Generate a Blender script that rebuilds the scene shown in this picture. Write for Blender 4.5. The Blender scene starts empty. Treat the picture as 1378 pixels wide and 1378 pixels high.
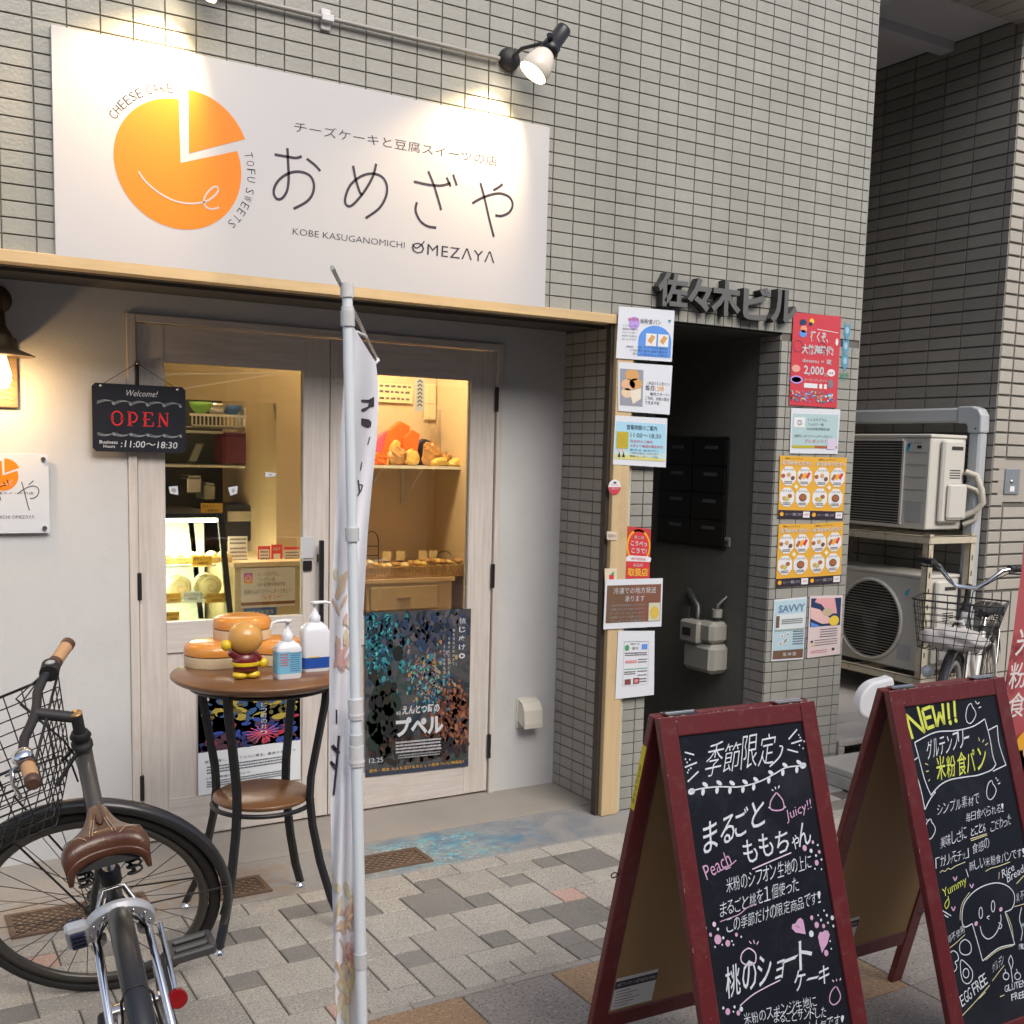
import bpy, math, random
import numpy as np
from mathutils import Vector, Matrix
random.seed(7)
rnd = random.Random(11)
sc = bpy.context.scene
col = sc.collection
PI = math.pi
# ------------------------------------------------------------------ camera
YAW, PITCH, ROLL = 0.545633878, 0.112763504, 0.0267913207
FPX, CX, CY, CAM_H = 1490.79936, 712.71517, 778.642174, 1.56
cyw, syw = math.cos(YAW), math.sin(YAW); cp, sp = math.cos(PITCH), math.sin(PITCH); cr, sr = math.cos(ROLL), math.sin(ROLL)
_f = np.array([syw*cp, cyw*cp, -sp]); _r = np.array([cyw, -syw, 0.0]); _u = np.cross(_r, _f)
RIGHT = cr*_r + sr*_u; UP = -sr*_r + cr*_u
CAMP = np.array([0, 0, CAM_H])
cam = bpy.data.cameras.new('camera'); camo = bpy.data.objects.new('camera', cam); col.objects.link(camo)
camo.matrix_world = Matrix(((RIGHT[0], UP[0], -_f[0], 0), (RIGHT[1], UP[1], -_f[1], 0), (RIGHT[2], UP[2], -_f[2], CAM_H), (0, 0, 0, 1)))
cam.sensor_width = 36; cam.lens = FPX/1378*36
cam.shift_x = (689-CX)/1378; cam.shift_y = (CY-689)/1378
cam.clip_start = 0.05; cam.clip_end = 400
sc.camera = camo
# ------------------------------------------------------------------ sky, sun, exposure
SUN_EL, SUN_AZ = math.radians(42), math.radians(176)      # azimuth measured clockwise from +Y (into the facade)
world = bpy.data.worlds.new('World'); sc.world = world; world.use_nodes = True
wn = world.node_tree.nodes; wl = world.node_tree.links
sky = wn.new('ShaderNodeTexSky'); sky.sky_type = 'NISHITA'; sky.sun_disc = False
sky.sun_elevation = SUN_EL; sky.sun_rotation = SUN_AZ; sky.air_density = 1.0; sky.dust_density = 4.0; sky.ozone_density = 0.6
wl.new(sky.outputs[0], wn['Background'].inputs[0]); wn['Background'].inputs[1].default_value = 0.15
sun = bpy.data.lights.new('sun', 'SUN'); sun.energy = 1.15; sun.angle = math.radians(35); sun.color = (1.0, 0.985, 0.96)
suno = bpy.data.objects.new('sun', sun); col.objects.link(suno)
sd = Vector((math.sin(SUN_AZ)*math.cos(SUN_EL), math.cos(SUN_AZ)*math.cos(SUN_EL), math.sin(SUN_EL)))
suno.rotation_euler = sd.to_track_quat('Z', 'Y').to_euler(); suno.location = (0, -3, 8)
sc.view_settings.view_transform = 'Standard'; sc.view_settings.look = 'None'; sc.view_settings.gamma = 1
sc.view_settings.use_curve_mapping = False; sc.view_settings.exposure = 0.52
# ------------------------------------------------------------------ measuring helpers (points on known planes of the place)
def ray(u, v): return RIGHT*((u-CX)/FPX) - UP*((v-CY)/FPX) + _f
def oz(u, v, z=0.0): d = ray(u, v); return CAMP + d*((z-CAM_H)/d[2])
def oy(u, v, y): d = ray(u, v); return CAMP + d*(y/d[1])
def ox(u, v, x): d = ray(u, v); return CAMP + d*(x/d[0])
F, S, XR, XD = 3.836, 4.328, 4.158, 5.5          # facade plane, shop front plane, facade end, neighbour's side wall
# ------------------------------------------------------------------ materials
MATS = {}; SRC = {}
def mat(name, color, rough=0.6, metal=0.0, var=0.0, vscale=8.0, bump=0.0, bscale=60.0, spec=0.5, emit=None, estr=0.0, coat=0.0, grain=None, obj_var=0.0, dirt=None, world=False, streak=0.0, island=0.0):
    if name in MATS: return MATS[name]
    m = bpy.data.materials.new(name); MATS[name] = m; m.use_nodes = True
    nt = m.node_tree; n = nt.nodes; l = nt.links; b = n['Principled BSDF']
    b.inputs['Base Color'].default_value = (*color, 1); b.inputs['Roughness'].default_value = rough; b.inputs['Metallic'].default_value = metal
    b.inputs['Specular IOR Level'].default_value = spec
    if coat: b.inputs['Coat Weight'].default_value = coat; b.inputs['Coat Roughness'].default_value = 0.08
    tc = n.new('ShaderNodeTexCoord'); src = tc.outputs['Object']
    if world: src = n.new('ShaderNodeNewGeometry').outputs['Position']
    SRC[name] = src
    cur = None
    def mult(cur, fac_socket, lo, hi):
        mr = n.new('ShaderNodeMapRange'); mr.inputs['To Min'].default_value = lo; mr.inputs['To Max'].default_value = hi
        l.new(fac_socket, mr.inputs[0])
        mx = n.new('ShaderNodeMix'); mx.data_type = 'RGBA'; mx.blend_type = 'MULTIPLY'; mx.inputs['Factor'].default_value = 1
        if cur is None: mx.inputs[6].default_value = (*color, 1)
        else: l.new(cur, mx.inputs[6])
        l.new(mr.outputs[0], mx.inputs[7]); return mx.outputs[2]
    if grain:      # stretched streaks: wood; grain = (sx, sy, sz, amount)
        mp = n.new('ShaderNodeMapping'); mp.inputs['Scale'].default_value = grain[:3]; l.new(src, mp.inputs[0])
        nz = n.new('ShaderNodeTexNoise'); nz.inputs['Scale'].default_value = 1; nz.inputs['Detail'].default_value = 6; nz.inputs['Roughness'].default_value = 0.65; nz.inputs['Distortion'].default_value = 0.6
        l.new(mp.outputs[0], nz.inputs['Vector']); cur = mult(cur, nz.outputs['Fac'], 1-grain[3], 1+grain[3])
    if var:
        nz = n.new('ShaderNodeTexNoise'); nz.inputs['Scale'].default_value = vscale; nz.inputs['Detail'].default_value = 5; nz.inputs['Roughness'].default_value = 0.6
        l.new(src, nz.inputs['Vector']); cur = mult(cur, nz.outputs['Fac'], 1-var, 1+var)
    if streak:
        mp = n.new('ShaderNodeMapping'); mp.inputs['Scale'].default_value = (9, 9, .55); l.new(src, mp.inputs[0])
        nz = n.new('ShaderNodeTexNoise'); nz.inputs['Scale'].default_value = 1; nz.inputs['Detail'].default_value = 7; nz.inputs['Roughness'].default_value = 0.7; l.new(mp.outputs[0], nz.inputs['Vector']); cur = mult(cur, nz.outputs['Fac'], 1-streak, 1+streak)
    if island: cur = mult(cur, n.new('ShaderNodeNewGeometry').outputs['Random Per Island'], 1-island, 1+island)
    if obj_var:
        oi = n.new('ShaderNodeObjectInfo'); cur = mult(cur, oi.outputs['Random'], 1-obj_var, 1+obj_var)
    if dirt:       # (scale, amount, rgb) blotches of another colour
        nz = n.new('ShaderNodeTexNoise'); nz.inputs['Scale'].default_value = dirt[0]; nz.inputs['Detail'].default_value = 8; nz.inputs['Roughness'].default_value = 0.7
        l.new(src, nz.inputs['Vector'])
        mr = n.new('ShaderNodeMapRange'); mr.inputs['From Min'].default_value = 0.52; mr.inputs['From Max'].default_value = 0.72; mr.inputs['To Max'].default_value = dirt[1]; l.new(nz.outputs['Fac'], mr.inputs[0])
        mx = n.new('ShaderNodeMix'); mx.data_type = 'RGBA'; l.new(mr.outputs[0], mx.inputs['Factor'])
        if cur is None: mx.inputs[6].default_value = (*color, 1)
        else: l.new(cur, mx.inputs[6])
        mx.inputs[7].default_value = (*dirt[2], 1); cur = mx.outputs[2]
    if cur is not None: l.new(cur, b.inputs['Base Color'])
    if bump:
        nz = n.new('ShaderNodeTexNoise'); nz.inputs['Scale'].default_value = bscale; nz.inputs['Detail'].default_value = 4
        l.new(src, nz.inputs['Vector'])
        bp = n.new('ShaderNodeBump'); bp.inputs['Strength'].default_value = bump; bp.inputs['Distance'].default_value = 0.004
        l.new(nz.outputs['Fac'], bp.inputs['Height']); l.new(bp.outputs[0], b.inputs['Normal'])
    if emit: b.inputs['Emission Color'].default_value = (*emit, 1); b.inputs['Emission Strength'].default_value = estr
    return m
def speckle(name, color, dark, scale=260, rough=0.8, amt=0.75, tint=None):
    m = mat(name, color, rough, var=0.26, vscale=2.6, bump=0.5, bscale=300, obj_var=0.10, world=True, dirt=(5.5, .35, tuple(c*.55 for c in color)))
    nt = m.node_tree; n = nt.nodes; l = nt.links; b = n['Principled BSDF']
    prev = b.inputs['Base Color'].links[0].from_socket; tc = [x for x in n if x.type == 'TEX_COORD'][0]
    for sc_, lo, hi, c_, a in ((scale, 0.56, 0.64, dark, amt), (scale*0.55, 0.60, 0.66, tuple(min(1, x*1.5) for x in color), 0.6)):
        nz = n.new('ShaderNodeTexNoise'); nz.inputs['Scale'].default_value = sc_; nz.inputs['Detail'].default_value = 2; nz.inputs['Roughness'].default_value = 0.5
        l.new(SRC[name], nz.inputs['Vector'])
        mr = n.new('ShaderNodeMapRange'); mr.inputs['From Min'].default_value = lo; mr.inputs['From Max'].default_value = hi; mr.inputs['To Max'].default_value = a
        l.new(nz.outputs['Fac'], mr.inputs[0])
        mx = n.new('ShaderNodeMix'); mx.data_type = 'RGBA'; l.new(mr.outputs[0], mx.inputs['Factor']); l.new(prev, mx.inputs[6]); mx.inputs[7].default_value = (*c_, 1)
        prev = mx.outputs[2]
    l.new(prev, b.inputs['Base Color'])
    return m
def glass(name, tint=(1, 1, 1), refl=1.0):
    m = bpy.data.materials.new(name); MATS[name] = m; m.use_nodes = True; nt = m.node_tree; n = nt.nodes; l = nt.links
    n.remove(n['Principled BSDF']); out = n['Material Output']
    tr = n.new('ShaderNodeBsdfTransparent'); tr.inputs[0].default_value = (*tint, 1); gl = n.new('ShaderNodeBsdfGlossy'); gl.inputs['Roughness'].default_value = 0.0
    fr = n.new('ShaderNodeFresnel'); fr.inputs[0].default_value = 1.5; mm = n.new('ShaderNodeMath'); mm.operation = 'MULTIPLY'; mm.inputs[1].default_value = refl
    mx = n.new('ShaderNodeMixShader'); l.new(fr.outputs[0], mm.inputs[0]); l.new(mm.outputs[0], mx.inputs[0]); l.new(tr.outputs[0], mx.inputs[1]); l.new(gl.outputs[0], mx.inputs[2]); l.new(mx.outputs[0], out.inputs[0])
    return m
def print_mat(name, cols, scale=3.0, stretch=(1, 1, 1), rough=.35):
    m = mat(name, cols[0], rough); nt = m.node_tree; n = nt.nodes; l = nt.links; b = n['Principled BSDF']
    tc = [x for x in n if x.type == 'TEX_COORD'][0]; mp = n.new('ShaderNodeMapping'); mp.inputs['Scale'].default_value = stretch; l.new(tc.outputs['Generated'], mp.inputs[0])
    nz = n.new('ShaderNodeTexNoise'); nz.inputs['Scale'].default_value = scale; nz.inputs['Detail'].default_value = 7; nz.inputs['Roughness'].default_value = 0.62; nz.inputs['Distortion'].default_value = 1.4; l.new(mp.outputs[0], nz.inputs['Vector'])
    cr_ = n.new('ShaderNodeValToRGB'); el = cr_.color_ramp.elements; k = len(cols)
    while len(el) < k: el.new(0.5)
    for i, c in enumerate(cols): el[i].position = .30+.42*i/(k-1); el[i].color = (*c, 1)
    l.new(nz.outputs['Fac'], cr_.inputs[0]); l.new(cr_.outputs[0], b.inputs['Base Color']); return m
M_TILE = mat('tile_glaze', (0.30, 0.302, 0.272), 0.34, var=0.10, vscale=1.6, bump=0.3, bscale=90, obj_var=0.05, island=.055, dirt=(2.2, .30, (.23, .22, .18)), world=True, streak=.20)
M_GROUT = mat('grout', (0.135, 0.13, 0.112), 0.9, var=0.2, vscale=20)
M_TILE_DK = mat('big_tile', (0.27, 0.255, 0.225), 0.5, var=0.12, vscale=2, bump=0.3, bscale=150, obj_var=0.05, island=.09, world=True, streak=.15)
M_TILE_BR = mat('reveal_tile', (0.30, 0.28, 0.25), 0.45, var=0.08, vscale=2, bump=0.2, bscale=200, obj_var=0.05, world=True, streak=.12)
M_PLASTER = mat('white_plaster', (0.53, 0.54, 0.545), 0.75, var=0.05, vscale=2.0, bump=0.45, bscale=240, dirt=(1.6, .30, (.40, .385, .36)))
M_BEAM = mat('pale_timber', (0.58, 0.42, 0.22), 0.55, grain=(3, 30, 30, 0.28), var=0.08, vscale=2, dirt=(2.5, 0.35, (0.30, 0.20, 0.10)))
M_POST = mat('pale_timber_upright', (0.56, 0.42, 0.235), 0.55, grain=(35, 35, 2.2, 0.25), dirt=(3.5, 0.5, (0.27, 0.17, 0.09)))
M_DOORV = mat('whitewashed_oak_upright', (0.54, 0.50, 0.465), 0.55, grain=(60, 60, 3, 0.36), dirt=(5, 0.35, (0.42, 0.34, 0.28)))
M_DOORH = mat('whitewashed_oak_rail', (0.54, 0.50, 0.465), 0.55, grain=(3, 60, 60, 0.36), dirt=(5, 0.35, (0.42, 0.34, 0.28)))
M_BLACK = mat('black_metal', (0.012, 0.012, 0.014), 0.38, spec=0.5)
M_MBLACK = mat('matt_black', (0.02, 0.02, 0.022), 0.6, bump=0.15, bscale=200)
M_WHITE = mat('white_panel', (0.78, 0.78, 0.78), 0.35)
M_PAPER = mat('paper', (0.74, 0.77, 0.82), 0.3)
M_INK = mat('dark_ink', (0.02, 0.018, 0.025), 0.5)
M_STEEL = mat('steel', (0.62, 0.62, 0.62), 0.22, metal=1.0)
M_CHROME = mat('chrome', (0.78, 0.78, 0.80), 0.08, metal=1.0)
def flat(name, c, r=0.5): return mat(name, c, r)
# ------------------------------------------------------------------ mesh building
ORG = {}
def tag(o, label=None, cat=None, group=None, kind=None):
    if label: o['label'] = label
    if cat: o['category'] = cat
    if group: o['group'] = group
    if kind: o['kind'] = kind
    return o
def thing(name, loc, label, cat, group=None):
    o = bpy.data.objects.new(name, None); o.empty_display_size = 0.1; col.objects.link(o); o.location = loc
    ORG[o.name] = Vector(loc); return tag(o, label, cat, group)
class B:
    def __init__(s): s.v = []; s.f = []; s.sm = []
    def add(s, verts, faces, smooth=False):
        k = len(s.v); s.v += [tuple(map(float, p)) for p in verts]; s.f += [tuple(i+k for i in f) for f in faces]; s.sm += [smooth]*len(faces); return s
    def box(s, x0, x1, y0, y1, z0, z1, M=None, ch=0.0):
        if ch:
            c = ch; xs = (x0, x0+c, x1-c, x1); ys = (y0, y0+c, y1-c, y1); zs = (z0, z0+c, z1-c, z1)
            V = []; idx = {}
            for i in (0, 1):
                for j in (0, 1):
                    for k in (0, 1):
                        X = xs[0] if i == 0 else xs[3]; XI = xs[1] if i == 0 else xs[2]
                        Y = ys[0] if j == 0 else ys[3]; YI = ys[1] if j == 0 else ys[2]
                        Z = zs[0] if k == 0 else zs[3]; ZI = zs[1] if k == 0 else zs[2]
                        idx[i, j, k] = len(V); V += [(X, YI, ZI), (XI, Y, ZI), (XI, YI, Z)]
            g = lambda i, j, k, a: idx[i, j, k]+a
            Fs = []
            for i in (0, 1): q = [g(i, 0, 0, 0), g(i, 0, 1, 0), g(i, 1, 1, 0), g(i, 1, 0, 0)]; Fs.append(q if i == 0 else q[::-1])
            for j in (0, 1): q = [g(0, j, 0, 1), g(1, j, 0, 1), g(1, j, 1, 1), g(0, j, 1, 1)]; Fs.append(q if j == 0 else q[::-1])
            for k in (0, 1): q = [g(0, 0, k, 2), g(0, 1, k, 2), g(1, 1, k, 2), g(1, 0, k, 2)]; Fs.append(q if k == 0 else q[::-1])
            for i in (0, 1):
                for j in (0, 1): Fs.append([g(i, j, 0, 0), g(i, j, 1, 0), g(i, j, 1, 1), g(i, j, 0, 1)])
                for k in (0, 1): Fs.append([g(i, 0, k, 0), g(i, 1, k, 0), g(i, 1, k, 2), g(i, 0, k, 2)])
            for j in (0, 1):
                for k in (0, 1): Fs.append([g(0, j, k, 1), g(1, j, k, 1), g(1, j, k, 2), g(0, j, k, 2)])
            for i in (0, 1):
                for j in (0, 1):
                    for k in (0, 1): Fs.append([g(i, j, k, 0), g(i, j, k, 1), g(i, j, k, 2)])
        else:
            V = [(x, y, z) for x in (x0, x1) for y in (y0, y1) for z in (z0, z1)]
            Fs = [(0, 1, 3, 2), (4, 6, 7, 5), (0, 4, 5, 1), (2, 3, 7, 6), (0, 2, 6, 4), (1, 5, 7, 3)]
        if M is not None: V = [M @ Vector(p) for p in V]
        return s.add(V, Fs)
    def tube(s, pts, r, n=10, closed=False, caps=True):
        P = [Vector(p) for p in pts]; m = len(P); R = r if hasattr(r, '__len__') else [r]*m
        T = []
        for i in range(m):
            a = P[(i-1) % m] if (closed or i > 0) else P[i]; b = P[(i+1) % m] if (closed or i < m-1) else P[i]
            t = (b-a); T.append(t.normalized() if t.length > 1e-9 else Vector((0, 0, 1)))
        up = Vector((0, 0, 1)) if abs(T[0].z) < 0.9 else Vector((1, 0, 0))
        nrm = (up - T[0]*up.dot(T[0])).normalized(); V = []
        for i in range(m):
            nrm = (nrm - T[i]*nrm.dot(T[i])); nrm = nrm.normalized() if nrm.length > 1e-6 else T[i].orthogonal().normalized()
            bn = T[i].cross(nrm)
            for k in range(n):
                a = 2*PI*k/n; V.append(P[i] + (nrm*math.cos(a)+bn*math.sin(a))*R[i])
        Fs = []
        for i in range(m if closed else m-1):
            j = (i+1) % m
            for k in range(n): Fs.append((i*n+k, i*n+(k+1) % n, j*n+(k+1) % n, j*n+k))
        s.add(V, Fs, True)
        if caps and not closed: s.add(V[:n], [tuple(range(n))[::-1]]); s.add(V[-n:], [tuple(range(n))])
        return s
    def cyl(s, a, b, r, r2=None, n=20): return s.tube([a, b], [r, r if r2 is None else r2], n)
    def lathe(s, prof, c=(0, 0, 0), axis=(0, 0, 1), n=32, smooth=True, squash=(1, 1), caps=True):
        ax = Vector(axis).normalized(); e1 = ax.orthogonal().normalized()
        if abs(ax.z) > 0.99: e1 = Vector((1, 0, 0))
        e2 = ax.cross(e1); c = Vector(c); V = []
        for r, h in prof:
            for k in range(n):
                a = 2*PI*k/n; V.append(c + ax*h + e1*(r*math.cos(a)*squash[0]) + e2*(r*math.sin(a)*squash[1]))
        Fs = []
        for i in range(len(prof)-1):
            for k in range(n): Fs.append((i*n+k, i*n+(k+1) % n, (i+1)*n+(k+1) % n, (i+1)*n+k))
        s.add(V, Fs, smooth)
        if caps and prof[0][0] > 1e-5: s.add(V[:n], [tuple(range(n))[::-1]])
        if caps and prof[-1][0] > 1e-5: s.add(V[-n:], [tuple(range(n))])
        return s
    def ball(s, c, r, n=20, m=12, sc=(1, 1, 1)):
        V = []; Fs = []
        for i in range(m+1):
            t = PI*i/m
            for k in range(n): a = 2*PI*k/n; V.append((c[0]+r*sc[0]*math.sin(t)*math.cos(a), c[1]+r*sc[1]*math.sin(t)*math.sin(a), c[2]+r*sc[2]*math.cos(t)))
        for i in range(m):
            for k in range(n): Fs.append((i*n+k, (i+1)*n+k, (i+1)*n+(k+1) % n, i*n+(k+1) % n))
        return s.add(V, Fs, True)
    def prism(s, pts, d):       # pts: planar 3D loop, d: offset vector
        n = len(pts); P = [Vector(p) for p in pts]; D = Vector(d)
        return s.add(P+[p+D for p in P], [tuple(range(n))[::-1], tuple(range(n, 2*n))]+[(i, (i+1) % n, n+(i+1) % n, n+i) for i in range(n)])
    def out(s, name, m, parent=None, label=None, cat=None, group=None, kind=None, bevel=0.0, sub=0, loc=None):
        me = bpy.data.meshes.new(name)
        org = ORG[parent.name] if parent is not None else (Vector(loc) if loc is not None else Vector((0, 0, 0)))
        V = [(p[0]-org.x, p[1]-org.y, p[2]-org.z) for p in s.v]
        me.from_pydata(V, [], s.f); me.polygons.foreach_set('use_smooth', s.sm); me.materials.append(m); me.update()
        o = bpy.data.objects.new(name, me); col.objects.link(o)
        if parent is not None: o.parent = parent
        else: o.location = org
        ORG[o.name] = org
        if bevel:
            bv = o.modifiers.new('bevel', 'BEVEL'); bv.width = bevel; bv.segments = 2; bv.limit_method = 'ANGLE'; bv.angle_limit = math.radians(40); bv.harden_normals = False
        if sub: ss = o.modifiers.new('sub', 'SUBSURF'); ss.levels = sub; ss.render_levels = sub
        return tag(o, label, cat, group, kind)
def inst(name, me, loc, parent, rot=None, scale=None):
    o = bpy.data.objects.new(name, me); col.objects.link(o)
    if parent is not None: o.parent = parent; o.location = Vector(loc)-ORG[parent.name]
    else: o.location = loc
    if rot: o.rotation_euler = rot
    if scale: o.scale = scale
    return o
# ------------------------------------------------------------------ lettering
_glyph = {}
def glyphs(txt, off=0.0, space=1.0):
    if any(ord(c_) > 0x4e00 for c_ in txt) and off < .03: off = min(off, .006)
    key = (txt, off, space)
    if key in _glyph: return _glyph[key]
    cu = bpy.data.curves.new('lettering', 'FONT'); cu.body = txt; cu.size = 1; cu.offset = off; cu.resolution_u = 2; cu.space_character = space
    o = bpy.data.objects.new('lettering', cu); me = o.to_mesh()
    V = np.zeros(len(me.vertices)*3); me.vertices.foreach_get('co', V); V = V.reshape(-1, 3)[:, :2].copy(); Fs = [tuple(p.vertices) for p in me.polygons]
    o.to_mesh_clear(); bpy.data.objects.remove(o); bpy.data.curves.remove(cu)
    mn, mx = (V.min(0), V.max(0)) if len(V) else (np.zeros(2), np.ones(2))
    _glyph[key] = (V, Fs, mn, mx); return _glyph[key]
class Surf:
    """a flat face that carries print: O origin, ex to the right, ey up, n towards the viewer"""
    def __init__(s, O, ex, ey, step=0.0007):
        s.O = Vector(O); s.ex = Vector(ex).normalized(); s.ey = Vector(ey).normalized(); s.n = s.ex.cross(s.ey).normalized(); s.step = step; s.items = {}; s.q = None
    def px(s, u, v):
        d = Vector(ray(u, v)); c = Vector(CAMP); t = (s.O-c).dot(s.n)/d.dot(s.n); p = c+d*t-s.O
        return (p.dot(s.ex), p.dot(s.ey))
    def quad(s, tl, tr, br, bl): s.q = [np.array(s.px(*p)) for p in (tl, tr, br, bl)]; return s
    def rect(s, a0, b0, a1, b1): s.q = [np.array(p) for p in ((a0, b1), (a1, b1), (a1, b0), (a0, b0))]; return s
    def st(s, x, y):      # 0..1 from the top left corner
        tl, tr, br, bl = s.q; return tuple((tl*(1-x)+tr*x)*(1-y)+(bl*(1-x)+br*x)*y)
    def P(s, a, b, k): return s.O+s.ex*a+s.ey*b+s.n*(s.step*k)
    def put(s, V, Fs, m, k): s.items.setdefault((m.name), [m, B()])[1].add([s.P(a, b, k) for a, b in V], Fs)
    def poly(s, pts, m, k=1, c='px'): s.put([getattr(s, c)(*p) if c else p for p in pts], [tuple(range(len(pts)))], m, k)
    def ell(s, x, y, rx, ry, m, k=1, c='px', n=18, rot=0):
        s.poly([(x+rx*math.cos(t)*math.cos(rot)-ry*math.sin(t)*math.sin(rot), y+rx*math.cos(t)*math.sin(rot)+ry*math.sin(t)*math.cos(rot)) for t in [2*PI*i/n for i in range(n)]], m, k, c)
    def text(s, txt, bl, br, tl, m, k=2, c='px', off=0.0, space=1.0):
        V, Fs, mn, mx = glyphs(txt, off, space)
        if not len(V): return
        f = getattr(s, c) if c else (lambda a, b: (a, b))
        A, Bq, C = (np.array(f(*p)) for p in (bl, br, tl)); U = (V-mn)/(np.maximum(mx-mn, 1e-6))
        W = A+U[:, :1]*(Bq-A)+U[:, 1:]*(C-A); s.put([tuple(w) for w in W], Fs, m, k)
    def lines(s, x0, x1, ys, h, m, k=2, txt=None, c='st', seed=1):
        r_ = random.Random(seed)
        for i, y in enumerate(ys):
            t = txt[i % len(txt)] if txt else None
            if t: s.text(t, (x0, y), (x1, y), (x0, y-h), m, k, c)
            else:
                x = x0
                while x < x1-0.01:
                    w = r_.uniform(0.5, 1.0)*h; s.poly([(x, y-h*r_.uniform(.75, 1)), (x+w, y-h*r_.uniform(.75, 1)), (x+w, y), (x, y-h*.05)], m, k, c); x += w+h*0.3
    def stroke(s, pts, w, m, k=2, c='px', smooth=True, closed=False, taper=False):
        P = [np.array(getattr(s, c)(*p) if c else p) for p in pts]
        if smooth and len(P) > 2:
            Q = []; n = len(P)
            for i in range(n if closed else n-1):
                p0 = P[(i-1) % n] if (closed or i) else P[i]; p1 = P[i]; p2 = P[(i+1) % n]; p3 = P[(i+2) % n] if (closed or i+2 < n) else p2
                for j in range(5):
                    t = j/5; Q.append(0.5*((2*p1)+(-p0+p2)*t+(2*p0-5*p1+4*p2-p3)*t*t+(-p0+3*p1-3*p2+p3)*t**3))
            if not closed: Q.append(P[-1])
            P = Q
        if closed: P = P+[P[0], P[1]]
        V = []; n = len(P)
        for i in range(n):
            a = P[max(i-1, 0)]; b = P[min(i+1, n-1)]; d = b-a; d = d/(np.hypot(*d)+1e-9); nn = np.array([-d[1], d[0]])
            ww = w/2*(1-0.55*(i/(n-1))**2 if taper else 1); V += [tuple(P[i]+nn*ww), tuple(P[i]-nn*ww)]
        s.put(V, [(2*i, 2*i+1, 2*i+3, 2*i+2) for i in range(n-1)], m, k)
    def flush(s, parent, name='print'):
        for key, (m, b) in s.items.items():
            nm = 'lettering' if ('ink' in key or 'chalk' in key) else name
            o = b.out(nm, m, parent)
            if len(b.f) > 1: o['kind'] = 'stuff'
        s.items = {}
def XZ(y, step=0.0007): return Surf((0, y, 0), (1, 0, 0), (0, 0, 1), step)
# ================================================================== the setting
def grid_x(k): return 0.502+0.0992*k if k <= 19 else 0.502+0.0992*19+0.1015*(k-19)
def tile_mesh(name, w, h, d, ch, m, axis='y'):
    b = B()
    if axis == 'y': V = [(0, 0, 0), (w, 0, 0), (w, 0, h), (0, 0, h)]; I = [(ch, -d, ch), (w-ch, -d, ch), (w-ch, -d, h-ch), (ch, -d, h-ch)]; O = [(0, -d+ch, 0), (w, -d+ch, 0), (w, -d+ch, h), (0, -d+ch, h)]
    else: V = [(0, 0, 0), (0, -w, 0), (0, -w, h), (0, 0, h)]; I = [(-d, -ch, ch), (-d, -w+ch, ch), (-d, -w+ch, h-ch), (-d, -ch, h-ch)]; O = [(-d+ch, 0, 0), (-d+ch, -w, 0), (-d+ch, -w, h), (-d+ch, 0, h)]
    b.add(V+O+I, [(0, 1, 5, 4), (1, 2, 6, 5), (2, 3, 7, 6), (3, 0, 4, 7), (4, 5, 9, 8), (5, 6, 10, 9), (6, 7, 11, 10), (7, 4, 8, 11), (8, 9, 10, 11)])
    return b
# ground: one sheet to the horizon, pavement pieces lie on it
b = B(); b.add([(-60, -60, -0.03), (60, -60, -0.03), (60, 60, -0.03), (-60, 60, -0.03)], [(0, 1, 2, 3)])
b.out('ground', mat('road', (0.10, 0.095, 0.09), 0.9, var=0.2, vscale=3), kind='structure')
MJOINT = mat('joint_sand', (0.13, 0.115, 0.10), 0.95, var=0.25, vscale=30, bump=0.6, bscale=200)
b = B(); b.box(-6, 9, 2.69, 3.62, -0.028, -0.006); pav = b.out('pavement', MJOINT, kind='structure')
L_ = speckle('light_granite', (0.405, 0.38, 0.33), (0.17, 0.15, 0.125), scale=190, amt=.9); D_ = speckle('dark_granite', (0.235, 0.222, 0.198), (0.12, 0.11, 0.10), amt=0.6); P_ = speckle('pink_granite', (0.50, 0.34, 0.28), (0.30, 0.2, 0.17))
known = [(9,4,2,2,'L'),(10,6,1,1,'D'),(8,6,2,2,'L'),(10,7,2,1,'L'),(12,7,1,1,'D'),(13,6,2,2,'D'),(15,7,2,1,'L'),(15,6,1,1,'L'),(11,5,2,2,'L'),(11,4,1,1,'P'),(12,3,2,2,'L'),(13,5,2,1,'L'),(10,2,2,2,'D'),(9,3,1,1,'D'),(8,2,2,1,'L'),(7,3,2,2,'L'),(8,5,1,1,'D'),(7,2,1,1,'D'),(8,1,1,1,'L'),(9,1,1,1,'D'),(9,0,1,1,'D'),(10,0,1,1,'D'),(10,1,1,1,'L'),(11,1,1,1,'L'),(11,0,2,1,'L'),(6,1,2,1,'L'),(7,0,2,1,'L'),(5,0,1,2,'L'),(6,0,1,1,'L'),(4,0,1,2,'L'),(5,2,2,2,'L'),(4,4,2,2,'L'),(6,4,1,1,'L'),(6,5,2,2,'D'),(7,7,1,1,'D'),(5,7,2,1,'L'),(5,6,1,1,'L'),(4,6,1,2,'D'),(2,5,2,2,'L'),(1,5,1,2,'L'),(2,7,1,1,'D'),(3,7,1,1,'D'),(0,7,2,1,'L'),(0,6,1,1,'D'),(-1,6,1,1,'D'),(-1,4,2,2,'L'),(1,4,1,1,'D'),(2,3,2,2,'L'),(-1,3,1,1,'D'),(0,2,2,2,'L'),(0,1,2,1,'L'),(1,0,1,1,'P'),(2,1,1,2,'L'),(2,0,2,1,'L'),(3,1,1,2,'L'),(4,2,1,1,'D'),(4,3,1,1,'L')]
cells = {}; pv = []
def fits(i, j, w, h): return all((i+a, j+c) not in cells and 0 <= j+c < 8 for a in range(w) for c in range(h))
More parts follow.
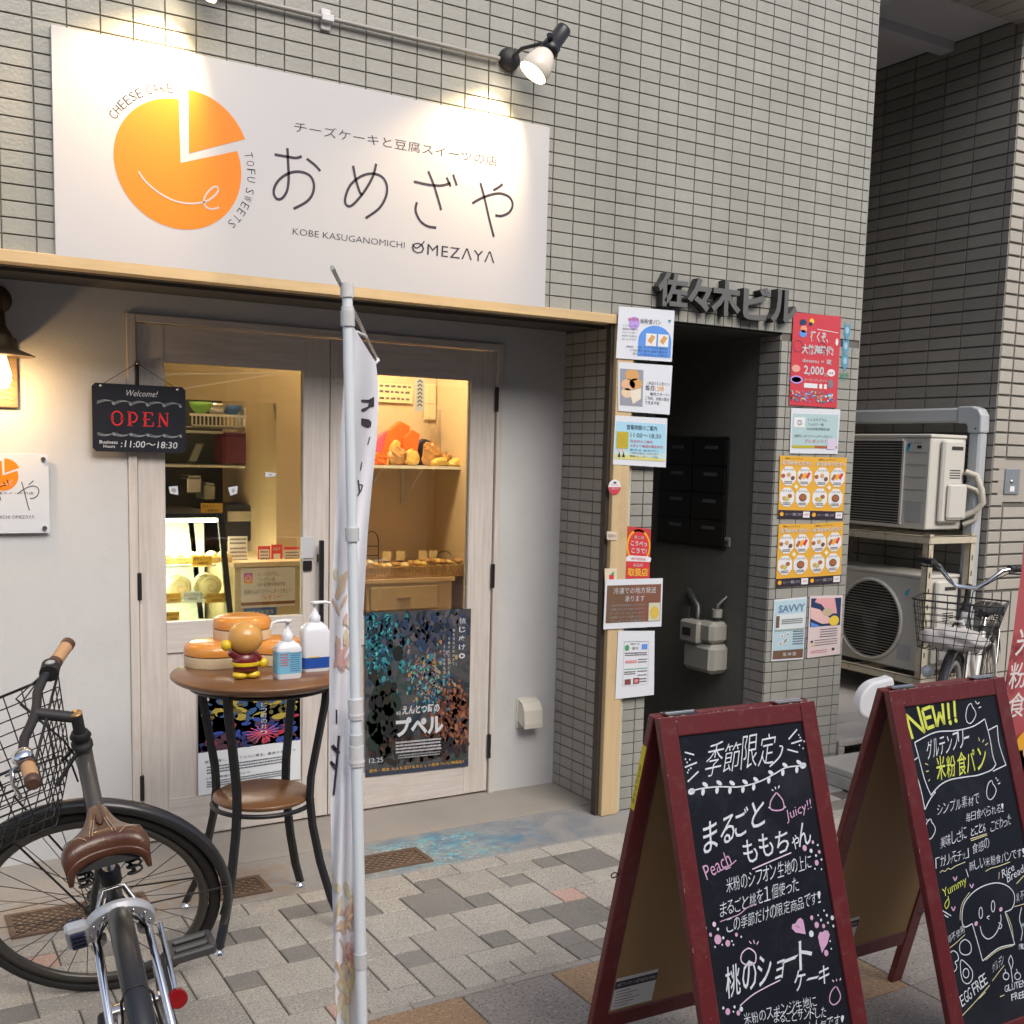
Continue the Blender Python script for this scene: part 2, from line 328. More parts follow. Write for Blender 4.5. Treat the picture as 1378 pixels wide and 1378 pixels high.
for (i, j, w, h, c) in known:
    if fits(i, j, w, h):
        for a in range(w):
            for d in range(h): cells[i+a, j+d] = 1
        pv.append((i, j, w, h, c))
for j in range(0, 8):
    for i in range(-30, 52):
        if (i, j) in cells: continue
        ops = [(2, 2), (2, 1), (1, 2), (1, 1), (1, 1)]; rnd.shuffle(ops)
        for w, h in ops:
            if fits(i, j, w, h):
                for a in range(w):
                    for d in range(h): cells[i+a, j+d] = 1
                c = 'D' if rnd.random() < (0.55 if w*h == 1 else 0.16 if w*h == 4 else 0.04) else ('P' if w*h == 1 and rnd.random() < 0.08 else 'L')
                pv.append((i, j, w, h, c)); break
pm = {}
far = B()
def paver(i, j, w, h, c, hh=None, y0=None):
    key = (w, h, c, hh)
    W = w*0.1-0.005; H = (h*0.1 if hh is None else hh)-0.005
    if key not in pm:
        bb = B(); bb.box(0, W, 0, H, -0.02, 0.0, ch=0.0025); me = bpy.data.meshes.new('paver'); me.from_pydata(bb.v, [], bb.f); me.materials.append({'L': L_, 'D': D_, 'P': P_}[c]); pm[key] = me
    x = 0.97+0.1*i+0.0025; y = (2.715+0.1*j if y0 is None else y0)+0.0025
    return inst('paver', pm[key], (x, y, rnd.uniform(-0.0012, 0.0012)), pav, rot=(rnd.uniform(-.004, .004), rnd.uniform(-.004, .004), 0))
allp = [(abs(0.97+0.1*p[0]-1.9), p) for p in pv]; allp.sort(key=lambda t: t[0])
for n_, (d_, p) in enumerate(allp[:262]): paver(*p)
restL, restD = B(), B()
for d_, (i, j, w, h, c) in allp[262:]:
    x = 0.97+0.1*i+0.0025; y = 2.715+0.1*j+0.0025; (restD if c == 'D' else restL).box(x, x+w*0.1-0.005, y, y+h*0.1-0.005, -0.02, 0.0005, ch=0.0025)
restL.out('pavers', L_, pav, kind='stuff'); restD.out('dark_pavers', D_, pav, kind='stuff')
for i in range(-9, 28, 2): paver(i, 0, 2, 1, 'L', hh=0.095, y0=3.517)
# granite border strip and big slabs
M_STRIP = speckle('border_granite', (0.36, 0.33, 0.29), (0.18, 0.16, 0.14))
for k in range(-6, 20):
    bb = B(); x = 1.435+0.305*k; bb.box(x-0.15, x+0.153, 2.683, 2.712, -0.022, 0.0006, ch=0.002); bb.out('border_stone', M_STRIP, pav)
b = B(); b.box(-6, 9, -5.0, 2.679, -0.028, -0.006); slabs = b.out('plaza_paving', MJOINT, kind='structure')
SG = speckle('grey_slab_granite', (0.27, 0.245, 0.22), (0.10, 0.09, 0.08), scale=120, rough=0.75, amt=.8); ST = speckle('tan_slab_granite', (0.33, 0.22, 0.13), (0.16, 0.11, 0.08), scale=120, rough=0.75, amt=.85)
sm = {}
for cc, mm in (('g', SG), ('t', ST)):
    bb = B(); bb.box(0, 0.301, -0.284, 0, -0.02, 0, ch=0.0015); me = bpy.data.meshes.new('slab'); me.from_pydata(bb.v, [], bb.f); me.materials.append(mm); sm[cc] = me
for j in range(0, 9):
    for i in range(-4, 12):
        c = 't' if (i in (0,) and j == 0) or (i in (2,) and j == 0) or (i > 2 and rnd.random() < 0.12) or (i < 0 and rnd.random() < 0.5) else 'g'
        inst('slab', sm[c], (1.437+0.305*(i-1)+0.0, 2.679-0.288*j, rnd.uniform(-0.0008, 0.0008)), slabs)
restS = B()
for j in range(9, 26):
    for i in range(-14, 16): x = 1.437+0.305*(i-1); y = 2.679-0.288*j; restS.box(x, x+.301, y-.284, y, -.02, 0)
restS.out('far_slabs', SG, slabs, kind='stuff')
# concrete apron and shop floor
M_CONC = mat('worn_concrete', (0.30, 0.28, 0.25), 0.7, var=0.16, vscale=4, bump=0.4, bscale=80, dirt=(1.6, 0.55, (0.40, 0.31, 0.22)))
M_APR = mat('painted_concrete', (0.29, 0.285, 0.27), 0.6, var=0.14, vscale=5, bump=0.5, bscale=70)
nt = M_APR.node_tree; n = nt.nodes; l = nt.links; bs = n['Principled BSDF']; prev = bs.inputs['Base Color'].links[0].from_socket; tc = [x for x in n if x.type == 'TEX_COORD'][0]
# worn blue paint left by an old job, around x 1.85 .. 2.6
sx = n.new('ShaderNodeSeparateXYZ'); l.new(tc.outputs['Object'], sx.inputs[0])
def mathn(op, a, b_=None, cl=False):
    m_ = n.new('ShaderNodeMath'); m_.operation = op; m_.use_clamp = cl
    for q, s_ in enumerate((a, b_)):
        if s_ is None: continue
        if isinstance(s_, (int, float)): m_.inputs[q].default_value = s_
        else: l.new(s_, m_.inputs[q])
    return m_.outputs[0]
def paint(prev, x0, x1, y0, y1, scale, lo, hi, colr, soft=0.10, stretch=(1, 1, 1)):
    ax = mathn('MULTIPLY', mathn('SUBTRACT', sx.outputs[0], x0), 1/soft, True); bx = mathn('MULTIPLY', mathn('SUBTRACT', x1, sx.outputs[0]), 1/soft, True)
    ay = mathn('MULTIPLY', mathn('SUBTRACT', sx.outputs[1], y0), 1/0.05, True); by = mathn('MULTIPLY', mathn('SUBTRACT', y1, sx.outputs[1]), 1/0.05, True)
    msk = mathn('MULTIPLY', mathn('MULTIPLY', ax, bx), mathn('MULTIPLY', ay, by))
    mp = n.new('ShaderNodeMapping'); mp.inputs['Scale'].default_value = stretch; l.new(tc.outputs['Object'], mp.inputs[0])
    nz = n.new('ShaderNodeTexNoise'); nz.inputs['Scale'].default_value = scale; nz.inputs['Detail'].default_value = 9; nz.inputs['Roughness'].default_value = 0.7; nz.inputs['Distortion'].default_value = 1.2; l.new(mp.outputs[0], nz.inputs['Vector'])
    f = mathn('MULTIPLY', mathn('MULTIPLY', mathn('SUBTRACT', nz.outputs['Fac'], lo), 1/(hi-lo), True), msk)
    mx = n.new('ShaderNodeMix'); mx.data_type = 'RGBA'; l.new(f, mx.inputs['Factor']); l.new(prev, mx.inputs[6]); mx.inputs[7].default_value = (*colr, 1); return mx.outputs[2]
prev = paint(prev, 1.3, 2.75, 3.60, 3.99, 5, 0.42, 0.62, (0.16, 0.19, 0.22), 0.25)
prev = paint(prev, 1.6, 2.45, 3.60, 3.98, 9, 0.46, 0.66, (0.075, 0.20, 0.31), 0.2)
prev = paint(prev, 1.55, 2.25, 3.60, 3.95, 22, 0.50, 0.61, (0.12, 0.45, 0.52), 0.2, (1, 2, 1))
prev = paint(prev, 1.4, 2.2, 3.60, 3.92, 34, 0.56, 0.62, (0.62, 0.62, 0.50), 0.2, (1, 2.5, 1))
prev = paint(prev, 0.2, 1.5, 3.55, 3.98, 7, 0.46, 0.66, (0.30, 0.22, 0.15), 0.2)
l.new(prev, bs.inputs['Base Color'])
b = B(); b.box(-6, 4.6, 3.617, 3.972, -0.028, 0.0, ch=0.002); b.out('concrete_apron', M_APR, kind='structure')
b = B(); b.box(-6, 2.795, 3.976, 4.40, -0.028, 0.002, ch=0.002); b.out('entrance_floor', M_CONC, kind='structure'); b = B(); b.box(2.80, 4.16, 3.98, 8.0, -0.028, 0.002); b.out('passage_floor', mat('passage_shade_floor', (.02, .019, .017), .8, var=.2), kind='structure')  # passage part split off; its shade is put into the dark colour
# two drain covers
M_RUST = mat('rusty_iron', (0.16, 0.105, 0.07), 0.7, metal=0.3, var=0.35, vscale=14, bump=0.5, bscale=90)
M_RUST2 = mat('worn_iron', (0.30, 0.24, 0.17), 0.6, metal=0.3, var=0.35, vscale=14)
def drain(x0, x1, y0, y1, lab):
    t = thing('drain_cover', ((x0+x1)/2, (y0+y1)/2, 0), lab, 'drain cover', 'iron drain covers in the apron')
    b = B(); b.box(x0+.018, x1-.018, y0+.018, y1-.018, 0.0, 0.002); b.out('plate', M_RUST2, t)
    b = B(); b.box(x0, x1, y0, y0+.018, 0, .007); b.box(x0, x1, y1-.018, y1, 0, .007); b.box(x0, x0+.018, y0+.018, y1-.018, 0, .007); b.box(x1-.018, x1, y0+.018, y1-.018, 0, .007); b.out('rim', M_RUST, t)
    b = B(); W = x1-x0-.036; H = y1-y0-.036; X = x0+.018; Y = y0+.018; k = -H
    def seg(ax, ay, bx, by):
        d = Vector((bx-ax, by-ay, 0)); nn = Vector((-d.y, d.x, 0)).normalized()*.0028
        b.add([(ax-nn.x, ay-nn.y, .0061), (bx-nn.x, by-nn.y, .0061), (bx+nn.x, by+nn.y, .0061), (ax+nn.x, ay+nn.y, .0061)], [(0, 1, 2, 3)])
        b.add([(ax-nn.x, ay-nn.y, .002), (bx-nn.x, by-nn.y, .002), (bx-nn.x, by-nn.y, .0061), (ax-nn.x, ay-nn.y, .0061)], [(0, 1, 2, 3)])
    while k < W:
        for sgn in (1, -1):
            xa, xb = k, k+H; ya, yb = (0, H) if sgn == 1 else (H, 0)
            ca, cb = max(xa, 0), min(xb, W)
            if cb > ca: seg(X+ca, Y+ya+(yb-ya)*(ca-xa)/H, X+cb, Y+ya+(yb-ya)*(cb-xa)/H)
        k += 0.033
    b.out('lattice', M_RUST, t)
drain(1.52, 1.83, 3.665, 3.825, 'rusty lattice drain cover beside the blue paint stains')
drain(0.98, 1.20, 3.665, 3.825, 'rusty lattice drain cover right of the bicycle, between the round table legs')
drain(0.36, 0.80, 3.665, 3.86, 'wide lattice drain cover seen through the spokes of the near bicycle')
# ------------------------------------------------------------------ tiled building
bld = thing('tiled_building', (2.5, F, 0), 'grey glazed tile building carrying the white shop sign and raised metal letters', 'building')
core = B()
core.box(-3.5, XR-.006, F+.006, 4.45, 2.14, 7.0); core.box(-3.5, XR-.006, 4.45, 8.2, 2.6, 7.0)                      # upper wall
core.box(2.796, 2.9405, F+.006, S+0.3, 0.0, 2.1395)                     # pier between shop and entrance
core.box(3.651, XR-.006, F+.006, 8.2, 0.0, 2.1395)                       # right pier
core.box(-3.5, -1.2, F+.5, 8.2, 0, 2.1395); core.box(2.80, 3.66, 8.0, 8.2, 0, 2.1395)
core.out('wall', M_GROUT, bld)
# lining of the shop recess ceiling
tl = []
Z0 = 2.137
ks = [k for k in range(-20, 37)]
edges = {k: grid_x(k) for k in range(-20, 38)}; edges[37] = 4.158
for r in range(0, 96):
    z = Z0+0.05*r
    for k in ks:
        x0, x1 = edges[k], edges[k+1]
        if k == 36: x1 = XR
        tl.append((x0, x1, z, 0.05))
for r in range(0, 42):
    z = 0.004+0.05*r
    if z < 2.135:
        h = min(0.05, 2.135-z)
        tl.append((2.8215, 2.889, z, h)); tl.append((2.889, 2.9415, z, h)); tl.append((3.645, 3.6905, z, h))
        for q in range(4): tl.append((3.6905+0.1035*q, 3.6905+0.1035*(q+1), z, h))
        tl.append((4.1045, XR, z, h))
tl = [t for t in tl if not (t[2] < 2.15 and t[2] > 2.13 and 2.94 < (t[0]+t[1])/2 < 3.645)]
for q in range(14): x = 2.9415+0.0504*q; tl.append((x, min(x+.0504, 3.645), 2.137, 0.05))
def score(t):
    x = (t[0]+t[1])/2; z = t[2]+.025; d = np.array([x, F, z])-CAMP; dep = d@_f; u = CX+FPX*(d@RIGHT)/dep; v = CY-FPX*(d@UP)/dep
    if not (0 <= u < 1378 and 0 <= v < 1378): return 0
    if 0.53 < x < 2.28 and 2.13 < z < 2.83: return 0
    return (t[1]-t[0])*t[3]*abs(d[1])/(dep**3)
tl.sort(key=score, reverse=True)
tmesh = {}
G = 0.0040
field = B()
for n_, (x0, x1, z, h) in enumerate(tl):
    w = round(x1-x0-G, 4); hh = round(h-G, 4)
    if n_ < 296:
        key = (w, hh)
        if key not in tmesh:
            bb = tile_mesh('tile', w, hh, 0.006, 0.0012, M_TILE); me = bpy.data.meshes.new('tile'); me.from_pydata(bb.v, [], bb.f); me.materials.append(M_TILE); tmesh[key] = me
        inst('tile', tmesh[key], (x0+G/2, F+.006, z+G/2), bld)
    else:
        bb = tile_mesh('t', w, hh, 0.006+rnd.uniform(-.0002, .0002), 0.0012, M_TILE); field.add([(a+x0+G/2, b_+F+.006, c+z+G/2) for a, b_, c in bb.v], bb.f)
field.out('facade_tiles', M_TILE, bld, kind='stuff')
def tilewall(par, name, m, mg, pts, axis, w, h, run, zr, g, d=0.006, cap=290, org=None, indiv=0):
    """tiles on a wall: axis 'x' = wall facing -x or +x at x=pts; run=(y0,y1); zr=(z0,z1)"""
    b = B(); cnt = 0; shared = {}
    z = zr[0]; row = 0
    while z < zr[1]-.01:
        hh = min(h, zr[1]-z)
        y = run[0]
        while y < run[1]-.008:
            ww = min(w, run[1]-y); sgn = axis[1]; X = pts
            a0, a1, c0, c1 = y+g/2, y+ww-g/2, z+g/2, z+hh-g/2; e = .0012; dd = d*sgn
            V = [(X, a0, c0), (X, a1, c0), (X, a1, c1), (X, a0, c1), (X+dd, a0+e, c0+e), (X+dd, a1-e, c0+e), (X+dd, a1-e, c1-e), (X+dd, a0+e, c1-e)]
            Fs = [(0, 1, 5, 4), (1, 2, 6, 5), (2, 3, 7, 6), (3, 0, 4, 7), (4, 5, 6, 7)]
            if axis[0] == 'y': V = [(p[1], p[0], p[2]) for p in V]
            if cnt < indiv:
                key = (round(a1-a0, 3), round(c1-c0, 3))
                o0 = Vector(V[0])
                if key not in shared:
                    me = bpy.data.meshes.new('tile'); me.from_pydata([Vector(q)-o0 for q in V], [], Fs); me.materials.append(m); shared[key] = me
                inst('tile', shared[key], o0, par); cnt += 1
            else: b.add(V, Fs)
            y += w
        z += h; row += 1
    if b.v: b.out(name, m, par, kind='stuff')
# recess side wall (faces left), corridor reveals (face left)
rp = thing('recess_wall', (2.79, 4.1, 0), 'brownish tiled side wall of the shop recess beside the timber post', 'wall')
b = B(); b.box(2.790, 2.7955, F+.02, S+.3, 0.002, 2.1); b.out('grout_bed', M_GROUT, rp)
tilewall(rp, 'wall_tiles', M_TILE_BR, M_GROUT, 2.790, ('x', -1), 0.1, 0.05, (F+.03, S+.01), (0.004, 2.104), G, indiv=240)
rv = thing('entrance_wall', (3.65, 4.2, 0), 'tiled right side wall of the dark entrance passage with a stepped edge', 'wall')
b = B(); b.box(3.65, 3.6505, F+.01, F+.15, 0.002, 2.13); b.box(3.662, 3.70, F+.15, 4.145, 0.002, 2.13); b.out('grout_bed', M_GROUT, rv)
tilewall(rv, 'outer_tiles', M_TILE_BR, M_GROUT, 3.650, ('x', -1), 0.1, 0.05, (F+.004, F+.142), (0.004, 2.13), G, indiv=84)
tilewall(rv, 'inner_tiles', M_TILE_BR, M_GROUT, 3.662, ('x', -1), 0.1, 0.05, (F+.155, 4.14), (0.004, 2.13), G, indiv=200)
b = B(); b.box(3.70, 3.72, 4.146, 8.0, 0.002, 2.126); b.out('inner_wall', mat('passage_shade_wall', (0.008, 0.0075, 0.007), 0.95, var=.1, spec=0.0), rv)  # shade of the passage painted in as a near-black wall colour
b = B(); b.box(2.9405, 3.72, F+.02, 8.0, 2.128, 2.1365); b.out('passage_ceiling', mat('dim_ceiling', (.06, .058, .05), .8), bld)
# far right pier outer reveal
# ------------------------------------------------------------------ neighbour building with big brown tiles
nb = thing('neighbour_building', (6.5, 4.0, 0), 'brown long tile building across the narrow alley on the right', 'building')
YN = 4.045
b = B(); b.box(XD+.008, 12, YN+.008, 9.0, 0, 7.0); b.out('wall', M_GROUT, nb)
TP, TW = 0.0697, 0.2246
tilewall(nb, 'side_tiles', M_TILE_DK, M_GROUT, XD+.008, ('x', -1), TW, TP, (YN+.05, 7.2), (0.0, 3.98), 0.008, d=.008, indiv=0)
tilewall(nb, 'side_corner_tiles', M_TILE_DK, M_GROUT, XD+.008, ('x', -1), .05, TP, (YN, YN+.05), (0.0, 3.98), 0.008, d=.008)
b = B()
# front face, running bond pieces proud of the joints; lowest band is upright tiles
z = 0.84; row = 0
shared = {}; cnt = 0
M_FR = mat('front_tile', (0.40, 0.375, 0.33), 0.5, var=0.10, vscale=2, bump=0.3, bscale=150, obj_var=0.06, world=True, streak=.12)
while z < 6.9:
    x = XD; first = True
    while x < 8.0:
        w = 0.118 if first else 0.2246
        if z > 4.0 and not first: w = .2246
        key = w
        if key not in shared:
            bb = tile_mesh('tile', w-.012, TP-.012, .010, .003, M_FR); me = bpy.data.meshes.new('tile'); me.from_pydata(bb.v, [], bb.f); me.materials.append(M_FR); shared[key] = me
        if x < 6.2 and 0.8 < z < 3.6 and cnt < 200 and not (1.32 < z < 1.56 and 5.55 < x+.05 < 5.80): inst('tile', shared[key], (x+.006, YN+.008, z+.006), nb); cnt += 1
        elif not (1.32 < z < 1.56 and 5.55 < x+.05 < 5.80): b.add([(a+x+.006, c+YN+.008, d+z+.006) for a, c, d in tile_mesh('t', w-.012, TP-.012, .010, .003, M_FR).v], tile_mesh('t', .1, .1, .01, .003, M_FR).f)
        x += w; first = False
    z += TP; row += 1
x = XD
while x < 8:
    for zz in (0.60, 0.36, 0.12): b.box(x+.004, x+.076, YN-.001, YN+.008, zz, zz+.23)
    x += .085
b.out('front_tiles', M_FR, nb, kind='stuff')
# overhang bridging the alley
M_SOF = mat('painted_soffit', (0.55, 0.55, 0.56), 0.7, var=0.05, vscale=2)
oh = thing('alley_overhang', (4.8, 4.2, 3.98), 'grey concrete slab and tiled beam bridging the top of the alley', 'overhang')
b = B(); b.box(XR-.01, XD+.008, 4.101, 4.16, 3.98, 4.3); b.box(4.74, XD+.008, 4.161, 4.50, 3.98, 4.3); b.box(XR-.01, XD+.008, 4.501, 4.60, 3.93, 4.3); b.box(XR-.01, XD+.008, 4.601, 9, 3.98, 4.3); b.out('soffit', M_SOF, oh, bevel=.004)
b = B(); b.box(XR, XD+3, YN-.19, 4.10, 3.965, 6.5); b.out('beam', mat('beam_grout', (.12, .115, .1), .8), oh)
b = B(); 
for i in range(0, 28):
    for j in range(0, 9): b.box(XR+.004+i*.1185, XR+.004+i*.1185+.110, YN-.198, YN-.19, 3.968+j*.105, 3.968+j*.105+.097)
    b.box(XR+.004+i*.1185, XR+.004+i*.1185+.110, YN-.186, 4.098, 3.957, 3.965)
b.out('beam_tiles', M_FR, oh, kind='stuff')
pp = thing('soffit_pipe', (4.4, 4.2, 3.9), 'grey drain pipe elbow hanging under the alley soffit', 'pipe')
b = B(); b.tube([(4.10, 4.17, 3.92), (4.50, 4.20, 3.92), (4.58, 4.21, 3.93), (4.63, 4.24, 3.97), (4.64, 4.27, 4.1)], .055, 14); b.out('pipe', mat('grey_pvc', (.55, .56, .58), .45), pp)
b = B(); b.tube([(4.47, 4.198, 3.92), (4.53, 4.203, 3.92)], .064, 14); b.out('collar', MATS['grey_pvc'], pp)
# alley floor and back
b = B(); b.box(XR+.0, XD+.0, 4.14, 9, -0.02, 0.20); b.box(XD, 9, 3.6, 4.05, -.02, .20); b.out('alley_floor', mat('alley_concrete', (0.36, 0.35, 0.33), .75, var=.2, vscale=3, bump=.3), kind='structure')
aw = B(); aw.box(XR-.01, XD+.01, 8.9, 9.0, 0.2, 3.97); aw.out('alley_end_wall', mat('alley_end', (.10, .095, .085), .85, var=.2), label='dark end wall closing the alley behind the outdoor units', cat='wall', loc=(4.8, 8.9, .2))
# side of tiled building along the alley
b = B(); b.box(XR-.008, XR-.001, F+.002, 8.2, 0.0, 7.0); b.out('alley_side', M_TILE_DK, bld)
# ------------------------------------------------------------------ street context behind the camera
ob = thing('opposite_building', (1, -6.5, 0), 'plain building across the arcade street, behind the viewer', 'building')
b = B(); b.box(-14, 16, -9, -6.2, -.03, 7); b.out('wall', mat('opp_wall', (.34, .33, .31), .8, var=.1, vscale=.5), ob)
b = B()
for k in range(-5, 7): b.box(k*2.5+.3, k*2.5+2.2, -6.25, -6.16, .1, 2.6)
b.out('shop_shutter', mat('opp_shutter', (.20, .20, .21), .4), ob)

b = B(); b.box(1.2, 6.5, -6.19, -5.2, 2.75, 2.95); b.box(-9, -1.5, -6.19, -5.4, 2.75, 2.95); b.out('reflection_awning', mat('awning_white', (.75, .75, .74), .6), ob)  # unseen white awnings added to be reflected in the door glass
b = B()
for k in range(-3, 6): b.box(k*2.7+.2, k*2.7+2.3, -6.19, -6.14, 3.3, 4.9)
b.out('window', mat('opp_glass', (.05, .06, .07), .1), ob)
b = B(); [b.box(k*1.9-8, k*1.9-7.2, -6.15, -6.08, .05, 2.5) for k in range(9)]; b.out('doorway', mat('opp_dark', (.03, .03, .035), .3), ob)
# ================================================================== shop front
bm = thing('timber_beam', (0.5, F-.02, 2.11), 'long pale timber beam under the white shop sign', 'beam')
b = B(); b.box(-3.5, 2.815, F-.022, F+.002, 2.100, 2.137); b.out('front_board', M_BEAM, bm, bevel=.002)
b = B(); b.box(-3.5, 2.70, F+.002, F+.055, 2.102, 2.132); b.out('under_board', M_BEAM, bm)
b = B(); b.box(-3.5, 2.70, F+.057, F+.075, 2.10, 2.13); b.box(-3.5, 2.74, F+.12, F+.128, 2.092, 2.105); b.out('shutter_rail', mat('rail_bronze', (.08, .065, .05), .5), bm)
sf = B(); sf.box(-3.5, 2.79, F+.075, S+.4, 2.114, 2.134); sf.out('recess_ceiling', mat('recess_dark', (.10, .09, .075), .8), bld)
ps = thing('timber_post', (2.72, F, 0), 'pale timber post stained at its foot, between shop recess and entrance', 'post')
b = B(); b.box(2.708, 2.792, F-.028, F+.02, 0.002, 2.099, ch=.002); b.out('board', M_POST, ps)
b = B(); b.box(2.794, 2.818, F-.006, F+.02, 0.002, 2.10); b.out('edge_strip', mat('cream_strip', (.50, .49, .42), .5, var=.15, dirt=(6, .5, (.3, .25, .18))), ps)
b = B(); b.box(2.690, 2.7055, F-.004, F+.03, 0.002, 2.10); b.out('shutter_track', mat('track_brown', (.04, .03, .022), .5), ps)
# white wall with the door opening
DX0, DX1, DZ = 0.858, 2.352, 2.02
D0 = oy(182.6, 434, S); D1 = oy(668.4, 475.1, S)
DX0 = D0[0]-.036; DX1 = D1[0]+.030; DZ = (D0[2]+D1[2])/2+.036
ww = thing('plaster_wall', (0.4, S, 0), 'white plaster wall around the double shop door', 'wall')
b = B(); b.box(-3.5, DX0, S, S+.12, .002, 2.113); b.box(DX1, 2.7895, S, S+.12, .002, 2.113); b.box(DX0, DX1, S, S+.12, DZ, 2.113); b.out('plaster', M_PLASTER, ww)
dr = thing('double_door', ((DX0+DX1)/2, S, 0), 'whitewashed oak double door with tall glass panes and a black pull handle', 'door')
b = B(); b.box(DX0+.001, D0[0]-.003, S-.012, S+.09, .002, DZ-.001); b.out('jamb', M_DOORV, dr, bevel=.002)
b = B(); b.box(D1[0]+.003, DX1-.001, S-.012, S+.09, .002, DZ-.001); b.out('jamb', M_DOORV, dr, bevel=.002)
b = B(); b.box(D0[0]-.002, D1[0]+.002, S-.012, S+.09, D0[2]+.003, DZ-.001); b.out('head', M_DOORH, dr, bevel=.002)
GL = glass('door_glass', (.92, .95, .93), 3.0)
XM = oy(445, 460, S)[0]
def leaf(x0, x1, gx0, gx1, gz0, gz1, mid):
    lf = B(); lf.box(x0, x1, S+.045, S+.0461, .02, .021); 
    L = B(); L.box(x0, gx0, S+.002, S+.040, .012, D0[2]-.002, ch=.0015); root = L.out('door_leaf', M_DOORV, dr)
    L = B(); L.box(gx1, x1, S+.002, S+.040, .012, D0[2]-.002, ch=.0015); L.out('stile', M_DOORV, root)
    L = B(); L.box(gx0+.0005, gx1-.0005, S+.003, S+.039, gz1, D0[2]-.002); L.out('top_rail', M_DOORH, root)
    L = B(); L.box(gx0+.0005, gx1-.0005, S+.003, S+.039, mid, gz0); L.out('middle_rail', M_DOORH, root)
    L = B(); L.box(gx0+.0005, gx1-.0005, S+.003, S+.039, .012, .17); L.out('bottom_rail', M_DOORH, root)
    L = B(); L.box(gx0+.0005, gx1-.0005, S+.012, S+.030, .17, mid); L.out('lower_panel', M_DOORV, root)
    L = B(); L.box(gx0, gx1, S+.018, S+.024, gz0, gz1); L.out('pane', GL, root)
    return root
gA = oy(221, 487, S); gB = oy(409, 500, S); gC = oy(223, 838, S)
l1 = leaf(D0[0]+.001, XM-.002, gA[0], gB[0], gC[2], gA[2], gC[2]-.12)
gD = oy(635, 512, S); gE = oy(632, 822, S)
l2 = leaf(XM+.002, D1[0]-.001, XM+.105, gD[0], gE[2], gD[2], gE[2]-.12)
def hinges(par, x, ps_):
    for (u0, v0), (u1, v1) in ps_:
        a = oy(u0, v0, S-.01)[2]; c = oy(u1, v1, S-.01)[2]; b = B(); b.box(x-.008, x+.008, S-.016, S-.002, c, a, ch=.002); b.out('hinge', M_BLACK, par)
hinges(dr, D1[0]+.001, [((669, 521), (669, 554)), ((664, 759), (664, 791)), ((658, 988), (658, 1020))])
hinges(dr, D0[0]-.001, [((184, 487), (184, 530)), ((186, 771), (186, 808)), ((188, 1044), (188, 1078))])
h0 = oy(432, 727, S-.03); h1 = oy(434, 830, S-.03)
b = B(); b.box(h0[0]-.009, h0[0]+.009, S-.045, S-.027, h1[2]-.12, h0[2], ch=.002); b.box(h0[0]-.006, h0[0]+.006, S-.028, S+.003, h0[2]-.09, h0[2]-.06); b.box(h0[0]-.006, h0[0]+.006, S-.028, S+.003, h1[2]-.08, h1[2]-.05); b.out('handle', M_BLACK, dr)
b = B(); b.box(h0[0]-.075, h0[0]-.02, S-.004, S+.002, h0[2]-.075, h0[2]+.012); b.out('lock_plate', mat('lock_white', (.5, .52, .55), .3), dr)
b = B(); b.box(h0[0]-.068, h0[0]-.03, S-.008, S-.004, h0[2]-.125, h0[2]-.085); b.out('thumb_turn', M_BLACK, dr)
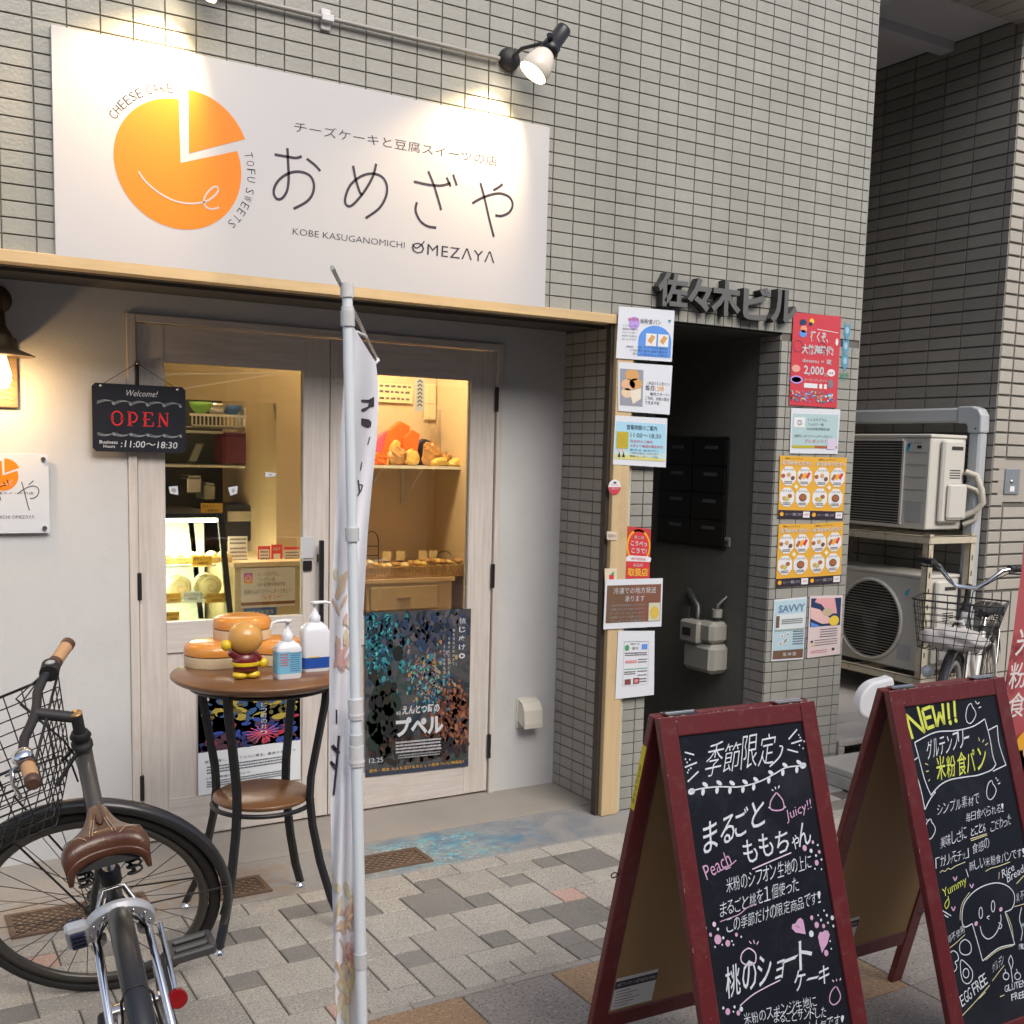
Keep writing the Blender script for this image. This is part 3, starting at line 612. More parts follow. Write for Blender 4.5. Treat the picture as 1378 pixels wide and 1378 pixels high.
# ------------------------------------------------------------------ white sign board
SG_Y = F-.022
sgn = thing('shop_sign', (1.4, F, 2.48), 'big white shop sign with orange cheesecake emblem under two spotlights', 'sign')
a = oy(68.4, 32.7, SG_Y); c_ = oy(733.2, 413.9, SG_Y)
M_SGN = mat('sign_white', (0.52, 0.515, 0.525), 0.42, coat=0.25)
b = B(); b.box(a[0], c_[0], SG_Y, F-.001, c_[2], a[2]); b.out('panel', M_SGN, sgn, bevel=.001)
M_OR = mat('print_orange', (.80, .215, .003), .45); INK = mat('ink_violet_black', (.028, .02, .035), .5); INKG = mat('ink_grey', (.11, .10, .11), .5)
def emblem(sf, cx, cz, R, wl=1.0, simple=False):
    def arc(a0, a1, r=R, n=60, ox_=0, oz_=0): return [(cx+ox_+r*math.cos(math.radians(a0+(a1-a0)*i/n)), cz+oz_+r*math.sin(math.radians(a0+(a1-a0)*i/n))) for i in range(n+1)]
    sf.poly([(cx+.015*R, cz+.0*R)]+arc(21+2, 91)[::-1][:0]+arc(91, 383), M_OR, 1, None) if False else sf.poly([(cx+.02*R, cz+.03*R)]+arc(90, 381), M_OR, 1, None)
    sf.poly([(cx+.155*R, cz+.20*R)]+arc(22, 90, R*.98, 24, .155*R, .20*R), M_OR, 1, None)
    sm_ = [(-.63, -.20), (-.52, -.34), (-.32, -.48), (-.08, -.57), (.16, -.58), (.38, -.53), (.52, -.44), (.61, -.33), (.60, -.26), (.53, -.28), (.43, -.39), (.385, -.51), (.42, -.60), (.52, -.62), (.63, -.58)]
    sf.stroke([(cx+x*R, cz+z*R) for x, z in sm_], .026*R*wl, M_SGN, 2, None)
    if not simple:
        for txt, a0, a1, rr, inward in (('CHEESE CAKE', 152, 94, 1.09, False), ('TOFU SWEETS', 19, -47, 1.10, False)):
            n_ = len(txt)
            wts = [.5 if ch == ' ' else .45 if ch == 'I' else 1 for ch in txt]; tot = sum(wts); acc = 0
            for i, ch in enumerate(txt):
                t = (acc+wts[i]/2)/tot; acc += wts[i]
                if ch == ' ': continue
                an = math.radians(a0+(a1-a0)*t); ux, uz = math.cos(an), math.sin(an); tx, tz = math.sin(an), -math.cos(an); h = .135*R; w = .082*R*(.35 if ch == 'I' else 1)
                r0 = rr*R; bx, bz = cx+ux*r0, cz+uz*r0
                sf.text(ch, (bx-tx*w/2, bz-tz*w/2), (bx+tx*w/2, bz+tz*w/2), (bx-tx*w/2+ux*h, bz-tz*w/2+uz*h), INK, 1, None, off=-.012)
def z2(a, b_): return (360+a/2.9957, b_/2.9957)
def kana(sf, f, w, m):
    for pts in ([(28, 623), (80, 632), (115, 637), (138, 630)], [(80, 597), (82, 640), (85, 720), (78, 770), (60, 798), (40, 803), (26, 785), (28, 755), (50, 722), (90, 697), (135, 693), (172, 710), (187, 745), (180, 785), (155, 815), (105, 842)], [(158, 640), (190, 665), (213, 690)],
                [(345, 668), (355, 720), (372, 775), (384, 785)], [(438, 660), (425, 710), (395, 765), (355, 815), (330, 832), (314, 820), (315, 790), (335, 745), (375, 712), (420, 700), (460, 712), (480, 745), (478, 790), (450, 840), (395, 880)],
                [(590, 732), (650, 745), (700, 748), (738, 738)], [(648, 690), (670, 745), (690, 810), (700, 847)], [(602, 815), (597, 850), (615, 890), (645, 912), (680, 918)], [(722, 715), (738, 752)], [(748, 703), (763, 748)],
                [(825, 820), (860, 800), (900, 785), (940, 780), (975, 795), (988, 825), (975, 855), (945, 870), (918, 868)], [(910, 767), (930, 756), (948, 742)], [(858, 737), (875, 800), (893, 880), (912, 955)]):
        sf.stroke([f(*p) for p in pts], w, m, 1, None)
sf = XZ(SG_Y); ctr = (0.936, 2.462)
emblem(sf, .9345, 2.4655, .2045)
kana(sf, lambda a, b_: sf.px(*z2(a, b_)), .0092, INK)
sf.text('チーズケーキと豆腐スイーツの店', z2(108, 532), z2(926, 670), z2(108, 488), INK, 1, off=-.006)
sf.text('KOBE KASUGANOMICHI', z2(101, 945), z2(552, 1001), z2(102, 919), INK, 1, off=-.008)
sf.text('OMEZΛYΛ', z2(580, 1019), z2(914, 1061), z2(582, 972), INK, 1, off=-.004, space=1.1)
sf.stroke([z2(583, 985), z2(600, 1000), z2(622, 985), z2(632, 972)], .005, INK, 1)
sf.flush(sgn, 'emblem')
# spot lamps on a conduit
M_COND = mat('conduit_grey', (.30, .29, .27), .5, metal=.2)
cd = thing('lamp_conduit', (1.4, F-.02, 3.04), 'thin grey metal conduit carrying the two spotlights above the sign', 'pipe')
pz = oy(440, 25, F-.02)[2]; e1 = oy(672, 79, F-.02)
b = B(); b.tube([(-.3, F-.02, pz), (e1[0], F-.02, e1[2])], .0085, 10); b.out('tube', M_COND, cd)
for u in (440,):
    q = oy(u, 25, F-.02); b = B(); b.box(q[0]-.018, q[0]+.018, F-.012, F-.001, q[2]-.035, q[2]+.035, ch=.003); b.box(q[0]-.022, q[0]+.022, F-.034, F-.003, q[2]-.012, q[2]+.012, ch=.003); b.out('clamp', mat('clamp_white', (.6, .6, .6), .4), cd)
def spot(px_, pz_, lab):
    t = thing('spotlight', (px_, F-.03, pz_), lab, 'spotlight', 'spotlights over the shop sign')
    base = Vector((px_, F-.006, pz_)); hc = Vector((px_+.055, F-.155, pz_-.035)); aim = Vector((-.55, .12, -.82)).normalized()
    b = B(); b.lathe([(.0, .036), (.03, .033), (.041, .018), (.043, 0)], base, (0, -1, 0)); b.out('canopy', M_MBLACK, t)
    k = hc-aim*.075
    b = B(); b.tube([base+Vector((0, -.03, 0)), base+Vector((.01, -.08, .02)), k+Vector((0, .02, .02)), k], .007, 8); b.out('arm', M_MBLACK, t)
    b = B(); b.lathe([(.0, -.16), (.026, -.158), (.029, -.15), (.029, -.08), (.034, -.078), (.036, -.05), (.030, -.042)], hc, aim); b.out('holder', M_BLACK, t)
    e = aim.orthogonal().normalized()
    for s_ in (-1, 1):
        b = B(); b.tube([k+e*.03*s_, k+e*.055*s_], .011, 8); b.out('knob', M_BLACK, t)
    b = B(); b.lathe([(.026, -.045), (.044, -.02), (.056, .02), (.058, .05), (.055, .055)], hc, aim, caps=False); b.out('reflector', mat('lamp_shell', (.72, .66, .58), .25), t)
    b = B(); b.lathe([(.0545, .052), (.03, .058), (.0, .06)], hc, aim); b.out('lens', mat('lamp_lens', (1, .9, .7), .3, emit=(1, .82, .55), estr=14), t)
    ld = bpy.data.lights.new('spot', 'SPOT'); ld.energy = 34; ld.color = (1, .70, .38); ld.spot_size = math.radians(88); ld.spot_blend = .7; ld.shadow_soft_size = .045
    lo = bpy.data.objects.new('spot_beam', ld); col.objects.link(lo); lo.location = hc+aim*.075-ORG[t.name]; lo.rotation_euler = Vector((.44, -.40, .80)).to_track_quat('Z', 'Y').to_euler(); lo.parent = t
    return t
q = oy(688, 84, F-.02); spot(q[0]-.005, q[2]+.012, 'black spotlight at the right end of the conduit, lit warm, aimed at the sign')
spot(.95, pz+.03, 'lit spotlight at the top left edge, over the orange cheesecake emblem')
# raised metal letters of the building name
M_LET = mat('letter_metal', (.20, .20, .195), .45, metal=.7); M_LETS = mat('letter_side', (.03, .03, .03), .5)
lt = thing('building_name_letters', (3.35, F-.03, 2.27), 'raised grey metal characters fixed to the tiles above the entrance', 'sign')
chs = '佐々木ビル'
quads = [((885, 411), (925, 416), (885, 364)), ((925, 417), (957, 421), (925, 372)), ((957, 423), (996, 428), (957, 374)), ((999, 429), (1036, 433), (999, 383)), ((1037, 433), (1072, 434), (1037, 387))]
for ch, (bl, br, tl_) in zip(chs, quads):
    yf = F-.045; V, Fs, mn, mx = glyphs(ch, .034); A = oy(*bl, yf); Bq = oy(*br, yf); C = oy(*tl_, yf); A, Bq, C = A[[0, 2]], Bq[[0, 2]], C[[0, 2]]; U = (V-mn)/(mx-mn)
    h = C-A; w = Bq-A; h = np.array([0, h[1]*1.0]); w = np.array([w[0], w[1]*.0]); W = A+U[:, :1]*w+U[:, 1:]*h
    n_ = len(W); front = [(x, yf, z) for x, z in W]; back = [(x, F-.002, z) for x, z in W]
    ed = {}
    for f in Fs:
        for i in range(len(f)):
            e = (f[i], f[(i+1) % len(f)]); 
            if (e[1], e[0]) in ed: del ed[(e[1], e[0])]
            else: ed[e] = 1
    b = B(); b.add(front, Fs); o = b.out('character', M_LET, lt)
    b = B(); b.add(front+back, [(e[0], e[1], e[1]+n_, e[0]+n_) for e in ed]); b.out('side', M_LETS, o)
# wall lamp on the left
wl_ = thing('wall_lamp', (.45, S, 1.8), 'rusty metal barn lamp with a glowing filament bulb on the white wall', 'lamp')
LX = oy(0, 480, S-.13)[0]+.005; LZ = oy(53, 482, S-.13)[2]
M_RS = mat('rusty_shade', (.12, .085, .05), .5, metal=.6, var=.35, vscale=18)
b = B(); b.lathe([(.105, 0), (.104, .004), (.075, .016), (.045, .028), (.040, .06), (.028, .082), (.016, .10), (.013, .15), (0, .152)], (LX, S-.13, LZ), (0, 0, 1), 40); b.out('shade', M_RS, wl_)
b = B(); b.tube([(LX, S-.13, LZ+.14), (LX, S-.13, LZ+.20), (LX, S-.08, LZ+.23), (LX, S-.005, LZ+.20)], .009, 10); b.lathe([(.05, 0), (.05, .01), (.02, .02)], (LX, S-.001, LZ+.2), (0, -1, 0)); b.out('arm', M_RS, wl_)
b = B(); b.lathe([(.0, .0), (.018, .004), (.028, .03), (.030, .05), (.022, .08), (.014, .11)], (LX, S-.13, LZ-.11), (0, 0, 1)); b.out('bulb', mat('bulb_glow', (1, .8, .5), .1, emit=(1, .62, .25), estr=7), wl_)
ld = bpy.data.lights.new('bulb', 'POINT'); ld.energy = 4.2; ld.color = (1, .60, .26); ld.shadow_soft_size = .02; lo = bpy.data.objects.new('bulb_light', ld); col.objects.link(lo); lo.parent = wl_; lo.location = Vector((LX, S-.13, LZ-.115))-ORG[wl_.name]
wb = thing('lamp_block', (.44, S, 1.72), 'small weathered wooden block with carved waves under the barn lamp', 'ornament')
q = oy(25, 549, S-.02)
b = B(); b.box(q[0]-.17, q[0], S-.022, S-.0, q[2], q[2]+.24, ch=.003); b.out('block', mat('dark_wood', (.22, .15, .085), .6, grain=(4, 30, 60, .5)), wb)
for i in range(4):
    b = B(); z = q[2]+.03+i*.022; b.tube([(q[0]-.16+.016*k, S-.024, z+.004*math.sin(k*1.1+i)) for k in range(10)], .004, 6); b.out('wave', mat('pale_wave', (.5, .36, .2), .5), wb)
# acrylic plate at left
PY = S-.022
pl = thing('acrylic_plate', (.4, PY, 1.37), 'small clear acrylic plate with the cheesecake emblem on the white wall', 'sign')
p1 = oy(65, 611, PY); p2 = oy(66, 717, PY); PW = .40
b = B(); b.box(p1[0]-PW, p1[0], PY, PY+.005, p2[2], p1[2]); b.out('panel', mat('acrylic', (.60, .64, .69), .12, coat=.6), pl, bevel=.0005)
for dx in (-.018, -PW+.018):
    for z in (p1[2]-.018, p2[2]+.018):
        b = B(); b.cyl((p1[0]+dx, PY-.008, z), (p1[0]+dx, S, z), .008, n=14); b.out('standoff', M_STEEL, pl)
sf = XZ(PY); k_ = oy(5, 640, PY); emblem(sf, k_[0]-.005, k_[2]-.001, .052, simple=True)
M_SV = (M_SGN)
z8 = lambda a, b_: (a/7.654, 560+b_/7.654)
def k8(a, b_):   # same kana, scaled down: the や ends at x=405
    p = oy(*z8(405, 990), PY); x = (a-988)*.000486*1.0; 
    return (p[0]+(a-988)*.00043, p[2]+.012-(b_-(955-0))*.00049+(a-988)*0.00008)
kana(sf, k8, .003, INK)
sf.text('チーズケーキと豆腐スイーツの店', (oy(*z8(345, 808), PY)[0]-.25, oy(*z8(345, 808), PY)[2]), (oy(*z8(345, 808), PY)[0], oy(*z8(345, 808), PY)[2]), (oy(*z8(345, 808), PY)[0]-.25, oy(*z8(345, 780), PY)[2]), INK, 1, None)
zz = oy(*z8(355, 1055), PY); sf.text('KOBE KASUGANOMICHI OMEZΛYΛ', (zz[0]-.25, zz[2]), (zz[0], zz[2]), (zz[0]-.25, zz[2]+.012), INK, 1, None)
sf.flush(pl, 'emblem')
# OPEN board hanging on the door frame
OY = S-.035
op = thing('open_sign', (.9, OY, 1.65), 'black hanging board reading OPEN in red with opening hours', 'sign')
osf = XZ(OY-.006)
A = oy(123, 514, OY); Bq = oy(249, 522, OY); C = oy(247, 610, OY); D = oy(123, 607, OY)
x0, x1, z0, z1 = A[0], Bq[0], (C[2]+D[2])/2, (A[2]+Bq[2])/2; cc = .012
b = B(); b.prism([(x0+cc, OY, z0), (x1-cc, OY, z0), (x1, OY, z0+cc), (x1, OY, z1-cc), (x1-cc, OY, z1), (x0+cc, OY, z1), (x0, OY, z1-cc), (x0, OY, z0+cc)], (0, -.006, 0)); b.out('board', mat('board_black', (.012, .014, .022), .35), op)
RED = mat('ink_red', (.62, .02, .03), .45); WI = mat('ink_white', (.55, .57, .6), .5); SILV = mat('ink_silver', (.30, .32, .35), .4)
W_, H_ = x1-x0, z1-z0
def O(x, y): return (x0+x*W_, z1-y*H_)
osf.text('Welcome!', O(.34, .17), O(.68, .17), O(.36, .08), WI, 1, None)
def serif(ch, xl, w, y0_, y1_):
    s = lambda pts, ww: osf.stroke([O(*p) for p in pts], ww, RED, 1, None, smooth=False); T_, N_ = .0085, .0035
    if ch == 'O':
        osf.stroke([O(xl+w/2+w*.5*math.cos(t), (y0_+y1_)/2+(y1_-y0_)/2*math.sin(t)) for t in [PI/2*.0+2*PI*i/14 for i in range(14)]], .0055, RED, 1, None, closed=True)
        for q in (.06, .94): osf.stroke([O(xl+w*q, y0_+.07), O(xl+w*(q+(.5-q)*.05), (y0_+y1_)/2), O(xl+w*q, y1_-.07)], .0075, RED, 1, None)
    if ch == 'P':
        s([(xl+w*.22, y0_), (xl+w*.22, y1_)], T_); osf.stroke([O(xl+w*.2, y0_+.012), O(xl+w*.65, y0_+.012), O(xl+w*.9, y0_+.08), O(xl+w*.65, y0_+.145), O(xl+w*.2, y0_+.145)], .0055, RED, 1, None)
        s([(xl, y1_), (xl+w*.48, y1_)], N_); s([(xl, y0_), (xl+w*.3, y0_)], N_)
    if ch == 'E':
        s([(xl+w*.22, y0_), (xl+w*.22, y1_)], T_)
        for y, e in ((y0_, .9), ((y0_+y1_)/2, .7), (y1_, .98)): s([(xl, y), (xl+w*e, y)], N_)
        s([(xl+w*.9, y0_), (xl+w*.9, y0_+.05)], N_); s([(xl+w*.98, y1_), (xl+w*.98, y1_-.06)], N_)
    if ch == 'N':
        s([(xl+w*.14, y0_), (xl+w*.14, y1_)], N_); s([(xl+w*.88, y0_), (xl+w*.88, y1_)], N_); s([(xl+w*.1, y0_), (xl+w*.88, y1_)], T_)
        s([(xl-.005, y1_), (xl+w*.3, y1_)], N_); s([(xl+w*.72, y0_), (xl+w*1.03, y0_)], N_)
for i, ch in enumerate('OPEN'): serif(ch, .20+.165*i, .115, .405, .605)
for y, s_ in ((.27, 1), (.72, -1)):
    for k in range(5):
        xa = .05+.18*k
        for off_ in (0, .02, .035): osf.stroke([O(xa+.18*t, y+off_*(1-t)+s_*(-.03)*math.sin(PI*t)+.0*t) for t in (0, .25, .5, .75, 1)], .0016, SILV, 1, None)
        osf.ell(*O(xa+.17, y+.02), .007, .0045, SILV, 1, None, rot=-.9)
osf.text('Business', O(.07, .885), O(.26, .885), O(.07, .835), WI, 1, None, off=.01); osf.text('Hours', O(.11, .945), O(.23, .945), O(.11, .90), WI, 1, None, off=.01)
osf.text(':11:00～18:30', O(.29, .93), O(.90, .935), O(.30, .83), WI, 1, None, off=.004)
osf.flush(op)
nail = oy(184, 489, S-.014)
b = B(); b.tube([(x0+.03, OY-.003, z1-.008), (nail[0], S-.016, nail[2])], .0013, 5); b.tube([(x1-.03, OY-.003, z1-.008), (nail[0], S-.016, nail[2])], .0013, 5); b.out('cord', mat('cord_brown', (.07, .045, .03), .7), op)
for xx in (x0+.03, x1-.03): b = B(); b.lathe([(.006, 0), (.005, .003), (0, .003)], (xx, OY-.006, z1-.010), (0, -1, 0), 12); b.out('eyelet', M_STEEL, op)
b = B(); b.lathe([(.004, 0), (.005, .012), (0, .013)], (nail[0], S-.012, nail[2]), (0, -1, 0), 10); b.out('nail', M_STEEL, op)
# vent hood
vt = thing('vent_hood', (2.55, S, .5), 'small cream plastic vent hood low on the white wall', 'vent')
va = oy(696, 942, S); vb = oy(697, 978, S); wv = .098
M_V = mat('cream_plastic', (.62, .60, .53), .4)
vx0 = va[0]; vx1 = vx0+wv; vz1 = va[2]+.004; vz0 = vb[2]
b = B(); b.box(vx0-.006, vx1+.006, S-.008, S-.001, vz0-.006, vz1+.006, ch=.002); b.out('flange', M_V, vt)
b = B(); pr = [(S-.008, vz1), (S-.045, vz1-.012), (S-.066, vz1-.045), (S-.072, vz0+.024), (S-.070, vz0+.004), (S-.064, vz0+.004), (S-.064, vz1-.050), (S-.043, vz1-.018), (S-.008, vz1-.006)]
b.prism([(vx0, y, z) for y, z in pr], (wv, 0, 0)); b.prism([(vx0, y, z) for y, z in ((S-.008, vz1-.002), (S-.045, vz1-.014), (S-.066, vz1-.047), (S-.069, vz0+.006), (S-.008, vz0+.03))], (.003, 0, 0)); b.prism([(vx1-.003, y, z) for y, z in ((S-.008, vz1-.002), (S-.045, vz1-.014), (S-.066, vz1-.047), (S-.069, vz0+.006), (S-.008, vz0+.03))], (.003, 0, 0)); b.out('hood', M_V, vt)
# ------------------------------------------------------------------ inside of the shop
M_WW = mat('warm_wall', (.64, .50, .34), .7, var=.05); M_IW = mat('birch', (.56, .42, .24), .5, grain=(3, 3, 40, .12))
RY = 6.2
b = B(); b.box(.2, 2.80, RY, RY+.1, 0, 2.45); b.box(.1, .2, S+.12, RY, 0, 2.45); b.box(2.7955, 2.90, S+.31, RY, 0, 2.45); b.out('shop_interior_wall', M_WW, label='warm cream inner wall of the cake shop seen through the door glass', cat='wall', loc=(1.5, RY, 0))
b = B(); b.box(.2, 2.7955, S+.13, RY, -.02, .004); b.out('shop_floor', mat('shop_floor', (.34, .24, .14), .5, grain=(20, 2, 2, .2)), kind='structure')
b = B(); b.box(.1, 2.90, S+.13, RY+.1, 2.45, 2.55); b.out('shop_ceiling', mat('shop_ceil', (.75, .72, .66), .8), kind='structure')
def lampdisc(x, y, e, lab):
    t = thing('ceiling_lamp', (x, y, 2.44), lab, 'lamp', 'round ceiling lamps inside the shop')
    b = B(); b.lathe([(.09, 0), (.08, -.03), (0, -.035)], (x, y, 2.449)); b.out('diffuser', mat('ceiling_glow', (1, .85, .6), .4, emit=(1, .72, .38), estr=6), t)
    ld = bpy.data.lights.new('lamp', 'POINT'); ld.energy = e; ld.color = (1, .74, .43); ld.shadow_soft_size = .08; lo = bpy.data.objects.new('lamp_light', ld); col.objects.link(lo); lo.parent = t; lo.location = (0, 0, -.09)
lampdisc(2.2, 5.0, 46, 'round warm ceiling lamp inside the shop, behind the right door leaf')
lampdisc(1.3, 5.4, 6, 'round warm ceiling lamp inside the shop, behind the left door leaf')
# partition at left leaf: wood panelled pillar and kitchen shelf behind
def shelf_box(name, m, y0, u0, v0, u1, v1, dy, **k):
    a = oy(u0, v0, y0); c = oy(u1, v1, y0); b = B(); b.box(a[0], c[0], y0, y0+dy, c[2], a[2]); return b.out(name, m, **k)
pw = shelf_box('birch_partition', M_IW, 5.1, 372, 480, 420, 1100, .9, label='pale birch partition beside the dark kitchen, inside the left door leaf', cat='partition', loc=(1.6, 5.1, 0))
bk = B(); a = oy(250, 500, 5.1); c = oy(372, 560, 5.1); bk.box(.25, c[0], 5.1, 5.16, c[2]+.06, 2.44); bk.out('kitchen_bulkhead', M_IW, label='birch bulkhead across the top of the dark kitchen opening', cat='partition', loc=(1.2, 5.1, 2.2))
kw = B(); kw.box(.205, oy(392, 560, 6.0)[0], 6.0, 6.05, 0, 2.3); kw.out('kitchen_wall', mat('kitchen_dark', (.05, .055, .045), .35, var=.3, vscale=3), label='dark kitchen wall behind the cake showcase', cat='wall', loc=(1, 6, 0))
sh = thing('kitchen_shelf', (1.2, 5.7, 1.6), 'white kitchen shelf crowded with baskets and tools above the showcase', 'shelf')
for v in (578, 625):
    a = oy(225, v, 5.6); c = oy(372, v, 5.6); b = B(); b.box(a[0]-.3, c[0], 5.6, 5.9, a[2]-.012, a[2]); b.out('board', M_WHITE, sh)
def item(name, lab, cat, y, u0, v0, u1, v1, m, kind='box', group=None):
    a = oy(u0, v0, y); c = oy(u1, v1, y); t = thing(name, ((a[0]+c[0])/2, y, c[2]), lab, cat, group)
    w = c[0]-a[0]; h = a[2]-c[2]; cx_ = (a[0]+c[0])/2
    return t, a, c, w, h, cx_
t, a, c, w, h, cx_ = item('basket', 'white slatted plastic basket on the upper kitchen shelf', 'basket', 5.5, 258, 556, 330, 577, None)
b = B(); b.box(a[0], c[0], 5.5, 5.7, c[2], c[2]+.004); b.out('base', M_WHITE, t)
b = B()
for k in range(14): b.box(a[0]+w*k/13.5, a[0]+w*k/13.5+.006, 5.5, 5.506, c[2], a[2])
b.box(a[0]-.008, c[0]+.008, 5.495, 5.51, a[2]-.012, a[2]); b.box(a[0], c[0], 5.5, 5.506, c[2], c[2]+.012); b.out('slats', M_WHITE, t)
for lab, cat, u, v, r, mm in (('green bowl stacked in the white basket', 'bowl', 270, 548, .055, flat('green_bowl', (.25, .55, .12))), ('grey steel bowl stacked in the white basket', 'bowl', 292, 550, .06, M_STEEL), ('blue bowl behind the white basket', 'bowl', 312, 552, .05, flat('blue_bowl', (.08, .2, .6)))):
    q = oy(u, v, 5.62); t = thing('bowl', tuple(q), lab, cat); b = B(); b.lathe([(0, -.0), (r*.5, .004), (r*.9, .03), (r, .055), (r*.97, .055), (r*.85, .03), (0, .008)], (q[0], q[1], q[2]-.03)); b.out('shell', mm, t)
    b = B(); b.lathe([(r*.45, -.006), (r*.42, .003)], (q[0], q[1], q[2]-.03)); b.out('foot', mm, t)
t, a, c, w, h, cx_ = item('tablet', 'grey tablet leaning on the lower kitchen shelf', 'tablet', 5.55, 253, 596, 270, 622, None); b = B(); b.prism([(a[0], 5.55, c[2]), (c[0]-.02, 5.55, c[2]), (c[0]+.02, 5.55, a[2]), (a[0]+.04, 5.55, a[2])], (0, .01, 0)); b.out('body', flat('tab_grey', (.12, .13, .15)), t); b = B(); b.prism([(a[0]+.006, 5.548, c[2]+.005), (c[0]-.022, 5.548, c[2]+.005), (c[0]+.012, 5.548, a[2]-.005), (a[0]+.04, 5.548, a[2]-.005)], (0, .001, 0)); b.out('screen', flat('scr', (.25, .28, .3)), t)
t, a, c, w, h, cx_ = item('coffee_machine', 'black kitchen machine standing behind the counter', 'appliance', 5.5, 300, 680, 352, 728, None); b = B(); b.box(a[0], c[0], 5.5, 5.8, c[2], a[2], ch=.01); b.out('body', M_BLACK, t); b = B(); b.box(a[0]+.02, c[0]-.05, 5.49, 5.5, a[2]-.08, a[2]-.03); b.out('panel', M_STEEL, t)
for nm, lab, cat, u0, v0, u1, v1, m in (('cloth_bundle', 'dark red cloth hanging in the kitchen behind the showcase', 'cloth', 300, 582, 333, 624, mat('dark_red_cloth', (.16, .03, .04), .9, var=.3)), ('kitchen_scale', 'small steel scale on the lower kitchen shelf', 'scale', 252, 640, 272, 664, M_STEEL), ('white_box', 'white box at the right end of the upper kitchen shelf', 'box', 330, 545, 362, 577, M_WHITE), ('kettle_jar', 'clear jar beside the steel scale in the kitchen', 'jar', 275, 650, 290, 672, flat('jar_grey', (.3, .32, .3)))):
    t, a, c, w, h, cx_ = item(nm, lab, cat, 5.58, u0, v0, u1, v1, None); b = B(); b.box(a[0], c[0], 5.58, 5.75, c[2], a[2]-.012, ch=.006); b.out('body', m, t); b = B(); b.box(a[0]+.006, c[0]-.006, 5.575, 5.745, a[2]-.0115, a[2], ch=.003); b.out('top_edge', m, t)
# cake showcase
SY = 4.85
sc_ = thing('cake_showcase', (1.1, SY, 0), 'lit glass cake showcase with black frame full of roll cakes', 'showcase')
A = oy(205, 694, SY); Bq = oy(297, 697, SY); Cq = oy(318, 900, SY)
X0 = A[0]-.35; Xr0 = Bq[0]; Xr1 = oy(312, 832, SY)[0]; ZT = Bq[2]; ZB = oy(312, 840, SY)[2]-.05
b = B(); b.box(X0, Xr0+.005, SY, SY+.55, ZT, ZT+.02); b.prism([(Xr0-.012, SY, ZT), (Xr0+.012, SY, ZT), (Xr1+.016, SY, ZB), (Xr1-.010, SY, ZB)], (0, .02, 0)); b.prism([(Xr0-.012, SY+.53, ZT), (Xr0+.012, SY+.53, ZT), (Xr1+.016, SY+.53, ZB), (Xr1-.010, SY+.53, ZB)], (0, .02, 0)); b.out('frame', M_BLACK, sc_)
b = B(); b.box(X0, Xr1+.02, SY, SY+.55, 0.005, ZB); b.out('cabinet', flat('cab_cream', (.6, .58, .5)), sc_)
b = B(); b.box(X0, Xr1+.02, SY+.53, SY+.545, ZB, ZT); b.out('back', flat('case_white', (.75, .75, .7)), sc_)
b = B(); b.prism([(X0, SY+.002, ZT), (Xr0-.012, SY+.002, ZT), (Xr1-.012, SY+.002, ZB), (X0, SY+.002, ZB)], (0, .004, 0)); b.out('front_glass', glass('case_glass', (.97, .99, .96), .4), sc_)
lev = [ZB+.005, ZB+(ZT-ZB)*.30, ZB+(ZT-ZB)*.60]
for z in lev[1:]: b = B(); b.box(X0, Xr0+(Xr1-Xr0)*(ZT-z)/(ZT-ZB)-.02, SY+.06, SY+.5, z-.008, z); b.out('shelf', glass('case_shelf', (.93, .98, .95), .6), sc_); b = B(); b.box(X0, Xr0-.01, SY+.055, SY+.062, z-.010, z+.002); b.out('shelf_edge', flat('case_edge', (.7, .72, .68)), sc_)
b = B(); b.box(X0, Xr0-.01, SY+.03, SY+.05, ZT-.02, ZT-.004); b.out('light_strip', mat('strip_glow', (1, 1, .9), .4, emit=(1, .93, .68), estr=16), sc_)
ld = bpy.data.lights.new('case', 'AREA'); ld.shape = 'RECTANGLE'; ld.size = .7; ld.size_y = .1; ld.energy = 22; ld.color = (1, .92, .68); lo = bpy.data.objects.new('case_light', ld); col.objects.link(lo); lo.parent = sc_; lo.location = Vector((Xr0-.4, SY+.2, ZT-.03))-ORG[sc_.name]
M_CREAM = mat('cream_cake', (.80, .66, .36), .6, var=.1, vscale=30); M_SPG = mat('sponge', (.70, .46, .15), .8, var=.2, vscale=40); M_OTAG = flat('orange_tag', (.75, .38, .03)); M_WTAG = flat('white_tag', (.75, .78, .8))
rolls = []
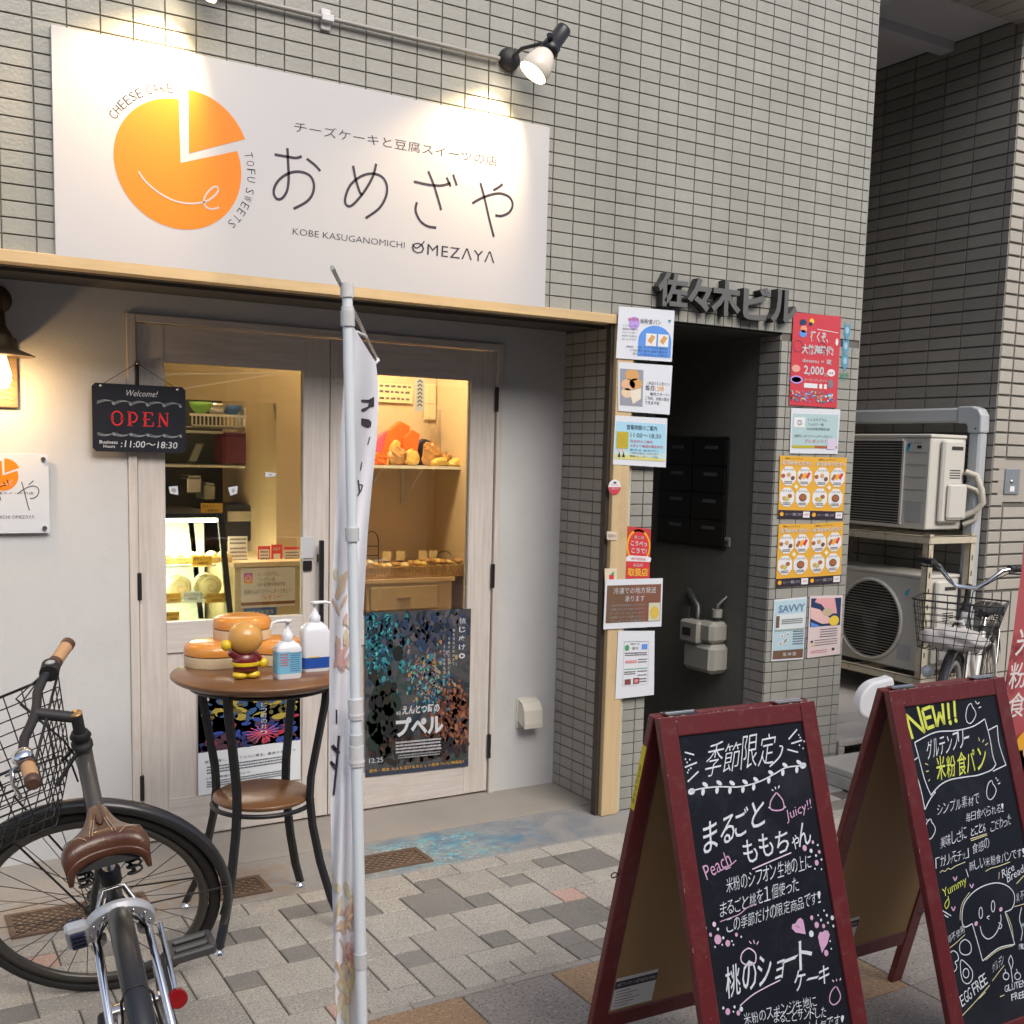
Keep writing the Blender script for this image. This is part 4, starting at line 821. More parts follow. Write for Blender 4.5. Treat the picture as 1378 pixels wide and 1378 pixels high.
for u, v, kind, lab in ((240, 787, 'roll', 'large cream roll cake on the middle showcase shelf, left'), (281, 791, 'roll', 'cream roll cake with swirled end on the middle shelf, beside the black frame'), (262, 829, 'cake', 'row of cream topped cake slices on the bottom showcase shelf'), (240, 735, 'cake', 'layered cake slices on the top showcase shelf, left'), (285, 737, 'cake', 'cream cake slices on the top showcase shelf, right'), (232, 832, 'cake', 'golden sponge cake at the left of the bottom showcase shelf')):
    q = oy(u, v, SY+.16); t = thing('cake', (q[0], SY+.16, q[2]), lab, 'cake')
    zb = [z for z in lev if z <= q[2]+.03][-1]
    if kind == 'roll':
        b = B(); b.lathe([(.0, 0), (.045, 0), (.052, .006), (.052, .13), (.046, .14), (0, .14)], (q[0], SY+.12, zb+.05), (0, 1, 0), 24, squash=(1, .9)); b.out('roll', M_CREAM, t)
        b = B(); s2 = XZ(SY+.119); s2.stroke([(q[0]+.004*k*math.cos(k*.9), zb+.05+.004*k*math.sin(k*.9)) for k in range(11)], .004, M_SPG, 1, None); s2.flush(t, 'swirl')
    else:
        for k in range(3):
            b = B(); b.box(q[0]-.08+.055*k, q[0]-.035+.055*k, SY+.1, SY+.22, zb+.001, zb+.03, ch=.003); o = b.out('sponge', M_SPG, t)
            b = B(); b.ball((q[0]-.058+.055*k, SY+.15, zb+.036), .022, 12, 8, (1, 2, .7)); b.out('cream', M_CREAM, t)
for u, v, mm, wd, lab in ((272, 755, M_OTAG, .085, 'orange price card on the showcase glass, upper'), (258, 803, M_WTAG, .075, 'white price card on the middle showcase shelf'), (290, 805, M_OTAG, .085, 'orange price card on the middle shelf, right'), (232, 805, M_OTAG, .07, 'orange price card on the middle shelf, left'), (285, 684, M_OTAG, .095, 'yellow card lying on top of the showcase'), (232, 830, M_OTAG, .06, 'orange price card on the bottom shelf')):
    q = oy(u, v, SY+.035); t = thing('price_card', tuple(q), lab, 'price card', 'price cards of the showcase'); b = B(); b.box(q[0]-wd/2, q[0]+wd/2, SY+.034, SY+.036, q[2]-.02, q[2]+.022); b.out('card', mm, t)
    s2 = XZ(SY+.033); s2.rect(q[0]-wd/2, q[2]-.02, q[0]+wd/2, q[2]+.022); s2.text('まるごとももちゃん' if mm is M_WTAG else '限定スイーツ', (.06, .45), (.94, .45), (.06, .12), INK, 1, 'st'); s2.text('¥850', (.3, .85), (.8, .85), (.3, .6), INK, 1, 'st'); s2.flush(t)
# counter with notices
CYY = 4.95
ct = thing('sales_counter', (1.75, CYY, 0), 'birch sales counter with small stands, inside the left door leaf', 'counter')
a = oy(316, 757, CYY); c = oy(440, 760, CYY); b = B(); b.box(a[0], c[0]+.1, CYY, CYY+.5, .005, a[2]-.022); b.out('body', M_IW, ct)
b = B(); b.box(a[0]-.01, c[0]+.12, CYY-.015, CYY+.52, a[2]-.0215, a[2]); b.out('top', mat('birch_top', (.68, .5, .3), .4), ct); CZ = a[2]
def notice(name, lab, y, u0, v0, u1, v1, bg, cont, cat='notice', thick=.003):
    a = oy(u0, v0, y); c = oy(u1, v1, y); t = thing(name, ((a[0]+c[0])/2, y, (a[2]+c[2])/2), lab, cat); b = B(); b.box(a[0], c[0], y, y+thick, c[2], a[2]); b.out('card', bg, t)
    s2 = XZ(y); s2.rect(a[0], c[2], c[0], a[2]); cont(s2); s2.flush(t); return t
M_CW = flat('card_white', (.7, .62, .55)); M_PK = flat('card_red', (.65, .05, .05)); M_BRN = flat('card_brown', (.25, .10, .04)); M_DBL = flat('card_blue', (.04, .10, .28))
def insta(s2, x, y, w, h):
    for i, cc in enumerate(((.55, .05, .35), (.75, .12, .2), (.85, .35, .08))): s2.poly([(x, y+h*i/3), (x+w, y+h*i/3), (x+w, y+h*(i+1)/3), (x, y+h*(i+1)/3)], flat('insta%d' % i, cc), 1, 'st')
    s2.stroke([(x+w*(.5+.36*math.cos(t)), y+h*(.5+.36*math.sin(t))) for t in [2*PI*k/4+PI/4 for k in range(4)]], .0025, M_WHITE, 2, 'st', closed=True)
    s2.stroke([(x+w*(.5+.18*math.cos(t)), y+h*(.5+.18*math.sin(t))) for t in [2*PI*k/8 for k in range(8)]], .002, M_WHITE, 2, 'st', closed=True)
def c1(s2):
    insta(s2, .06, .12, .15, .26)
    s2.text('インスタグラム', (.3, .22), (.7, .22), (.3, .10), INKG, 1, 'st'); s2.text('フォロワー様', (.32, .35), (.62, .35), (.32, .25), INKG, 1, 'st'); s2.text('300名様突破記念', (.3, .47), (.82, .47), (.3, .37), INKG, 1, 'st')
    s2.text('感謝を込めてクリームチーズを１つ', (.06, .66), (.92, .66), (.06, .54), INKG, 1, 'st'); s2.text('プレゼント！', (.35, .8), (.75, .8), (.35, .68), RED, 1, 'st'); s2.poly([(0, .86), (1, .86), (1, .94), (0, .94)], M_BRN, 1, 'st')
notice('counter_notice', 'white notice with a camera app logo taped to the counter front', CYY-.012, 324, 765, 397, 815, M_CW, c1)
notice('blue_notice', 'blue framed notice low on the counter front', CYY-.012, 328, 819, 372, 829, M_DBL, lambda s2: s2.text('商品お取置き', (.1, .75), (.9, .75), (.1, .25), WI, 1, 'st'))
notice('menu_card', 'white card of printed lines standing on the counter beside the showcase', CYY+.1, 307, 722, 333, 756, M_CW, lambda s2: (s2.lines(.1, .9, (.15, .3, .5, .65, .8), .08, INKG, 1, seed=3), s2.poly([(0, .9), (1, .9), (1, 1), (0, 1)], M_DBL, 1, 'st')))
notice('pay_card', 'white and red payment card standing on the counter', CYY+.1, 347, 735, 364, 757, M_PK, lambda s2: (s2.poly([(.1, .2), (.9, .2), (.9, .9), (.1, .9)], M_CW, 1, 'st'), s2.lines(.2, .8, (.4, .6, .8), .12, INKG, 2, seed=5)))
notice('pay_card', 'red payment card in the middle of the counter cards', CYY+.1, 365, 733, 380, 757, M_PK, lambda s2: (s2.poly([(.2, .5), (.8, .5), (.8, .9), (.2, .9)], M_CW, 1, 'st'), s2.text('PAY', (.2, .35), (.8, .35), (.2, .15), WI, 1, 'st')))
notice('pay_card', 'cream payment card at the right end of the counter cards', CYY+.1, 382, 736, 403, 755, M_CW, lambda s2: (s2.poly([(0, 0), (1, 0), (1, .2), (0, .2)], M_PK, 1, 'st'), s2.lines(.1, .9, (.45, .65, .85), .12, INKG, 2, seed=8)))
# right part: shelf, bags, baskets, drawers
RY2 = 5.35
b = B(); b.box(oy(480, 600, RY2)[0]-.1, 2.795, RY2+.32, RY2+.36, .005, 2.449); b.out('shelf_backing', M_WW, label='cream back wall behind the gift shelf, inside the right door leaf', cat='wall', loc=(2.3, RY2, 0))
gs = thing('gift_shelf', (2.4, RY2, 1.5), 'white wall shelf holding orange gift bags and packed sweets', 'shelf')
za = oy(560, 627, RY2)[2]; xl = oy(480, 622, RY2)[0]
b = B(); b.box(xl-.2, 2.794, RY2, RY2+.31, za-.015, za); b.out('board', M_WHITE, gs)
for u in (520, 575):
    q = oy(u, 640, RY2)[0]; b = B(); b.tube([(q, RY2+.06, za-.017), (q, RY2+.30, za-.2)], .006, 6); b.box(q-.006, q+.006, RY2+.305, RY2+.318, za-.22, za-.016); b.out('bracket', flat('brk', (.6, .58, .5)), gs)
def bag(u0, u1, v0, h, y, m, lab, tilt=0.0, nm='gift_bag', cat='bag'):
    a = oy(u0, v0, y)[0]; c = oy(u1, v0, y)[0]; t = thing(nm, ((a+c)/2, y, za), lab, cat); b = B()
    if nm == 'packet':
        r9 = random.Random(int(u0)); V = []; n9, m9 = 12, 8; cx9 = (a+c)/2
        for i in range(m9+1):
            for k in range(n9):
                T9 = PI*i/m9; A9 = 2*PI*k/n9; q9 = 1+r9.uniform(-.22, .22); V.append((cx9+(c-a)*.52*q9*math.sin(T9)**.7*math.cos(A9)+tilt*.3*math.cos(T9), y+.03+.03*q9*math.sin(T9)*math.sin(A9), max(za+.001, za+h*.5+h*.52*q9*math.cos(T9))))
        b.add(V, [(i*n9+k, (i+1)*n9+k, (i+1)*n9+(k+1) % n9, i*n9+(k+1) % n9) for i in range(m9) for k in range(n9)]); b.out('body', m, t)
    else: b.prism([(a, y, za+.001), (c, y, za+.001), (c+tilt+.004, y, za+h), (a+(c-a)*.55+tilt, y, za+h*1.12), (a+tilt, y, za+h*.86)], (0, .05, 0)); b.out('body', m, t, bevel=.004)
    b = B(); b.tube([(a+(c-a)*.3+tilt*.9, y+.02, za+h*.9), (a+(c-a)*.5+tilt*1.1, y+.02, za+h*1.12), (a+(c-a)*.7+tilt*.9, y+.02, za+h*.9)], .003, 6); b.out('fold', m, t)
M_ORB = mat('orange_bag', (.80, .16, .02), .35, var=.25, vscale=25); M_PKB = mat('pink_bag', (.62, .12, .22), .35, var=.25, vscale=25); M_YB = mat('yellow_pack', (.72, .50, .14), .35, var=.3, vscale=40); M_BRP = mat('brown_pack', (.48, .26, .10), .35, var=.3, vscale=40)
bag(498, 520, 600, .16, RY2+.16, M_PKB, 'pink gift bag at the left of the gift shelf', .04)
bag(512, 540, 600, .21, RY2+.13, M_ORB, 'tall orange gift bag on the gift shelf, tilted right', .05)
bag(540, 560, 600, .17, RY2+.10, M_ORB, 'orange gift bag with pointed top in the middle of the gift shelf', .02)
bag(562, 584, 600, .13, RY2+.17, mat('navy_bag', (.02, .03, .07), .4), 'dark navy gift bag behind the packed sweets on the gift shelf', -.01)
bag(524, 534, 600, .12, RY2+.09, M_YB, 'narrow yellow bag between the orange bags on the gift shelf', .02)
bag(612, 626, 600, .10, RY2+.20, M_CREAM, 'cream ribboned packet at the far right of the gift shelf', 0, 'packet', 'packet')
bag(596, 610, 620, .07, RY2+.09, M_BRP, 'small brown packet behind the flat yellow packets', 0, 'packet', 'packet')
bag(502, 524, 620, .06, RY2+.02, M_ORB, 'small flat orange packet at the front left of the gift shelf', 0, 'packet', 'packet')
bag(526, 548, 620, .09, RY2+.03, M_BRP, 'clear packet of brown sweets at the front of the gift shelf', 0, 'packet', 'packet')
bag(548, 566, 620, .08, RY2+.03, M_YB, 'clear packet of yellow sweets in the middle front of the gift shelf', 0, 'packet', 'packet')
bag(572, 596, 620, .12, RY2+.08, M_BRP, 'brown loaf pack on the gift shelf near the white card', 0, 'packet', 'packet')
bag(584, 606, 622, .045, RY2+.01, M_YB, 'flat yellow biscuit packet lying at the front of the gift shelf', .03, 'packet', 'packet')
bag(608, 632, 622, .045, RY2+.01, M_YB, 'flat yellow biscuit packet at the right end of the gift shelf', .03, 'packet', 'packet')
notice('wall_menu', 'cream menu sheet on the shop wall behind the gift shelf', RY2+.3, 508, 515, 555, 543, flat('menu_cream', (.70, .62, .42)), lambda s2: s2.lines(.06, .94, (.2, .5, .85), .14, INKG, 1, seed=9))
notice('arrow_strip', 'grey strip of black chevrons hanging over the gift shelf', RY2+.05, 559, 509, 571, 554, flat('strip_grey', (.36, .40, .46)), lambda s2: [s2.stroke([(.25, .12*k+.12), (.5, .12*k+.05), (.75, .12*k+.12)], .008, INK, 1, 'st', smooth=False) for k in range(7)])
notice('wall_paper', 'plain pale sheet on the shop wall beside the chevron strip', RY2+.3, 571, 516, 586, 565, flat('pale_sheet', (.70, .60, .42)), lambda s2: s2.poly([(.1, .55), (.9, .55), (.9, .56), (.1, .56)], INKG, 1, 'st'))
notice('scroll_poster', 'narrow faded poster standing at the right of the gift shelf', RY2+.25, 590, 552, 618, 612, flat('faded', (.52, .42, .34)), lambda s2: s2.lines(.15, .85, tuple(.1+.08*k for k in range(11)), .04, INKG, 1, seed=4))
dw = thing('drawer_cabinet', (2.4, RY2, 0), 'birch drawer cabinet under the snack baskets, inside the right door leaf', 'cabinet')
zc = oy(560, 778, RY2-.1)[2]; x0d = oy(493, 780, RY2-.1)[0]; b = B(); b.box(x0d, 2.70, RY2-.1, RY2+.30, .01, zc-.02); b.out('body', M_IW, dw)
b = B(); b.box(x0d-.01, 2.71, RY2-.115, RY2+.31, zc-.0195, zc); b.out('top', MATS['birch_top'], dw)
for k in range(5):
    b = B(); b.box(x0d+.02, x0d+.40, RY2-.115, RY2-.101, zc-.16-.13*k, zc-.04-.13*k, ch=.002); o = b.out('drawer', M_IW, dw); b = B(); b.box(x0d+.17, x0d+.24, RY2-.125, RY2-.1155, zc-.105-.13*k, zc-.095-.13*k); b.out('pull', flat('pull', (.35, .22, .12)), o)
M_WICK = mat('wicker', (.52, .34, .14), .7, var=.3, vscale=60)
for u0, u1, lab in ((490, 538, 'wicker tray of snacks at the left on the drawer cabinet'), (540, 590, 'wicker tray of snacks in the middle on the drawer cabinet'), (592, 618, 'small wicker tray at the right on the drawer cabinet')):
    xa = oy(u0, 770, RY2-.05)[0]; xb = oy(u1, 770, RY2-.05)[0]; t = thing('snack_basket', ((xa+xb)/2, RY2, zc), lab, 'basket', 'snack baskets on the drawer cabinet'); b = B()
    for k in range(7): z = zc+.004+.009*k; e = .0015*k; b.tube([(xa-e, RY2-.08-e, z), (xb+e, RY2-.08-e, z), (xb+e, RY2+.12+e, z), (xa-e, RY2+.12+e, z)], .0035, 5, closed=True)
    nn = int((xb-xa)/.016)
    for k in range(nn+1): x = xa+(xb-xa)*k/nn; b.tube([(x, RY2-.083, zc+.001), (x, RY2-.095, zc+.066)], .0028, 5)
    b.out('weave', M_WICK, t)
    b = B(); b.box(xa, xb, RY2-.078, RY2+.118, zc+.001, zc+.004); b.out('base', M_WICK, t)
    for k in range(int((xb-xa)/.03)+1):
        b = B(); x = xa+.02+.03*k; b.ball((x, RY2-.03+rnd.uniform(-.02, .04), zc+.06+rnd.uniform(0, .02)), .022, 8, 6, (1, 1.4, .7)); b.out('snack', rnd.choice([M_YB, M_BRP, M_CREAM]), t)
for u, v, r9, mm, lab, cat, nm in ((536, 748, .032, flat('gift_purple', (.25, .12, .18)), 'dark round tin behind the snack trays', 'tin', 'round_tin'), (566, 752, .030, M_YB, 'yellow wrapped cake behind the snack trays', 'cake', 'wrapped_cake'), (518, 745, .034, M_BRP, 'brown wrapped cake behind the left snack tray', 'cake', 'wrapped_cake'), (580, 748, .026, flat('jam_green', (.12, .15, .06)), 'green jar behind the middle snack tray', 'jar', 'jar')):
    q = oy(u, v, RY2+.18); t = thing(nm, (q[0], RY2+.18, zc), lab, cat); b = B(); b.lathe([(r9, 0), (r9*1.05, .03), (r9*.9, .06), (r9*.5, .07), (0, .072)], (q[0], RY2+.18, zc+.001), n=14); b.out('body', mm, t); b = B(); b.box(q[0]-.03, q[0]+.02, RY2+.14, RY2+.143, zc+.07, zc+.12); b.out('card', M_CREAM, t)
wk = thing('wire_basket', (2.6, RY2, zc), 'round black wire basket behind the snack trays', 'basket'); q = oy(598, 745, RY2+.1); b = B()
for k in range(8): a_ = PI*k/8; b.tube([(q[0]+.05*math.cos(a_+2*PI*s_/12*0)*1, RY2+.1+.05*math.sin(a_), zc+.07), (q[0]+.03*math.cos(a_), RY2+.1+.03*math.sin(a_), zc+.01)], .002, 4); b.tube([(q[0]-.05*math.cos(a_), RY2+.1-.05*math.sin(a_), zc+.07), (q[0]-.03*math.cos(a_), RY2+.1-.03*math.sin(a_), zc+.01)], .002, 4)
for z, r in ((.01, .03), (.04, .042), (.07, .05)): b.tube([(q[0]+r*math.cos(2*PI*k/16), RY2+.1+r*math.sin(2*PI*k/16), zc+z) for k in range(16)], .0025, 5, closed=True)
b.out('wires', M_BLACK, wk); b = B(); b.tube([(q[0]+.05*math.cos(PI*k/8), RY2+.1, zc+.07+.05*math.sin(PI*k/8)) for k in range(9)], .0025, 5); b.out('handle', M_BLACK, wk)
wk2 = thing('wire_rack', (2.2, RY2, zc), 'tall arched black wire rack at the left on the drawer cabinet', 'rack'); q = oy(500, 740, RY2+.15); b = B()
for dx in (-.04, .04): b.tube([(q[0]+dx, RY2+.15, zc), (q[0]+dx, RY2+.15, zc+.17)], .003, 5)
b.tube([(q[0]-.04*math.cos(PI*k/8), RY2+.15, zc+.17+.06*math.sin(PI*k/8)) for k in range(9)], .003, 5); b.out('wires', M_BLACK, wk2)
b = B()
for z in (.03, .10, .15): b.tube([(q[0]-.04, RY2+.15, zc+z), (q[0]+.04, RY2+.15, zc+z)], .0025, 5)
b.out('bars', M_BLACK, wk2)
# ================================================================== papers and posters
PINK = flat('print_pink', (.70, .25, .28)); PURP = flat('print_lilac', (.45, .32, .75)); BLUE = flat('print_blue', (.10, .28, .72)); LBLUE = flat('print_light_blue', (.35, .62, .78)); CREAM = flat('print_cream', (.72, .66, .48))
YEL = flat('print_yellow', (.75, .55, .06)); OLIVE = flat('print_olive', (.45, .40, .04)); GRN = flat('print_green', (.06, .34, .14)); BREAD = flat('print_bread', (.60, .33, .12)); BRN = flat('print_brown', (.16, .09, .055)); GREY = flat('print_grey', (.30, .30, .30)); NAVY = flat('print_navy', (.02, .04, .12)); WH = flat('print_white', (.72, .74, .76)); REDP = flat('print_red', (.60, .045, .05)); ORP = flat('print_amber', (.78, .40, .03)); TEAL = flat('print_teal', (.04, .26, .32)); PAG = flat('print_pale_teal', (.40, .56, .58)); SMK = flat('print_smoke', (.20, .19, .24)); RUST = flat('print_rust', (.35, .12, .05))
INKB = mat('ink_black_blue', (.03, .04, .07), .5); INKR = mat('ink_crimson', (.55, .05, .08), .5); INKO = mat('ink_amber', (.75, .42, .05), .5)
M_LAM = mat('laminated_paper', (.68, .72, .78), .22, coat=.3)
def poster(lab, tl, tr, br, bl, y, content, bg=None, name='poster', cat='poster', th=.002, group=None):
    sf = XZ(y); sf.quad(tl, tr, br, bl); P = [sf.P(a, b_, 0) for a, b_ in [sf.q[0], sf.q[1], sf.q[2], sf.q[3]]]; cc = sum(P, Vector())/4
    t = thing(name, tuple(cc), lab, cat, group); b = B(); b.prism([P[3], P[2], P[1], P[0]], (0, th, 0)); b.out('sheet', bg or M_LAM, t); content(sf); sf.flush(t); return t
def R_(sf, x0, y0, x1, y1, m, k=1): sf.poly([(x0, y0), (x1, y0), (x1, y1), (x0, y1)], m, k, 'st')
def T_(sf, t, x0, y1, x1, h, m, k=2, **kw): sf.text(t, (x0, y1), (x1, y1), (x0, y1-h), m, k, 'st', **kw)
YP = F-.034
def p1(s):
    s.poly([(.37, .93)]+[(.67+.30*math.cos(t), .62-.30*math.sin(t)*1.0) for t in [PI-PI*k/14 for k in range(15)]]+[(.97, .93)], BLUE, 1, 'st'); s.ell(.28, .30, .095, .125, PURP, 2, 'st')
    T_(s, '米粉食パン', .38, .30, .76, .10, INKB, 3); T_(s, '新発売', .17, .27, .36, .07, INKR, 3)
    s.poly([(.88, .19), (.95, .19), (.915, .26)], TEAL, 1, 'st')
    for k, t in enumerate(('もっちりふわふわ食感', '国産米粉を使用した', 'グルテンフリーの食パン', '毎日食べても飽きない', 'おいしさです')): T_(s, t, .08, .38+.065*k, .33+.02*(k % 2), .042, INKG)
    for x in (.50, .72): R_(s, x, .48, x+.19, .72, WH, 3); s.poly([(x+.03, .62), (x+.1, .50), (x+.17, .54), (x+.1, .68)], BREAD, 4, 'st')
    for k, t in enumerate(('価格 一本 ８００円 (税込)', 'ご予約承ります お取り置き可', '詳しくはスタッフまで')): T_(s, t, .16+.06*k, .78+.065*k, .90, .042, INKB, 5)
poster('white laminated flyer with a blue dome and lilac dot, topmost on the timber post', (833, 412), (908, 418), (904, 487), (829, 482), YP, p1)
def p2(s):
    R_(s, .03, .13, .46, .88, flat('print_photo_blue', (.28, .30, .36)), 1)
    for x, y, r, m in ((.25, .25, .13, BREAD), (.18, .45, .13, flat('print_bun', (.68, .42, .25))), (.32, .42, .12, BREAD), (.16, .62, .11, flat('print_toast', (.70, .55, .38)))): s.ell(x, y, r, r*.9, m, 2, 'st')
    s.poly([(.2, .58), (.42, .50), (.42, .72), (.27, .84)], flat('print_loaf', (.72, .66, .56)), 3, 'st')
    T_(s, '〈本日のミニ食パン〉', .54, .42, .97, .07, INKG); T_(s, '毎日', .50, .54, .67, .11, INKB); T_(s, '12時', .69, .54, .86, .11, INKO)
    T_(s, '販売スタート！', .60, .64, .97, .07, INKB); T_(s, 'ご予約、お取り置き', .50, .73, .97, .07, INKB); T_(s, 'できます◎', .50, .82, .78, .07, INKB)
poster('white laminated flyer with a photo of mini loaves, second on the timber post', (832, 487), (905, 492), (901, 558), (832, 553), YP+.002, p2)
def p3(s):
    R_(s, .02, .12, .98, .72, LBLUE, 1); R_(s, .02, .72, .98, .86, flat('print_sky', (.50, .66, .66)), 1); s.poly([(.02, .88), (.02, .78), (.4, .80), (.98, .84), (.98, .88)], flat('print_lawn', (.62, .60, .22)), 2, 'st')
    T_(s, '営業時間のご案内', .22, .27, .80, .10, INKB, 3); T_(s, '11:00〜18:30', .30, .42, .88, .09, INKG, 3); R_(s, .04, .32, .26, .66, OLIVE, 3)
    for k in range(4): T_(s, ('定休日', '火曜日', '水曜日', '祝日')[k], .07, .41+.07*k, .22, .045, INKO, 4)
    T_(s, '定休日のご案内', .30, .53, .72, .06, INKR, 3); T_(s, '４月より毎週水曜定休日', .30, .62, .92, .06, INKR, 3)
    for k, t in enumerate(('誠に申し訳、誠にありがとう', 'ご予約お待ちしております', '営業カレンダー、ご予約')): T_(s, t, .30, .70+.065*k, .84, .045, INKB, 3)
    for x in (.10, .18): s.ell(x, .70, .03, .035, flat('print_skin', (.7, .5, .38)), 3, 'st'); s.poly([(x-.03, .84), (x, .73), (x+.03, .84)], INKB, 3, 'st')
poster('pale blue opening hours notice, third on the timber post', (828, 559), (898, 563), (896, 629), (825, 625), YP+.004, p3)
def p4(s):
    s.ell(.5, .5, .5, .5, WH, 1, 'st', 28); s.poly([(.5+.5*math.cos(t), .5+.5*math.sin(t)) for t in [0.0+PI*k/14 for k in range(15)]], INKR, 2, 'st'); T_(s, 'バリアフリー', .16, .44, .86, .14, INKR, 3); T_(s, '応援宣言の店', .22, .66, .80, .12, WI, 3); R_(s, .38, .14, .62, .26, NAVY, 3)
def disc_sticker(lab, u, v, r):
    q = oy(u, v, F-.03); t = thing('sticker', tuple(q), lab, 'sticker'); b = B(); b.lathe([(r, 0), (r, .0015)], (q[0], F-.0285, q[2]), (0, -1, 0), 28); b.out('disc', flat('sticker_pink', (.7, .55, .52)), t); s = XZ(F-.0301); s.rect(q[0]-r, q[2]-r, q[0]+r, q[2]+r); p4(s); s.flush(t)
disc_sticker('round pink and white sticker on the timber post', 827, 655.5, .0315)
poster('tiny cream paper note on the timber post', (817, 715), (830, 716), (830, 727), (817, 726), F-.031, lambda s: T_(s, '見守り', .1, .8, .9, .5, INKG), bg=flat('note_cream', (.66, .56, .45)), name='paper_note', cat='note')
poster('small cream card with a red shape above the brown flyer', (814, 765), (830, 765), (830, 800), (814, 800), F-.0305, lambda s: (s.poly([(.35, .25), (.75, .2), (.75, .75), (.35, .75)], REDP, 1, 'st'), s.poly([(.5, .2), (.8, .1), (.7, .3)], GRN, 2, 'st')), bg=flat('card_cream', (.66, .58, .45)), name='paper_card', cat='card')
def p5(s):
    s.ell(.5, .36, .50, .33, ORP, 1, 'st', 30); s.ell(.5, .36, .43, .285, REDP, 2, 'st', 30); s.ell(.5, .06, .24, .06, REDP, 1, 'st'); R_(s, .02, .55, .98, .99, REDP, 2)
    T_(s, 'こうべっ', .16, .36, .84, .10, WI, 4, off=.03); T_(s, 'こうて!', .20, .50, .82, .10, WI, 4, off=.03); s.poly([(-.02, .60), (.1, .55), (.9, .55), (1.04, .58), (1.0, .66), (0, .66)], WH, 3, 'st')
    T_(s, '神戸商店街', .2, .64, .8, .06, INKR, 4); T_(s, '商品券', .3, .76, .7, .06, WI, 4); T_(s, '取扱店', .08, .95, .92, .16, INKO, 4, off=.03); T_(s, '第二弾', .3, .22, .7, .06, WI, 4)
def cut(s): p5(s)
poster('red and orange coupon badge poster with round top, above the brown flyer', (844, 708), (876, 712), (874, 779), (841, 779), F-.010, p5, bg=flat('badge_red', (.5, .05, .04)), th=.001)
def p6(s):
    R_(s, .03, .12, .97, .88, BRN, 1); s.poly([(.4, .12), (.97, .12), (.97, .88), (.62, .88)], flat('print_mahogany', (.20, .085, .055)), 2, 'st'); T_(s, '冷凍での地方発送', .14, .30, .88, .13, WI, 3); T_(s, '承ります', .34, .46, .68, .12, WI, 3)
    for k, t in enumerate(('冷凍対応可能な商品もございますので', 'お気軽にスタッフまでお問い合わせ下さい', 'チーズケーキ・ロールケーキなど', 'お客様アンケート回答いただくと', 'プレゼント企画あり')): T_(s, t, .10, .55+.08*k, .70, .045, SILV, 3)
    R_(s, .76, .50, .96, .87, flat('print_plate', (.55, .56, .42)), 3); s.ell(.86, .70, .08, .13, flat('print_pudding', (.62, .44, .08)), 4, 'st')
poster('brown flyer with white border about frozen shipping, low on the timber post', (815, 780), (892, 778), (890, 843), (812, 847), YP, p6)
def p7(s):
    s.stroke([(.17, .16), (.83, .16), (.83, .82), (.17, .82)], .0016, GREY, 1, 'st', smooth=False, closed=True); s.ell(.25, .25, .06, .045, GRN, 2, 'st'); R_(s, .65, .20, .80, .28, BLUE, 2); T_(s, '期間中２倍', .34, .21, .58, .03, INKG); T_(s, '還元', .38, .28, .56, .04, INKG)
    s.lines(.2, .8, (.34, .37), .02, INKG, 2, seed=2); R_(s, .22, .44, .52, .48, PINK, 2); R_(s, .2, .565, .8, .575, GRN, 2); s.lines(.2, .5, (.62, .65), .02, INKG, 2, seed=6); s.lines(.55, .8, (.44, .48, .62, .68, .74, .78), .02, INKG, 2, seed=7)
    T_(s, 'LINE Pay', .24, .475, .5, .025, WI, 3); s.poly([(.22, .72), (.38, .72), (.38, .80), (.22, .80)], flat('print_dark_red', (.2, .06, .06)), 2, 'st'); s.poly([(.44, .71), (.60, .71), (.60, .80), (.44, .80)], flat('print_dark_red', (.2, .06, .06)), 2, 'st'); R_(s, .47, .73, .57, .78, PINK, 3)
poster('white flyer with small green and blue app badges, lowest on the timber post', (832, 849), (881, 849), (880, 935), (828, 941), YP+.002, p7)
